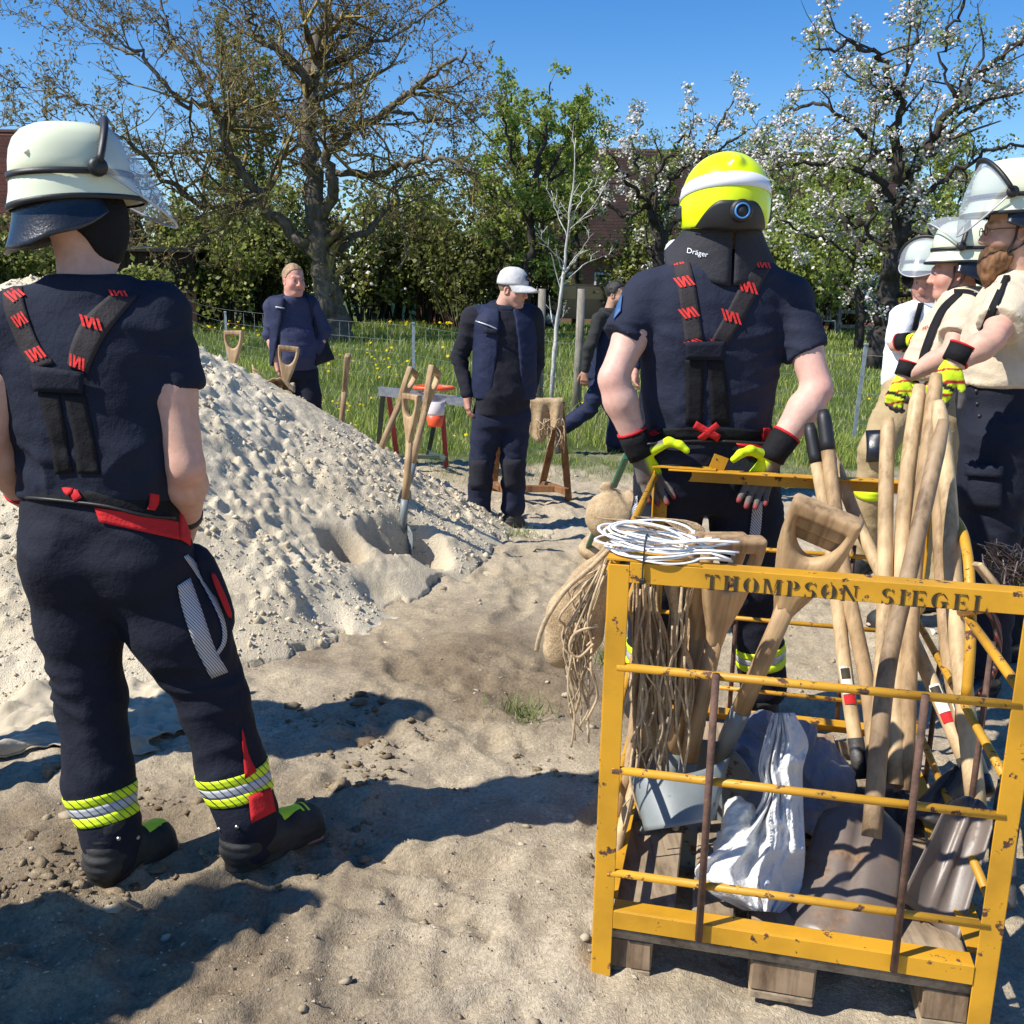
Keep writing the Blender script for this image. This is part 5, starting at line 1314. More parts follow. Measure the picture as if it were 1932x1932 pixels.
# ---- dark-haired man striding through the grass
yw = R(68); KY = 9.9
K = thing('person', 'dark-haired man in grey hoodie and navy trousers striding across the grass', 'person', (*P(1140, 800, KY)[:2], gz(*P(1140, 800, KY)[:2])))
g0 = gz(*P(1150, 800, KY)[:2]); J = stand((P(1140, 700, KY)[0], KY, g0), yw, 1.74)
J.update(pelvis=P(1136, 712, KY), chest=P(1142, 635, KY), neck=P(1150, 588, KY), head=P(1163, 556, KY), shL=P(1135, 600, KY + .16), shR=P(1130, 604, KY - .16), elR=P(1112, 655, KY - .24), wrR=P(1104, 700, KY - .22), elL=P(1160, 655, KY + .22), wrL=P(1180, 690, KY + .2),
         hipR=P(1132, 728, KY - .09), hipL=P(1138, 728, KY + .09), knR=P(1112, 772, KY - .1), anR=P(1062, 808, KY - .1), toeR=P(1050, 832, KY - .1), knL=P(1162, 785, KY + .1), anL=P(1158, 838, KY + .1))
J['anL'][2] = g0 + .1; J['toeL'] = J['anL'] + np.array([.16, .07, -.1])
A = frame(R(60), R(-4)); J['_A'] = A
A = frame(R(180 - 62), R(-3)); J['_A'] = A
head = head_mesh(J['head'], A, J['neck'], .98, .007, SK['tan'], (.02, .015, .012), beard=(.10, .07, .055))
H = hand_points(J['wrR'], np.array([-.05, 0, -1.0]), np.array([-.4, -.9, 0]), 1, .4)
body_mesh(K, J, .016, SK['tan'], head, [hand_mesh(H, J['wrR'], .007, 1.1)])
auto_clothes(K, J, .012, M['darkgrey'], M['vest'], True, .98, 'hoodie', amp=.007, seed=71)
vs = [(J['pelvis'] + (0, 0, -.02), yw, .175, .15), (J['chest'], yw, .195, .145), (J['neck'] + (0, 0, -.06), yw, .15, .11)]; lo, hi = bounds([q[0] for q in vs], .25); Fd = Field(lo, hi, .013); torso(Fd, vs, .02); emit(Fd, 'vest', M['vest'], K, .005, 72)
hV, hF, hC = hair_mesh(J['head'], A, .98, .007, (.022, .018, .016), .010, -.015, .055, seed=8, tousle=.004); me = mesh_np('hair', hV, [hF]); set_attr(me, 'Col', hC); link('hair', me, M['hair'], K)
Fd = Field(*bounds([J['neck'] + .17, J['neck'] - .17], 0), .012)
for a in np.linspace(0, 6.283, 10): Fd.cone(J['neck'] + np.array([.075 * math.cos(a), .07 * math.sin(a), .0]), J['neck'] + np.array([.075 * math.cos(a + .65), .07 * math.sin(a + .65), 0]), .034, .034, .02)
emit(Fd, 'hood', M['darkgrey'], K, .004, 3)
boot(K, J['anL'], J['toeL'], g0, .012, M['shoe'], 'shoe', .12, .05)
Fd = Field(*bounds([J['anR'], J['toeR']], .14), .012); Fd.cone(J['anR'], J['anR'] + (J['toeR'] - J['anR']) * .5, .05, .045, .02); Fd.cone(J['anR'] + np.array([-.03, 0, -.02]), J['toeR'] + np.array([.03, 0, -.12]), .045, .04, .03); emit(Fd, 'shoe', M['shoe'], K)

# ---- firefighters on the right
def gloveset(root, w, d, nrm, side, curl=.5, L_=1.1, vox=.007):
    H = hand_points(np.asarray(w), np.asarray(d, float), np.asarray(nrm, float), side, curl, .1, L_, .6)
    V, Fq = hand_mesh(H, np.asarray(w), vox, 1.25); me = mesh_np('glove', V, [Fq]); g = link('glove', me, M['glovecol'], root); d_, n_, t_ = H['axes']; q = V - w
    C_ = np.tile(np.array([.62, .80, .03]), (len(V), 1)); pal = (q @ n_) < -.006; C_[pal] = (.10, .09, .085)
    st = np.abs(((q @ d_) * 1.0 + (q @ t_) * .5) % .05 - .025) < .005; C_[st & ~pal] = (.4, .03, .04)
    C_[((q @ d_) > .075) & ((q @ d_) < .092) & ~pal] = (.02, .02, .02)
    set_attr(me, 'Col', C_); c = np.asarray(w) - d_ * .02
    cf = MB().tube([c - d_ * .05, c + d_ * .012], [.045, .042], 16, cap=False).build('glove_cuff', M['black_cloth'], g, solid=.006)
    MB().tube([c - d_ * .057, c - d_ * .050], [.047, .047], 16, cap=False).build('cuff_piping', M['red_cloth'], g, solid=.006)
    return g
def front_braces(root, b, lines, Y):
    for (l, r) in lines: strip_px(b, l, r, .006, 'brace', M['black_cloth'], root, 4, 5, Y=Y)
# bearded man at the right edge
BY = 3.85; yw = R(-82)
B = thing('person', 'bearded firefighter in beige T-shirt and navy trousers at the right edge', 'person', (*P(1885, 900, BY)[:2], gz(*P(1885, 900, BY)[:2])))
bx = P(1890, 900, BY)[0]; g0 = gz(bx, BY)
J = stand((bx, BY, g0), yw, 1.9)
J.update(pelvis=P(1885, 800, BY), chest=P(1915, 620, BY), neck=P(1922, 520, BY), head=P(1912, 435, BY), shL=P(1905, 580, BY - .17), shR=P(1905, 575, BY + .2), elL=P(1873, 640, BY - .30), wrL=P(1798, 688, BY - .30), elR=P(1865, 650, BY + .2), wrR=P(1810, 700, BY + .02),
         hipL=P(1880, 830, BY - .09), hipR=P(1890, 830, BY + .11), knL=P(1868, 1010, BY - .12), knR=P(1890, 1000, BY + .2), anL=P(1868, 1150, BY - .1), anR=P(1900, 1140, BY + .3))
for s in 'LR': J['an' + s][2] = g0 + .12; J['toe' + s] = J['an' + s] + np.array([-.2, -.02, -.12])
J['toeL'] = J['anL'] + np.array([-.17, -.08, -.12])
A = frame(R(-80), R(-3)); J['_A'] = A
head = head_mesh(J['head'], A, J['neck'], 1.0, .005, SK['pale'], (.25, .13, .06), beard=(.22, .11, .05))
body_mesh(B, J, .0135, SK['pale'], head, arm_r=(.056, .052, .034))
lo, hi = bounds([J['pelvis'], J['neck'], J['shL'], J['shR'], J['elL']], .24); Fd = Field(lo, hi, .009)
for s, sl in (('L', .62), ('R', .6)):
    sh, el = J['sh' + s], J['el' + s]; e = sh + (el - sh) * sl; Fd.cone(J['neck'] + (0, 0, -.05), sh, .07, .075, .06); Fd.cone(sh, e, .085, .085, .04); sleeve_cut(Fd, e, e - sh, .12)
torso(Fd, [(P(1885, 725, BY), yw, .19, .165), (P(1890, 690, BY), yw, .195, .175), (P(1908, 620, BY), yw, .205, .16), (P(1918, 560, BY), yw, .18, .13), (P(1922, 525, BY), yw, .11, .09)], .04)
o, sb = emit(Fd, 't_shirt', M['beige'], B, .006, 81, [(P(1870, 690, BY - .15), .15, 1.5)], want_bvh=True)
text_px(sb, 'FEUER-', (1862, 540), (12, -5), (4, -11), .004, 'chest_print', M['red_logo'], o, BY)
front_braces(B, sb, [([(1895, 520), (1862, 590), (1842, 640)], [(1906, 520), (1876, 600), (1856, 650)])], BY)
Fd = Field(*bounds([J['pelvis'], J['knL'], J['knR'], J['anL'], J['anR'], J['hipL'], J['hipR']], .22), .010)
torso(Fd, [(P(1883, 890, BY), yw, .16, .11), (P(1885, 800, BY), yw, .178, .15), (P(1885, 715, BY), yw, .172, .15)], .03)
for s in 'LR': Fd.chain([J['hip' + s], (J['hip' + s] + J['kn' + s]) / 2, J['kn' + s], J['an' + s] + np.array([0, 0, .06])], [.13, .125, .105, .10], .05)
tr, trb = emit(Fd, 'trousers', M['trouser'], B, .007, 82, [(J['knL'], .15, 1.0)], want_bvh=True)
for k, mt in enumerate(('hiviz', 'silver', 'hiviz')): 
    for s in 'LR': ring_band(trb, J['kn' + s], J['an' + s] - J['kn' + s], .20 + .02 * k, .2195 + .02 * k, .004, 'reflective_band', M[mt], tr, far=.2, n=28)
bm = MB(); c = P(1852, 930, BY - .25); rows = [[P(1828 + 50 * u, 880 + 95 * t, BY - .225 - .02 * math.sin(u * 3.1) * math.sin(t * 3.1)) for u in np.linspace(0, 1, 6)] for t in np.linspace(0, 1, 8)]
patch(trb, [(1830, 880), (1888, 884), (1890, 960), (1826, 955)], 8, 8, .008, 'cargo_pocket', M['trouser'], tr, .014, BY); patch(trb, [(1828, 876), (1890, 880), (1890, 902), (1828, 898)], 8, 4, .02, 'pocket_flap', M['trouser'], tr, .008, BY)
for i, q in enumerate(((1842, 738), (1844, 762), (1848, 785))):
    d = unit(ray(*q)); h = trb.ray_cast(Vector((0, 0, CAM_H)), Vector(d))
    if h[0] is not None: MB().lathe([(.008, -.002), (.007, .003), (0, .003)], np.array(h[0]) - d * .004, 12, np.array(Vector(-d).to_track_quat('Z', 'Y').to_matrix())).build('button', M['matblack'], tr)
gloveset(B, J['wrL'], np.array([-.25, -.02, -.55]), np.array([-.5, -.8, .2]), -1, .7, 1.15)
MB().tube([J['elL'] + (J['wrL'] - J['elL']) * t for t in (.80, .86)], [.038, .036], 16, cap=False).build('wrist_band', M['red_cloth'], B, solid=.004)
fire_helmet(B, P(1912, 382, BY), frame(R(-80), R(-3)), 1.04, R(60), 'short'); chin_strap(B, J['head'], A, 1.0)
Fd = Field(*bounds([J['head'] + .16, J['head'] - .24], 0), .006)
for (p, r, rr) in (((0, .06, -.10), (.058, .05, .06), 0), ((0, .075, -.15), (.042, .036, .06), 0), ((0, .03, -.10), (.070, .045, .04), 0)): Fd.ell(J['head'] + A @ np.array(p), r, A, .03)
V, Fq = Fd.extract(); N = vnormals(V, Fq); V = V + N * (.006 * noise3(V[:, 0] * 60, V[:, 1] * 60, V[:, 2] * 25, 4) + .004 * noise3(V[:, 0] * 130, V[:, 1] * 130, V[:, 2] * 40, 5))[:, None]; me = mesh_np('beard', V, [Fq]); set_attr(me, 'Col', np.clip(np.array([.20, .095, .04]) * (1 + .4 * noise3(V[:, 0] * 90, V[:, 1] * 90, V[:, 2] * 20, 7))[:, None], 0, 1)); link('beard', me, M['hair'], B)
specs(B, J['head'], A, 1.0)
for s in 'LR': boot(B, J['an' + s], J['toe' + s], g0 - .004, .010, M['leather'], 'boot', .2, .06, False, 1.15)

# man with folded hands in beige T-shirt, helmet in profile
EY = 4.75; yw = R(-70)
E_ = thing('person', 'firefighter in pale helmet and beige T-shirt with raised visor, arms folded low', 'person', (*P(1800, 800, EY)[:2], gz(*P(1800, 800, EY)[:2])))
bx = P(1790, 800, EY)[0]; g0 = gz(bx, EY); J = stand((bx, EY, g0), yw, 1.78)
J.update(pelvis=P(1770, 760, EY), chest=P(1815, 630, EY), neck=P(1815, 545, EY), head=P(1800, 515, EY), shL=P(1830, 590, EY - .2), shR=P(1800, 585, EY + .2), elL=P(1790, 668, EY - .28), wrL=P(1704, 713, EY - .22), elR=P(1760, 660, EY + .25), wrR=P(1720, 700, EY + .02),
         hipL=P(1778, 780, EY - .1), hipR=P(1765, 780, EY + .1), knL=P(1740, 900, EY - .12), knR=P(1780, 900, EY + .15), anL=P(1722, 1020, EY - .1), anR=P(1790, 1020, EY + .2))
for s in 'LR': J['an' + s][2] = g0 + .12; J['toe' + s] = J['an' + s] + np.array([-.19, -.06, -.12])
A = frame(R(-74), R(-4)); J['_A'] = A
head = head_mesh(J['head'], A, J['neck'], .97, .006, SK['ruddy'], (.2, .12, .07))
body_mesh(E_, J, .015, SK['pale'], head, arm_r=(.055, .05, .034))
lo, hi = bounds([J['pelvis'], J['neck'], J['shL'], J['shR'], J['elL']], .24); Fd = Field(lo, hi, .010)
for s, sl in (('L', .62), ('R', .62)):
    sh, el = J['sh' + s], J['el' + s]; e = sh + (el - sh) * sl; Fd.cone(J['neck'] + (0, 0, -.05), sh, .07, .078, .06); Fd.cone(sh, e, .085, .088, .04); sleeve_cut(Fd, e, e - sh, .12)
torso(Fd, [(P(1768, 712, EY), yw, .18, .17), (P(1785, 670, EY), yw, .19, .18), (P(1808, 610, EY), yw, .20, .165), (P(1818, 570, EY), yw, .17, .12), (P(1816, 548, EY), yw, .1, .085)], .04)
o, sb = emit(Fd, 't_shirt', M['beige'], E_, .0065, 91, [(P(1760, 690, EY - .15), .15, 1.5)], want_bvh=True)
text_px(sb, 'FEUER', (1752, 618), (9, -4), (2, -9), .004, 'chest_print', M['red_logo'], o, EY)
front_braces(E_, sb, [([(1808, 548), (1770, 585), (1742, 650), (1728, 700)], [(1822, 550), (1784, 590), (1756, 655), (1742, 706)]), ([(1800, 546), (1830, 548), (1858, 562)], [(1800, 553), (1832, 556), (1856, 572)])], EY)
auto_trousers(E_, J, .012, M['khaki'], .007, 92, 1.15, 1.05)
gloveset(E_, J['wrL'], np.array([-.10, -.02, -.3]), np.array([-.6, -.7, .2]), -1, .6, 1.1, .008); gloveset(E_, J['wrR'], np.array([-.1, -.25, -.3]), np.array([-.6, -.5, .2]), 1, .6, 1.1, .008)
fire_helmet(E_, P(1820, 478, EY), frame(R(-78), R(-2)), 1.0, R(104), 'long', True, 62, .17); chin_strap(E_, J['head'], A, .97)
for s in 'LR': boot(E_, J['an' + s], J['toe' + s], g0 - .004, .012, M['rubber'], 'boot', .22, .06, False, 1.1)

# man in white T-shirt beyond
WY = 5.75; yw = R(180 + 35)
Wp = thing('person', 'firefighter in white T-shirt and khaki trousers with yellow gloves on folded arms', 'person', (*P(1735, 800, WY)[:2], gz(*P(1735, 800, WY)[:2])))
bx = P(1725, 800, WY)[0]; g0 = gz(bx, WY); J = stand((bx, WY, g0), yw, 1.76)
J.update(pelvis=P(1725, 722, WY), chest=P(1742, 630, WY), neck=P(1746, 572, WY), head=P(1749, 535, WY), shR=P(1705, 600, WY - .05), shL=P(1778, 592, WY + .12), elR=P(1690, 652, WY - .1), wrR=P(1716, 642, WY - .27), elL=P(1775, 650, WY + .02), wrL=P(1742, 652, WY - .2),
         hipR=P(1708, 740, WY - .05), hipL=P(1745, 738, WY + .08), knR=P(1652, 855, WY - .2), knL=P(1738, 850, WY), anR=P(1645, 925, WY - .05), anL=P(1740, 950, WY))
for s in 'LR': J['an' + s][2] = g0 + .12; J['toe' + s] = J['an' + s] + np.array([-.14, -.14, -.12])
A = frame(R(180 + 38), R(-3)); J['_A'] = A
head = head_mesh(J['head'], A, J['neck'], .97, .006, SK['ruddy'], (.2, .12, .07)); body_mesh(Wp, J, .015, SK['pale'], head)
o, sb, tr, trb = auto_clothes(Wp, J, .011, M['white_cloth'], M['khaki'], False, 1.05, 't_shirt', .75, .006, 101, .02, 1.2)
front_braces(Wp, sb, [([(1732, 572), (1722, 610), (1715, 660)], [(1743, 572), (1733, 612), (1726, 664)]), ([(1770, 575), (1756, 615), (1748, 640)], [(1780, 578), (1768, 618), (1760, 645)])], WY)
gloveset(Wp, P(1717, 642, WY - .27), P(1717, 642, WY - .27) - J['elR'] + np.array([.1, 0, 0]), np.array([0, -1, .3]), 1, .3, 1.15, .008); gloveset(Wp, P(1765, 652, WY - .2), np.array([-.3, -.06, -.02]), np.array([0, -1, .2]), 1, .3, 1.1, .008)
patch(trb, [(1636, 815), (1672, 812), (1672, 868), (1636, 870)], 6, 7, .006, 'knee_pad', M['leather'], tr, .02, WY)
for s in 'LR': ring_band(trb, J['kn' + s], J['an' + s] - J['kn' + s], .20, .26, .006, 'reflective_band', M['hiviz'], tr, far=.2, n=24)
fire_helmet(Wp, P(1749, 503, WY), frame(R(180 + 40), R(2)), .97, R(75), 'short'); chin_strap(Wp, J['head'], A, .97)
for s in 'LR': boot(Wp, J['an' + s], J['toe' + s], g0 - .004, .012, M['rubber'], 'boot', .22, .062, False, 1.1)

# half hidden and out of view: they show a helmet, a cap, a boot or only their shadow
def extra(px, py, Y_, yaw_, label, h=1.78, top='navy', bottom='trouser', helm=True, capon=False, base=None, guard='short', vox=.024):
    b = np.array([P(px, py, Y_)[0], Y_, 0]) if base is None else np.array(base, float); b[2] = gz(b[0], b[1]); J = stand(b, yaw_, h)
    o = thing('person', label, 'person', b); hands = []
    for s, sd in (('L', -1), ('R', 1)):
        H = hand_points(J['wr' + s], np.array([0, 0, -1.0]) + J['_fwd'] * .3, np.cross(J['_fwd'], (0, 0, 1)) * sd, sd, .4); hands.append(hand_mesh(H, J['wr' + s], .012, 1.2))
    body_mesh(o, J, vox, SK['pale'], None, hands); auto_clothes(o, J, vox, M[top], M[bottom], capon, 1.05, 't_shirt' if not capon else 'jacket', amp=.006, seed=int(abs(px)) + 7)
    for s in 'LR': boot(o, J['an' + s], J['toe' + s], b[2] - .004, .012, M['rubber'], 'boot', .22, .06)
    if helm: fire_helmet(o, J['head'] + np.array([0, 0, .065]), J['_A'], 1.0, R(78), guard)
    if capon: cap(o, J['head'] + np.array([0, 0, .012]), J['_A'], 1.0)
    return o
hd = P(1876, 500, 5.9); extra(0, 0, 5.9, R(-80), 'firefighter half hidden, only a pale helmet showing behind the raised-visor man', base=(hd[0] + .02, 5.9, 0), h=hd[2] / (1.63 + .14) * 1.78, top='beige', bottom='khaki')
hd = P(1276, 474, 7.6); extra(0, 0, 7.6, R(190), 'person with pale cap mostly hidden behind the yellow-helmeted firefighter', base=(hd[0], 7.6, 0), h=hd[2] / (1.63 + .075) * 1.78, top='vest', bottom='trouser', helm=False, capon=True)
extra(0, 0, 0, R(40), 'firefighter beyond the left edge, one black boot toe in view by the sheet', base=(-2.02, 2.86, 0), h=1.8)
extra(0, 0, 0, R(25), 'firefighter out of view at lower left, casting the broad shadow on the soil', base=(-2.2, 1.6, 0), h=1.8)
extra(0, 0, 0, R(25), 'firefighter out of view at the near left, casting the shadow in the bottom corner', base=(-2.45, 1.1, 0), h=1.78)
# ---------------------------------------------------------------- yellow tool cage on a pallet
CO = np.array([.211, 2.019]); CE = np.array([math.cos(-.219), math.sin(-.219)]); CN = np.array([math.sin(.219), math.cos(.219)])
CW, CD, CH = .873, 1.242, 1.017
e3 = np.array([*CE, 0]); n3 = np.array([*CN, 0]); z3 = np.array([0, 0, 1.0]); RC = np.stack([e3, n3, z3], 1)
def CG(u, v, z): q = CO + u * CE + v * CN; return np.array([q[0], q[1], z])
def onC(px, py, v0):                        # pixel -> point on the cage's upright plane v = v0
    d = ray(px, py); t = ((CO @ CN) + v0) / (d @ n3); return np.array([0, 0, CAM_H]) + d * t
M['yellow'] = painted('worn_yellow_paint', (.60, .30, .014), (.10, .045, .03), .5, .60, 20)
M['rod'] = painted('yellow_rod_paint', (.57, .29, .02), (.12, .055, .035), .5, .575, 26)
M['rust'] = simple('rusty_steel', (.105, .055, .038), .8, .45, 30, .5, 120)
M['pallet'] = wood('grey_pallet_wood', (.36, .285, .20), .5, .85, 1)
M['block'] = wood('pallet_block_wood', (.30, .215, .14), .5, .85, 2)
cage = thing('tool_cage', 'worn yellow steel cage of angle iron and rods holding shovels', 'cage', CG(CW / 2, CD / 2, 0))
t = .005; w = .045
for (u, v, su, sv) in ((0, 0, 1, 1), (CW, 0, -1, 1), (0, CD, 1, -1), (CW, CD, -1, -1)):
    b = MB(); b.box(CG(u + su * w / 2, v + sv * .0, (CH + .012) / 2 + .002), (w, t, CH - .008), RC, .001); b.box(CG(u, v + sv * (w / 2 + .003), (CH + .012) / 2 + .002), (t, w, CH - .01), RC, .001)
    b.build('corner_post', M['yellow'], cage)
def angle_rail(u0, v0, u1, v1, z, inn, name='rail', up=-1):
    a, c = CG(u0, v0, z), CG(u1, v1, z); b = MB(); b.bar(a, c, t, w, (0, 0, 1), .001); nrm = n3 * inn[1] + e3 * inn[0]
    b.bar(a + nrm * (w / 2 + .0027) - up * z3 * (w / 2 - .0025), c + nrm * (w / 2 + .0027) - up * z3 * (w / 2 - .0025), w, t, (0, 0, 1), .001); return b.build(name, M['yellow'], cage)
front_top = angle_rail(w + .001, -.0035, CW + .03, -.0035, CH - w / 2 + .012, (0, 1))
angle_rail(w + .001, CD, CW - w - .001, CD, CH - w / 2 + .012, (0, -1)); angle_rail(w + .001, -.003, CW - w - .001, -.003, .166, (0, 1)); angle_rail(w + .001, CD, CW - w - .001, CD, .166, (0, -1))
angle_rail(0, w + .004, 0, CD - w - .004, .166, (1, 0)); angle_rail(CW, w + .004, CW, CD - w - .004, .166, (-1, 0))
for zz in (.787, .54, .282):
    MB().tube([CG(w * .6, .004, zz), CG(CW - w * .6, .004, zz + .004)], .0095, 10).build('rod', M['rod'], cage)
    MB().tube([CG(.02, CD, zz - .02), CG(CW - .02, CD, zz - .02)], .008, 8).build('rod', M['rod'], cage)
    MB().tube([CG(.002, .03, zz), CG(.002, CD - .03, zz)], .0095, 8).build('rod', M['rod'], cage)
MB().tube([CG(.002, .03, 1.0), CG(.002, CD - .03, 1.0)], .011, 8).build('rod', M['rod'], cage)
for zz in (.575, .285): MB().tube([CG(CW - .002, .03, zz), CG(CW - .002, CD - .03, zz)], .0105, 10).build('rod', M['rod'], cage)
MB().tube([CG(CW - .002, .02, .787), CG(CW - .002, .645, .787)], .0115, 10).build('rod', M['rod'], cage)
MB().tube(catmull([CG(CW, CD - .02, .99), CG(CW, .84, .985), CG(CW, .70, .94), CG(CW, .62, .86), CG(CW, .55, .74), CG(CW, .52, .6)], 5), .014, 10).build('rod', M['rod'], cage)
MB().tube([CG(CW - .01, .63, .79), CG(CW - .01, .42, .87), CG(CW - .01, .2, .94)], .0135, 10).build('rod', M['rod'], cage)
for u in (.241, .661): MB().tube([CG(u, -.014, .80), CG(u + .002, -.015, .155)], .0085, 8).build('upright', M['rust'], cage)
for u in (.3, .66): MB().tube([CG(u, CD + .012, .80), CG(u, CD + .012, .16)], .008, 8).build('upright', M['rust'], cage)
for v in (.4, .9): MB().tube([CG(CW + .012, v, .79), CG(CW + .012, v, .16)], .008, 8).build('upright', M['rust'], cage)
b = MB(); b.prism([(0, 0), (.20, 0), (.17, .06), (.05, .14), (0, .15)], CG(-.005, -.003, CH + .0135), e3, n3, .004); b.build('corner_plate', M['yellow'], cage)
b = MB(); b.bar(CG(-.01, CD - .012, CH + .016), CG(.20, CD - .012, CH + .016), .05, .004); b.bar(CG(.2, CD - .012, CH + .016), CG(.215, CD - .012, CH + .06), .05, .004, (0, 1, 0)); b.build('corner_plate', M['yellow'], cage)
# painted stencil lettering on the front rail
M['stencil'] = simple('black_stencil_paint', (.035, .025, .012), .7, .5, 40)
def rect(x0, y0, x1, y1): return [(x0, y0), (x1, y0), (x1, y1), (x0, y1)]
def arc(cx, cy, rx, ry, a0, a1, w0, w1=None, n=9):
    """crescent stroke"""
    a = np.radians(np.linspace(a0, a1, n)); o = [(cx + rx * math.cos(t), cy + ry * math.sin(t)) for t in a]
    wv = w0 * np.sin(np.linspace(.15, math.pi - .15, n)) + .03
    i = [(cx + (rx - k) * math.cos(t), cy + (ry - .06) * math.sin(t)) for t, k in zip(a, wv)]
    return o + i[::-1]
V_ = .17
GL = {'T': (.78, [rect(.30, .04, .48, .96), rect(.2, 0, .58, .06), rect(.02, .92, .26, 1), [(.02, .92), (.08, .92), (.02, .7)], rect(.52, .92, .76, 1), [(.70, .92), (.76, .92), (.76, .7)]]),
      'H': (.86, [rect(.1, .04, .27, .96), rect(.03, 0, .34, .06), rect(.03, .94, .34, 1), rect(.59, .04, .76, .96), rect(.52, 0, .83, .06), rect(.52, .94, .83, 1), rect(.31, .46, .41, .54), rect(.45, .46, .55, .54)]),
      'O': (.82, [arc(.41, .5, .39, .5, 105, 255, .2), arc(.41, .5, .39, .5, -75, 75, .2)]),
      'M': (1.0, [rect(.08, .04, .15, .96), rect(.02, 0, .22, .06), [(.1, 1), (.28, 1), (.5, .22), (.46, .06)], [(.53, .06), (.72, 1), (.76, 1), (.76, .9), (.56, .2)], rect(.74, .04, .91, .9), rect(.68, 0, .98, .06), rect(.74, .94, .98, 1), rect(.02, .94, .09, 1)]),
      'P': (.72, [rect(.1, .04, .27, .96), rect(.03, 0, .34, .06), rect(.03, .94, .25, 1), arc(.32, .73, .36, .27, -80, 80, .18)]),
      'S': (.66, [arc(.33, .74, .29, .26, 70, 265, .15), arc(.33, .27, .30, .27, -110, 85, .17), [(.50, .9), (.58, 1), (.58, .72)], [(.06, .28), (.06, 0), (.14, .1)]]),
      'N': (.9, [rect(.1, .06, .16, .9), rect(.02, 0, .24, .06), [(.03, 1), (.24, 1), (.74, .12), (.74, 0), (.66, 0)], rect(.70, .3, .76, .96), rect(.6, .94, .86, 1)]),
      'I': (.42, [rect(.12, .04, .29, .96), rect(.05, 0, .36, .06), rect(.05, .94, .36, 1)]),
      'E': (.76, [rect(.1, .04, .27, .96), rect(.03, 0, .34, .06), rect(.03, .94, .34, 1), rect(.37, 0, .7, .06), [(.7, .0), (.7, .3), (.64, .06)], rect(.37, .94, .68, 1), [(.68, 1), (.68, .74), (.62, .94)], rect(.36, .47, .5, .53), [(.54, .36), (.54, .64), (.46, .5)]]),
      'G': (.86, [arc(.42, .5, .4, .5, 80, 262, .2), arc(.42, .5, .38, .5, 20, 70, .08), rect(.58, .06, .75, .40), rect(.48, .40, .84, .46), arc(.42, .5, .38, .5, -70, -35, .08)]),
      'L': (.74, [rect(.1, .04, .27, .96), rect(.03, 0, .34, .06), rect(.03, .94, .34, 1), rect(.37, 0, .66, .06), [(.7, 0), (.7, .34), (.62, .06)]]), ' ': (.7, [])}
def stencil(txt, u0, u1, zb_, zt):
    tw = sum(GL[c][0] for c in txt) + .2 * (len(txt) - 1); k = (u1 - u0) / tw; x = u0
    for ch in txt:
        b = MB()
        for poly in GL[ch][1]: b.prism([(p[0] * k, p[1] * (zt - zb_)) for p in poly], CG(x, -.0075, zb_), e3, z3, .0008)
        if GL[ch][1]: b.build('stencil_letter', M['stencil'], front_top)
        x += (GL[ch][0] + .2) * k
p0, p1 = onC(1330, 1080, 0), onC(1865, 1125, 0)
stencil('THOMPSON SIEGEL', float((p0[:2] - CO) @ CE), float((p1[:2] - CO) @ CE), .983, 1.017)

# pallet
pal = thing('pallet', 'weathered wooden pallet under the yellow cage', 'pallet', CG(CW / 2, CD / 2, 0)); pu, pv = .037, .022
x = pu
for wd in (.145, .1, .145, .1, .145):
    g = (.8 - .635) / 4; b = MB().box(CG(x + wd / 2, pv + .6, .133), (wd, 1.2 - rng.uniform(0, .006), .021), RC, .003, .0008); b.build('deck_board', M['pallet'], pal); x += wd + g
for v in (.0725, .6, 1.1275): MB().box(CG(pu + .4, pv + v - (.0225 if v < .1 else -.0225 if v > 1 else 0), .1105), (.8, .1 if v != .6 else .145, .021), RC, .003, .0008).build('cross_board', M['pallet'], pal)
for v, dv in ((.05, .1), (.6, .145), (1.15, .1)):
    for u, du in ((.05, .1), (.4, .145), (.75, .1)): MB().box(CG(pu + u, pv + v, .061), (du, dv, .077), RC, .004, .0012).build('block', M['block'], pal)
for u, du in ((.05, .1), (.4, .145), (.75, .1)): MB().box(CG(pu + u, pv + .6, .0105), (du, 1.2, .021), RC, .003, .0008).build('base_board', M['pallet'], pal)

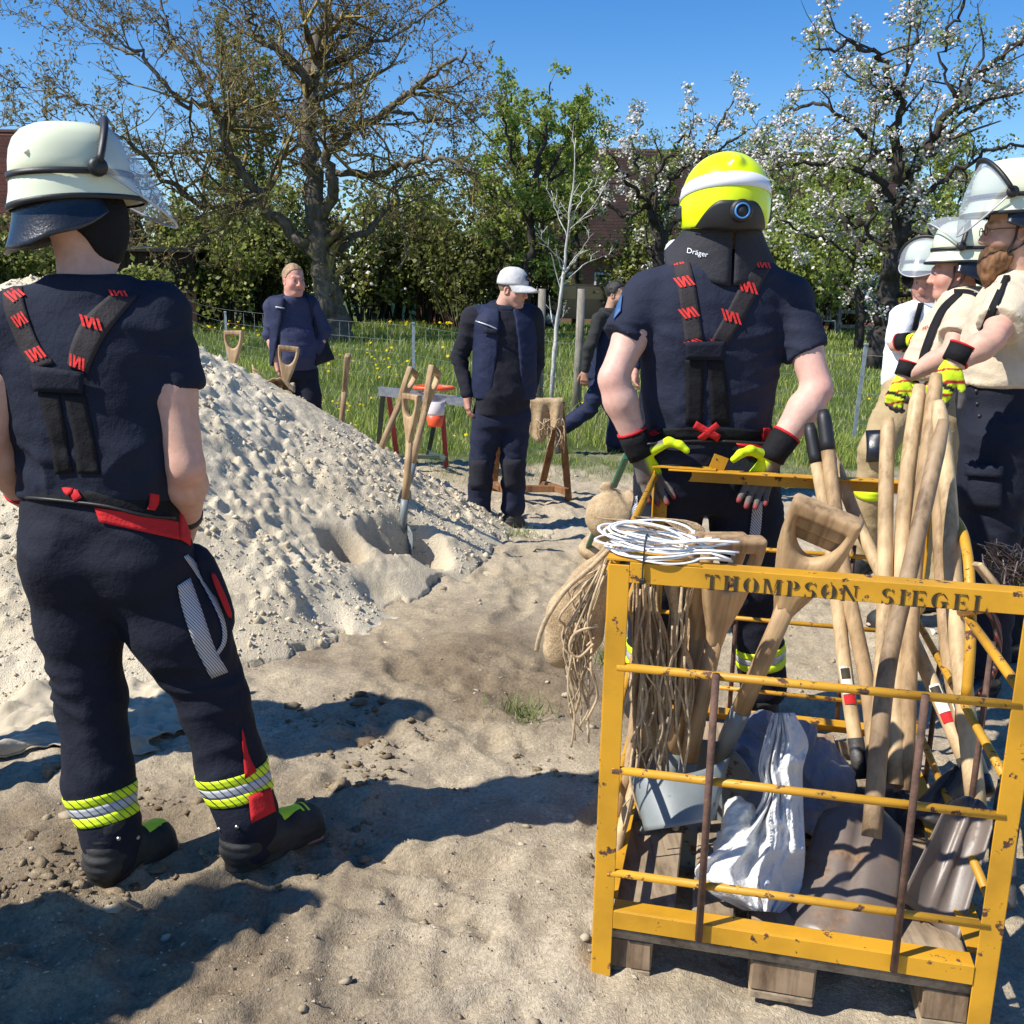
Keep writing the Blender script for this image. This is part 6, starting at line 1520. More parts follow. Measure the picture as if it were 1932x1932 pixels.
# ---------------------------------------------------------------- spades with D handles
M['ash'] = wood('worn_ash_handle', (.46, .315, .175), .6, .55, 2)
M['ash_pale'] = wood('pale_ash_handle', (.60, .44, .255), .72, .5, 2)
M['ash_dark'] = wood('weathered_handle', (.33, .235, .145), .55, .6, 2)
M['greysteel'] = painted('grey_painted_steel', (.20, .225, .23), (.16, .09, .05), .5, .60, 12)
M['shovelrust'] = painted('brown_shovel_steel', (.15, .118, .098), (.25, .15, .085), .42, .52, 8, .14)
M['shoveldark'] = simple('dark_shovel_steel', (.085, .08, .078), .55, .45, 14, .4, 150, metal=.45)
def d_handle_mesh():
    Fd = Field((-.09, -.035, -.26), (.09, .035, .03), .0045); Q = np.stack(np.meshgrid(*Fd.ax, indexing='ij'), -1); x, y, z = Q[..., 0], Q[..., 1], Q[..., 2]
    hw = np.interp(z, [-.25, -.215, -.15, -.06, -.02, .02], [.017, .021, .042, .063, .067, .067]); o2 = np.maximum(np.abs(x) - hw, np.maximum(z - .008, -.25 - z))
    top = -.026 - .25 * np.abs(x); ho = np.maximum(np.sqrt((x / .046) ** 2 + ((z + .03) / .082) ** 2) - 1, 0) * .05 + np.where(np.sqrt((x / .046) ** 2 + ((z + .03) / .082) ** 2) < 1, -.05 * (1 - np.sqrt((x / .046) ** 2 + ((z + .03) / .082) ** 2)), 0)
    ho = np.maximum(ho, z + .026); d2 = np.maximum(o2, -ho) + .010
    th = np.interp(z, [-.25, -.18, 0], [.018, .0175, .020]) - .010
    dy = np.abs(y) - th; d = np.sqrt(np.maximum(d2, 0) ** 2 + np.maximum(dy, 0) ** 2) + np.minimum(np.maximum(d2, dy), 0) - .010
    Fd.D = d.astype(np.float32); V, Fq = Fd.extract(); return mesh_np('grip', relax(V, Fq, 2), [Fq])
DH = d_handle_mesh()
def blade_mesh(w=.19, l=.29, dish=.018, rows=10, cols=9, round_=.35):
    A = []
    for i in range(rows):
        t_ = i / (rows - 1); row = []
        wd = w / 2 * (1 - .12 * t_) * min(1, .55 + 3.2 * t_)
        for j in range(cols):
            s_ = j / (cols - 1) * 2 - 1; row.append((s_ * wd, dish * (s_ ** 2 - .5) - .012 * math.exp(-(s_ * 5) ** 2) * (1 - t_), -t_ * l - (round_ * .06) * (1 - s_ * s_) * (t_ > .99)))
        A.append(row)
    return MB().grid(A).mesh('blade')
BL = blade_mesh()
def spade_proto(L_=.33, mat_=None, steel=None):
    """origin at the top of the grip, shaft down -Z, grip plane XZ"""
    r = thing('spade', '', 'spade'); g = bpy.data.objects.new('grip', DH); col.objects.link(g); g.parent = r
    if not DH.materials: DH.materials.append(M['ash'])
    a = MB().tube([(0, 0, -.235), (0, 0, -.235 - L_ * .6), (0, .006, -.235 - L_)], [.0185, .0195, .021], 12).build('shaft', M['ash'], r)
    MB().tube([(0, .006, -.22 - L_), (0, .008, -.30 - L_), (0, .006, -.42 - L_)], [.0225, .0212, .010], 12).build('socket', M['greysteel'], r)
    bl = bpy.data.objects.new('blade', BL.copy()); col.objects.link(bl); bl.parent = r; bl.location = (0, 0, -.36 - L_); bl.data.materials.append(M['greysteel']); bl.modifiers.new('t', 'SOLIDIFY').thickness = .003
    return r
proto = spade_proto()
def aim(o, top, bottom, face):
    """place a tool: grip top, a point further down the shaft, and the way its flat side faces"""
    z = unit(np.asarray(top) - np.asarray(bottom)); y = np.asarray(face, float); y = unit(y - z * np.dot(y, z)); x = np.cross(y, z)
    o.matrix_world = Matrix(((x[0], y[0], z[0], top[0]), (x[1], y[1], z[1], top[1]), (x[2], y[2], z[2], top[2]), (0, 0, 0, 1)))
_used = [False]
def spade(top, bottom, face, label, group=None, sc_=1.1):
    o = proto if not _used[0] else copy_tree(proto); _used[0] = True; aim(o, top, bottom, face); o.matrix_world = o.matrix_world @ Matrix.Scale(sc_, 4); tag(o, label, 'spade', group); return o
# in the cage
TC = P(1388, 1020, 2.28); BC = P(1312, 1372, 2.38)
spade(TC, BC, (.25, -1, .25), 'wooden D-handle spade standing in the cage, crossbar level with the rail lettering', 'D-handle spades in the cage', 1.17)
spade(TC + np.array([-.03, .055, -.006]), BC + np.array([-.028, .06, 0]), (.25, -1, .25), 'D-handle spade just behind the first one at the left of the cage', 'D-handle spades in the cage', 1.17)
TC = P(1562, 966, 2.06); BC = P(1387, 1365, 2.36); fc = np.array([-.10, -.75, .65])
for k, lb in enumerate(('front one of the D-handle spades leaning right across the cage rail', 'middle one of three stacked D-handle spades leaning right in the cage', 'rear one of three stacked D-handle spades leaning right in the cage')):
    of = np.array([.004, .036, -.030]) * k; spade(TC + of, BC + of * 1.2, fc, lb, 'D-handle spades in the cage', 1.17)
# in the sand heap
def heap_hit(px, py, y0=3.3, y1=8.5):
    d = ray(px, py)
    for Y_ in np.linspace(y0, y1, 260):
        p = P(px, py, Y_)
        if p[2] < heap_z(p[0], p[1]): return p
    return P(px, py, y1)
def text_on(o, txt, z, size, rot=0):
    me = text_mesh(txt, size, None, .0004); me.transform(Matrix.Translation((0, -.0212, z)) @ Matrix.Rotation(R(90), 4, 'X') @ Matrix.Rotation(rot, 4, 'Z')); me.materials.append(M['stencil'])
    t = bpy.data.objects.new('burnt_mark', me); col.objects.link(t); t.parent = o
o = spade(P(441, 626, 7.3), P(440, 700, 7.25), (.15, 1, 0), 'D-handle spade on the heap ridge nearest the fence posts', 'spades stuck in the sand heap'); 
o2 = spade(P(545, 655, 6.9), P(538, 740, 6.86), (-.1, 1, 0), 'D-handle spade marked with letters on the heap in front of the fair-haired man', 'spades stuck in the sand heap')
for oo, tx in ((o, 'D v 6'), (o2, 'D v 8')): text_on(oo, tx, -.155, .026)
for oo in (o, o2):                                  # turn the marked face to the camera
    oo.matrix_world = oo.matrix_world @ Matrix.Rotation(math.pi, 4, 'Z')
spade(P(656, 671, 7.2), P(643, 812, 7.25), (1, .1, 0), 'spade seen edge-on at the far foot of the heap, before dandelions', 'spades stuck in the sand heap')
spade(P(780, 699, 6.7), P(716, 850, 6.55), (1, -.15, .3), 'spade leaning left against the steel trestle behind the heap', 'spades stuck in the sand heap')
hy_ = heap_hit(768, 985)[1]; spade(P(777, 746, hy_), P(768, 905, hy_ - .02), (-.72, -.7, 0), 'spade standing upright in the scooped hollow of the heap', 'spades stuck in the sand heap')
spade(P(821, 697, hy_ + .45), P(783, 850, hy_ + .28), (1, -.3, 0), 'spade leaning right just behind the upright one in the hollow', 'spades stuck in the sand heap')
# ---------------------------------------------------------------- long-handled shovels in the cage
def handle(root, pts, r0, r1, mat_, name='handle', sides=14):
    c = catmull(pts, 5); n_ = len(c); rr = np.linspace(r0, r1, n_); rr[0] *= .72; c = np.concatenate([c[:1] + (c[:1] - c[1:2]) * .02, c]); rr = np.concatenate([[rr[0] * .55], rr]); return MB().tube(c, rr, sides).build(name, mat_, root)
def shovel_blade(root, TL, TR, BR, BL_, mat_, dish=.042, ridge=.026, round_=.18, nrm=None):
    TL, TR, BR, BL_ = [np.asarray(q, float) for q in (TL, TR, BR, BL_)]; nn = unit(np.cross(TR - TL, BL_ - TL)); nn = nn if nrm is None else unit(nrm); A = []
    for i in range(15):
        t_ = i / 14; row = []
        for j in range(17):
            s_ = j / 16; k = s_ * 2 - 1; sh = 1 - .35 * max(0, 1 - t_ / .16) ** 2
            kk = .5 + k * .5 * sh; p = (TL * (1 - kk) + TR * kk) * (1 - t_) + (BL_ * (1 - kk) + BR * kk) * t_
            h = dish * (abs(k) ** 2.4) - ridge * math.exp(-(k / .13) ** 2) * (1 - t_ * .8) * -1 + .004 * noise2(k * 3, t_ * 4, 7)
            p = p + nn * float(h) + (BL_ - TL) * (round_ * .10 * (1 - k * k) * (t_ > .99)) - (BL_ - TL) * (.05 * abs(k) ** 4 * (t_ < .01) * -1)
            row.append(p)
        A.append(row)
    return MB().grid(A).build('blade', mat_, root, solid=.003)
def shovel(label, pts, mat_, blade=None, bm=None, r0=.016, r1=.0195, dark_top=False, sticker=False, nrm=None, wrap=0.0):
    o = thing('shovel', label, 'shovel', pts[-1], 'long-handled shovels in the cage'); r0, r1 = r0 * 1.22, r1 * 1.16; h = handle(o, pts, r0, r1, mat_)
    if blade is not None: shovel_blade(o, *blade, bm or M['shovelrust'], nrm=nrm)
    p = [np.asarray(q, float) for q in pts]
    if dark_top: handle(o, [p[0] + (p[0] - p[1]) * .003, p[0] + unit(p[1] - p[0]) * .13], r0 * 1.06, r0 * 1.06, M['matblack'], 'grip_sleeve')
    if wrap: MB().tube([p[-1] + unit(p[-2] - p[-1]) * wrap, p[-1] + unit(p[-2] - p[-1]) * .0], r1 * 1.06, 14).build('socket', M['shoveldark'], o)
    if sticker:
        a = p[-1] + unit(p[-2] - p[-1]) * (wrap + .13); d = unit(p[-2] - p[-1]); v_ = unit(np.array([0, 0, CAM_H]) - a); s_ = unit(np.cross(d, v_)); v_ = np.cross(s_, d); A = []
        for i in range(2): A.append([a + d * .085 * i + (math.cos(k) * v_ + math.sin(k) * s_) * r1 * 1.035 for k in np.linspace(-.75, .75, 7)])
        st = MB().grid(A).build('maker_label', M['paper'], o)
        A = [[a + d * (.045 + .033 * i) + (math.cos(k) * v_ + math.sin(k) * s_) * r1 * 1.045 for k in np.linspace(-.6, .6, 7)] for i in range(2)]; MB().grid(A).build('label_print', M['stencil'], st)
        A = [[a + d * (-.03 + .028 * i) + (math.cos(k) * v_ + math.sin(k) * s_) * r1 * 1.035 for k in np.linspace(-.75, .75, 7)] for i in range(2)]; MB().grid(A).build('label_band', M['red_cloth'], st)
    return o
M['paper'] = simple('cream_label_paper', (.72, .68, .58), .6, .08, 20)
shovel('weathered handle crossing before the pale ones, with a broad rusty blade', [P(1781, 794, 2.62), P(1715, 1081, 2.44), P(1671, 1281, 2.31), P(1644, 1580, 2.13)], M['ash_dark'], (P(1556, 1494, 2.30), P(1712, 1528, 2.22), G(1692, 1812, .150), G(1474, 1742, .150)), None, .0175, .0205)
MB_ = None
shovel('pale shovel handle with a dark sleeve, leftmost of the long handles', [P(1527, 800, 3.12), P(1564, 1009, 2.98), P(1597, 1281, 2.80), P(1626, 1470, 2.66)], M['ash_pale'], (P(1560, 1478, 2.60), P(1660, 1490, 2.56), P(1655, 1600, 2.45), P(1540, 1590, 2.5)), M['shoveldark'], .0165, .0195, True, True, None, .12)
shovel('pale shovel handle with a dark sleeve, second from the left', [P(1553, 775, 3.10), P(1590, 1062, 2.92), P(1637, 1297, 2.76), P(1655, 1480, 2.62)], M['ash'], (P(1640, 1480, 2.55), P(1745, 1500, 2.5), P(1760, 1590, 2.42), P(1650, 1580, 2.45)), M['shoveldark'], .018, .021, True, False, None, .1)
shovel('pale yellow shovel handle slanting down to the right with a maker label', [P(1568, 855, 3.16), P(1625, 1000, 3.02), P(1715, 1193, 2.78), P(1796, 1375, 2.56), P(1836, 1470, 2.46)], M['ash_pale'], (P(1776, 1445, 2.46), P(1842, 1440, 2.42), P(1790, 1560, 2.36), P(1690, 1530, 2.42)), M['shoveldark'], .0165, .0195, False, True, None, .06)
shovel('upright pale shovel handle in the middle of the cage, its rounded end below the others', [P(1676, 789, 2.98), P(1672, 906, 2.90), P(1667, 1218, 2.70), P(1652, 1480, 2.5)], M['ash_pale'], None, None, .0175, .021)
shovel('thick pale shovel handle whose end rises beside the yellow gloves', [P(1735, 727, 2.98), P(1711, 906, 2.88), P(1697, 1150, 2.74), P(1688, 1480, 2.50)], M['ash_pale'], None, None, .0195, .020)
shovel('tallest pale handle in the cage, ending at the bearded man\'s glove', [P(1767, 706, 2.96), P(1748, 870, 2.86), P(1722, 1120, 2.72), P(1708, 1490, 2.50)], M['ash'], None, None, .0185, .02)
shovel('thick pale handle at the right leading to a rusty pointed blade', [P(1770, 757, 2.76), P(1787, 906, 2.66), P(1803, 1160, 2.48), P(1820, 1320, 2.36), P(1842, 1520, 2.22)], M['ash_pale'], (P(1795, 1490, 2.20), P(1880, 1520, 2.16), P(1805, 1775, 2.02), P(1698, 1690, 2.06)), None, .018, .0215, nrm=(-.35, -.85, .3))
shovel('shovel with its dark blade edge-on beside the right cage post', [P(1768, 862, 2.86), P(1778, 1100, 2.70), P(1800, 1300, 2.55), P(1862, 1500, 2.33)], M['ash'], (P(1872, 1450, 2.36), P(1893, 1500, 2.2), P(1880, 1700, 2.08), P(1842, 1765, 2.04)), M['shoveldark'], .0165, .0195, False, True, None, .05)
# grey spade blades lying at the left, and the white woven bag
o = thing('scoop', 'grey-painted steel scoop lying on the pallet boards at the left of the cage', 'scoop', G(1290, 1560, .15)); A = []
for i in range(13):
    t_ = i / 12; row = []
    for j in range(15):
        k = j / 14 * 2 - 1; px = 1282 + k * (95 - 30 * t_) ; py = 1462 + 96 * t_ - 10 * k - 24 * k * k * (1 - t_); row.append(P(px, py, 2.27 - .10 * t_ - .05 * (1 - k * k)))
    A.append(row)
MB().grid(A).build('pan', M['greysteel'], o, solid=.004)
for (a, b_, lb) in (((1160, 1560), (1186, 1455), 'slim'), ((1152, 1640), (1200, 1465), 'thin')):
    tag(MB().tube([G(a[0], a[1], .155), P(b_[0], b_[1], 2.45), P(b_[0] + 35, b_[1] - 330, 2.62)], .014, 10).build('stick', M['ash'] if lb == 'slim' else M['ash_pale']), f'{lb} wooden stick standing against the left side of the cage behind the post', 'stick')
def crumple(name, parts, vox, mat_, label, cat, amp=.014, seed=1, planes=(), sc=11):
    pts = [p for q in parts for p in (q[0], q[1])]; lo, hi = bounds(pts, .16); Fd = Field(lo, hi, vox)
    for a, b, ra, rb, fl in parts: Fd.cone(a, b, ra, rb, .04, fl)
    for p_, n_ in planes: Fd.plane(p_, n_)
    V, Fq = Fd.extract(); V = relax(V, Fq, 2); N = vnormals(V, Fq)
    wp = np.stack([noise3(V[:, 0] * 7, V[:, 1] * 7, V[:, 2] * 7, seed + k) for k in (7, 8, 9)], 1) * .06; q = V + wp; rd = lambda f, s_: 1 - 2 * np.abs(noise3(q[:, 0] * f, q[:, 1] * f, q[:, 2] * f * .5, s_))
    V = V + N * (amp * (1.2 * rd(sc * .7, seed) + .8 * rd(sc * 1.9, seed + 1) + .45 * rd(sc * 4.2, seed + 2)))[:, None]
    return tag(link(name, mesh_np(name, V, [Fq]), mat_), label, cat)
M['polybag'] = cloth('white_woven_plastic', (.66, .66, .66), .8, 700, .06, 0, .6)
M['shadebag'] = cloth('shaded_bag_plastic', (.20, .21, .25), .5, 700, .1, 0, .6)  # dark grey stands in for the shadow side of another bag
fl = (np.array([.25, -1, .3]), .55)
eL = np.array([(1458, 1345), (1444, 1390), (1432, 1450), (1440, 1500), (1412, 1550), (1366, 1595), (1312, 1640), (1338, 1682), (1400, 1716)], float); eR = np.array([(1498, 1345), (1524, 1400), (1514, 1450), (1514, 1500), (1516, 1555), (1518, 1600), (1516, 1645), (1506, 1690), (1472, 1722)], float); eL, eR = catmull(eL, 8), catmull(eR, 8); A = []
for i, (a_, b_) in enumerate(zip(eL, eR)):
    t_ = i / (len(eL) - 1); row = []
    for q in np.linspace(0, 1, 56):
        px = a_ * (1 - q) + b_ * q; w1 = float(noise2(q * 2.2, t_ * 3, 5)); f = 1 - 2 * abs(float(noise2(q * 4.5 + w1 * 1.2, t_ * 2.6 + w1, 6))); g_ = 1 - 2 * abs(float(noise2(q * 9 + w1 * 2, t_ * 7, 7))); h_ = float(noise2(q * 22, t_ * 30, 8))
        row.append(P(px[0], px[1], 2.27 - .20 * t_ - .05 * math.sin(q * 3.14) - .035 * f - .014 * g_ - .003 * h_))
    A.append(row)
tag(MB().grid(A).build('woven_sack', M['polybag'], solid=.003), 'crumpled white woven plastic sack slumped on the pallet in the cage', 'sack')
crumple('shaded_bag_side', [(P(1500, 1400, 2.55), P(1560, 1470, 2.52), .05, .07, fl), (P(1430, 1400, 2.55), P(1420, 1490, 2.45), .07, .06, fl), (P(1545, 1440, 2.55), P(1520, 1560, 2.45), .06, .06, fl)], .008, M['shadebag'], 'plastic sheeting behind the white sack, dark grey standing for a shaded bag side', 'sheeting', .012, 9, [((0, 0, .148), (0, 0, -1))])
crumple('clear_bag', [(P(1395, 1540, 2.2), P(1385, 1600, 2.15), .032, .04, None)], .006, cloth('milky_plastic', (.62, .62, .56), .6, 500, .08, 0, .5), 'milky plastic bag between the grey scoop and the white sack', 'bag', .008, 12, [((0, 0, .148), (0, 0, -1))], 20)
# ---------------------------------------------------------------- burlap sacks hung over the left side
t_ = NT('burlap'); v = t_.coord(); nz = t_.noise(v, 22, 6, .65); fz = t_.noise(v, 260, 3, .7)
base_ = t_.ramp(nz, [(.25, (.34, .24, .14)), (.55, (.55, .415, .255)), (.8, (.66, .52, .345))]); cw = t_.ramp(fz, [(.3, (.6, .57, .54)), (.65, (1.12, 1.1, 1.08))])
M['burlap'] = t_.fin(t_.mix(1.0, base_, cw, 'MULTIPLY'), .95, t_.bump(fz, .8, .004, t_.bump(t_.noise(v, 45, 4), .5, .01)), spec=.1)
M['twine'] = simple('jute_twine', (.46, .35, .22), .9, .3, 60, .4, 300)
def hung_sack(label, u0, u1, v0, zb_, seed, waves=5, amp=.02, fray=.03, lean=0.0):
    """sack folded over the top rod and hanging inside, pleated"""
    A = []; n_u, n_z = 64, 40; zt = 1.03
    for i in range(n_z + 1):
        t_ = i / n_z; row = []
        for j in range(n_u + 1):
            q = j / n_u; z = zt - (zt - zb_ + fray * float(noise2(q * 7, 1, seed + 3))) * t_; ga = 1 - .30 * math.sin(min(1, t_ * 1.3) * 2.6)
            u = (u0 + u1) / 2 + (q - .5) * (u1 - u0) * ga + .02 * float(noise2(t_ * 4, q * 2, seed)) + lean * t_ * t_
            f = amp * min(1, t_ * 5) * (math.sin(q * waves * 6.283 + 1.8 * float(noise2(q * 3, t_ * 2.5, seed + 1))) + .4 * float(noise2(q * 18, t_ * 4, seed + 2)))
            row.append(CG(u - .10 * (1 - min(1, t_ * 9)) ** 2, v0 + f, z + .012 * math.sin(min(1, t_ * 9) * 3.14)))
        A.append(row)
    return tag(MB().grid(A).build('burlap_sack', M['burlap'], solid=.004), label, 'sack', 'burlap sacks hung in the cage')
hung_sack('burlap sack in narrow pleats hanging inside the cage next to the front post', .03, .115, .31, .44, 3, 6, .010, .09, .03)
hung_sack('frayed burlap sack hanging inside the cage right of the pleated one', .105, .185, .36, .50, 13, 3, .018, .06, -.01)
hung_sack('flat tan burlap sack hanging furthest right of the sacks inside the cage', .12, .205, .44, .66, 23, 1, .010, .03)
hung_sack('short burlap sack hanging behind the pleated one by the front post', .02, .10, .40, .55, 33, 3, .02, .05)
o = thing('burlap_sack', 'burlap sack bulging out to the left of the cage post with a corded edge', 'sack', CG(-.1, .2, .6), 'burlap sacks hung over the cage side')
Fd = Field(*bounds([P(1150, 1030, 2.2), P(1060, 1260, 2.3), P(1000, 1200, 2.2)], .16), .007); fl = (np.array([.3, -1, .1]), .5)
Fd.chain([P(1148, 1040, 2.22), P(1118, 1095, 2.24), P(1085, 1160, 2.24), P(1065, 1220, 2.23)], [.018, .045, .068, .058], .04, fl); Fd.chain([P(1115, 1100, 2.25), P(1100, 1200, 2.26), P(1085, 1250, 2.25)], [.03, .045, .02], .04, fl)
V, Fq = Fd.extract(); V = relax(V, Fq, 3); V = V + vnormals(V, Fq) * (.004 * noise3(V[:, 0] * 14, V[:, 1] * 14, V[:, 2] * 9, 3))[:, None]
link('cloth', mesh_np('cloth', V, [Fq]), M['burlap'], o)
MB().tube(catmull([P(1150, 1036, 2.16), P(1110, 1075, 2.15), P(1070, 1110, 2.14), P(1035, 1160, 2.14), P(1018, 1200, 2.15), P(1012, 1228, 2.16)], 6), .006, 7).build('corded_edge', M['twine'], o)
r2 = np.random.default_rng(4)
tg = thing('twine_tassel', 'loose jute twine ends dangling from the sacks outside the cage post', 'twine', CG(-.08, .05, .5))
for i in range(30):
    x0 = r2.uniform(1068, 1120); y0 = r2.uniform(1085, 1200); L_ = r2.uniform(90, 250); Y0 = 2.16 + r2.uniform(-.03, .06); pts = [P(1140 + r2.uniform(-8, 8), 1050 + r2.uniform(0, 40), Y0 - .01)]
    for k in range(1, 6): pts.append(P(x0 + 6 * r2.normal() + (1075 + r2.uniform(-15, 30) - x0) * k / 5 * .3, y0 + L_ * k / 5 - 30, Y0 + .012 * r2.normal()))
    MB().tube(catmull(pts, 4), r2.uniform(.0016, .0034), 5).build('twine', M['twine'], tg)
MB().tube(catmull([P(1128, 1180, 2.13), P(1085, 1195, 2.12), P(1075, 1225, 2.12), P(1092, 1240, 2.12), P(1120, 1215, 2.12)], 6), .0035, 6).build('twine', M['twine'], tg)
MB().tube(catmull([P(1080, 1230, 2.12), P(1072, 1290, 2.13), P(1084, 1350, 2.13), P(1078, 1410, 2.13)], 6), .0028, 5).build('twine', M['twine'], tg)
tg = thing('twine_tassel', 'frayed twine strands hanging inside the cage in front of the pleated sacks', 'twine', CG(.1, .08, .6))
for i in range(18):
    u = r2.uniform(.045, .17); z0 = r2.uniform(.6, .98); L_ = r2.uniform(.15, .5); v_ = r2.uniform(.25, .29); pts = [CG(u + .005 * r2.normal() * k + (.03 * k / 4 if i % 3 == 0 else 0), v_ + .008 * r2.normal(), max(.24, z0 - L_ * k / 4)) for k in range(5)]; MB().tube(catmull(pts, 4), r2.uniform(.002, .0042), 5).build('twine', M['twine'], tg)
# white cable ties, coils of tie wire, rope
M['nylon'] = simple('white_nylon', (.80, .80, .79), .35, .04, 20, spec=.5)
z_ = thing('cable_tie_bundle', 'bundle of white cable ties lying on the cage corner, held by a black tie', 'cable ties', CG(.1, .08, 1.03))
for i in range(13):
    ph = r2.uniform(-.25, .25); a = np.linspace(.35 + ph * .5, 5.9 + ph * .5, 30); rx, ry = r2.uniform(.075, .105), r2.uniform(.04, .062); cx, cy = .085 + r2.normal() * .012, .06 + r2.normal() * .008; z0 = 1.034 + .0045 * i
    pts = [CG(cx + rx * math.cos(k), cy + ry * math.sin(k), z0 + .012 * math.sin(k * 1.0 + ph * 6) * (i / 13) + .004 * math.sin(2 * k + i)) for k in a]; e_ = pts[-1]; pts += [e_ + e3 * .035 + z3 * .004, e_ + e3 * r2.uniform(.06, .11) + z3 * r2.uniform(-.01, .015) + n3 * r2.normal() * .015]
    tie = MB().tube(catmull(pts, 2), .0042, 5, flat=.5).build('cable_tie', M['nylon'], z_); MB().box(pts[0], (.008, .007, .008), RC, .001).build('tie_head', M['nylon'], tie)
MB().tube(catmull([CG(.074, -.012, .985), CG(.074, -.012, 1.03), CG(.076, .0, 1.085), CG(.078, .03, 1.08)], 4), .0045, 6, flat=.4).build('black_tie', M['matblack'], z_)
MB().box(CG(.074, -.015, .992), (.012, .009, .012), RC, .002).build('tie_lock', M['matblack'], z_)
M['wire'] = simple('brown_tie_wire', (.10, .075, .065), .45, .4, 40, metal=.5)
wt_ = thing('wire_tie_bundle', 'tangled bundle of brown sack-tie wires on the right end of the cage rail', 'wire ties', CG(.84, .04, 1.04)); b = MB(); c0 = P(1915, 1072, 1.98)
for i in range(230):
    q = c0 + np.array([r2.normal() * .030 + .02, r2.normal() * .022, r2.normal() * .016]); d1 = unit(r2.normal(size=3) + np.array([.3, -.4, .0])); d2 = unit(np.cross(d1, r2.normal(size=3))); L_ = r2.uniform(.02, .05)
    b.tube([q, q + d1 * L_ * .6, q + d1 * L_ + d2 * .006, q + d1 * L_ * .6 + d2 * .010, q + d2 * .008], .0013, 3, smooth=False)
b.build('wire_loops', M['wire'], wt_, kind='stuff'); b = MB()
for i in range(90): q = P(1872 + r2.uniform(-16, 20), 1036 + r2.uniform(-14, 20), 2.0); b.tube([q, q + np.array([.03 + .01 * r2.normal(), .01 * r2.normal(), -.03 + .012 * r2.normal()])], .0013, 3, smooth=False)
b.build('wire_ends', M['wire'], wt_, kind='stuff')
MB().bar(P(1842, 1062, 1.99), P(1882, 1112, 1.97), .012, .05, (0, 1, 0), .003).build('wooden_tag', M['ash_pale'], wt_)
t_ = NT('twisted_rope'); wv = t_.n('ShaderNodeTexWave'); wv.inputs['Scale'].default_value = 45; wv.bands_direction = 'DIAGONAL'; t_.l(t_.coord(), wv.inputs['Vector']); M['rope'] = t_.fin(t_.ramp(wv.outputs[0], [(.2, (.05, .04, .038)), (.6, (.20, .13, .11)), (.9, (.34, .08, .06))]), .85, t_.bump(wv.outputs[0], .6, .006))
tag(MB().tube(catmull([P(1812, 1158, 2.5), P(1830, 1136, 2.42), P(1858, 1145, 2.4), P(1880, 1180, 2.42), P(1882, 1230, 2.45), P(1872, 1270, 2.46), P(1850, 1310, 2.5)], 8), .0105, 8).build('rope', M['rope']), 'short twisted reddish rope hanging over the right side rod of the cage', 'rope')
# ---------------------------------------------------------------- filled sandbags with a green stake behind the cage
def sandbag(label, c, r, tilt, neck, seed):
    o = thing('sandbag', label, 'sandbag', c, 'filled sandbags'); Mx = np.array(Matrix.Rotation(tilt, 3, 'Y') @ Matrix.Rotation(.3, 3, 'Z')); Fd = Field(*bounds([c + .3, c - .3], 0), .009)
    Fd.ell(c, r, Mx, 0); Fd.cone(c + Mx @ np.array([0, 0, r[2] * .5]), neck, .08, .022, .06); nd = unit(neck - c); Fd.cone(neck, neck + nd * .06 + np.array([0, 0, -.02]), .016, .032, .012, (np.array([.2, 1, 0]), .35)); Fd.plane((0, 0, gz(c[0], c[1]) + .002), (0, 0, -1))
    emit(Fd, 'bag', M['burlap'], o, .007, seed, [(neck, .1, 1.6)], zs=9); MB().tube([neck - nd * .008, neck + nd * .008], .026, 14, cap=False).build('neck_tie', M['twine'], o, solid=.006); return o
sandbag('tied sandbag leaning against the green stake behind the zip ties', P(1160, 985, 4.35) + np.array([0, 0, .02]), np.array([.14, .11, .12]), .3, P(1150, 935, 4.33), 5)
sandbag('second sandbag on the ground partly hidden by the burlap sacks', np.array([*G(1150, 1060)[:2], .09]), np.array([.2, .14, .1]), 0, G(1150, 1060) + np.array([-.08, .05, .22]), 8)
tag(MB().bar(P(1182, 862, 4.30), G(1100, 1046, 0) + np.array([0, 0, -.03]), .026, .026, (0, 1, 0), .003).build('stake', simple('dark_green_paint', (.012, .10, .052), .5, .3, 30)), 'dark green square steel stake leaning by the sandbags', 'stake')
# ---------------------------------------------------------------- trestles and the funnel behind the heap
M['greenpaint'] = painted('worn_green_paint', (.045, .075, .055), (.10, .06, .045), .6, .58, 18)
M['redpaint'] = painted('worn_red_paint', (.33, .03, .035), (.10, .06, .045), .6, .60, 18)
M['galv'] = simple('galvanised_steel', (.42, .44, .46), .4, .25, 25, .15, 80, metal=.7)
M['orange'] = simple('orange_plastic', (.85, .10, .03), .45, .06, 12)
M['brownwood'] = wood('brown_trestle_wood', (.26, .13, .06), .5, .7, 2)
tr_ = thing('steel_trestle', 'green and red steel trestle standing behind the sand heap', 'trestle', G(780, 880))
def leg(o, a, b_, mat_, w=.042, name='leg'): return MB().bar(a, b_, w, w * .8, (0, 1, 0), .003).build(name, mat_, o)
leg(tr_, P(723, 740, 8.65), G(712, 862) * np.array([1, 1, 0]), M['greenpaint']); leg(tr_, P(733, 742, 8.6), G(752, 882) * np.array([1, 1, 0]), M['redpaint'])
leg(tr_, P(828, 758, 8.75), G(806, 866) * np.array([1, 1, 0]), M['greenpaint']); leg(tr_, P(833, 758, 8.7), G(843, 886) * np.array([1, 1, 0]), M['redpaint'])
leg(tr_, P(714, 852, 8.75), P(750, 864, 8.55), M['greenpaint'], .035, 'brace_bar'); leg(tr_, P(806, 852, 8.85), P(842, 866, 8.5), M['greenpaint'], .035, 'brace_bar'); leg(tr_, P(735, 862, 8.6), P(840, 862, 8.6), M['greenpaint'], .035, 'brace_bar')
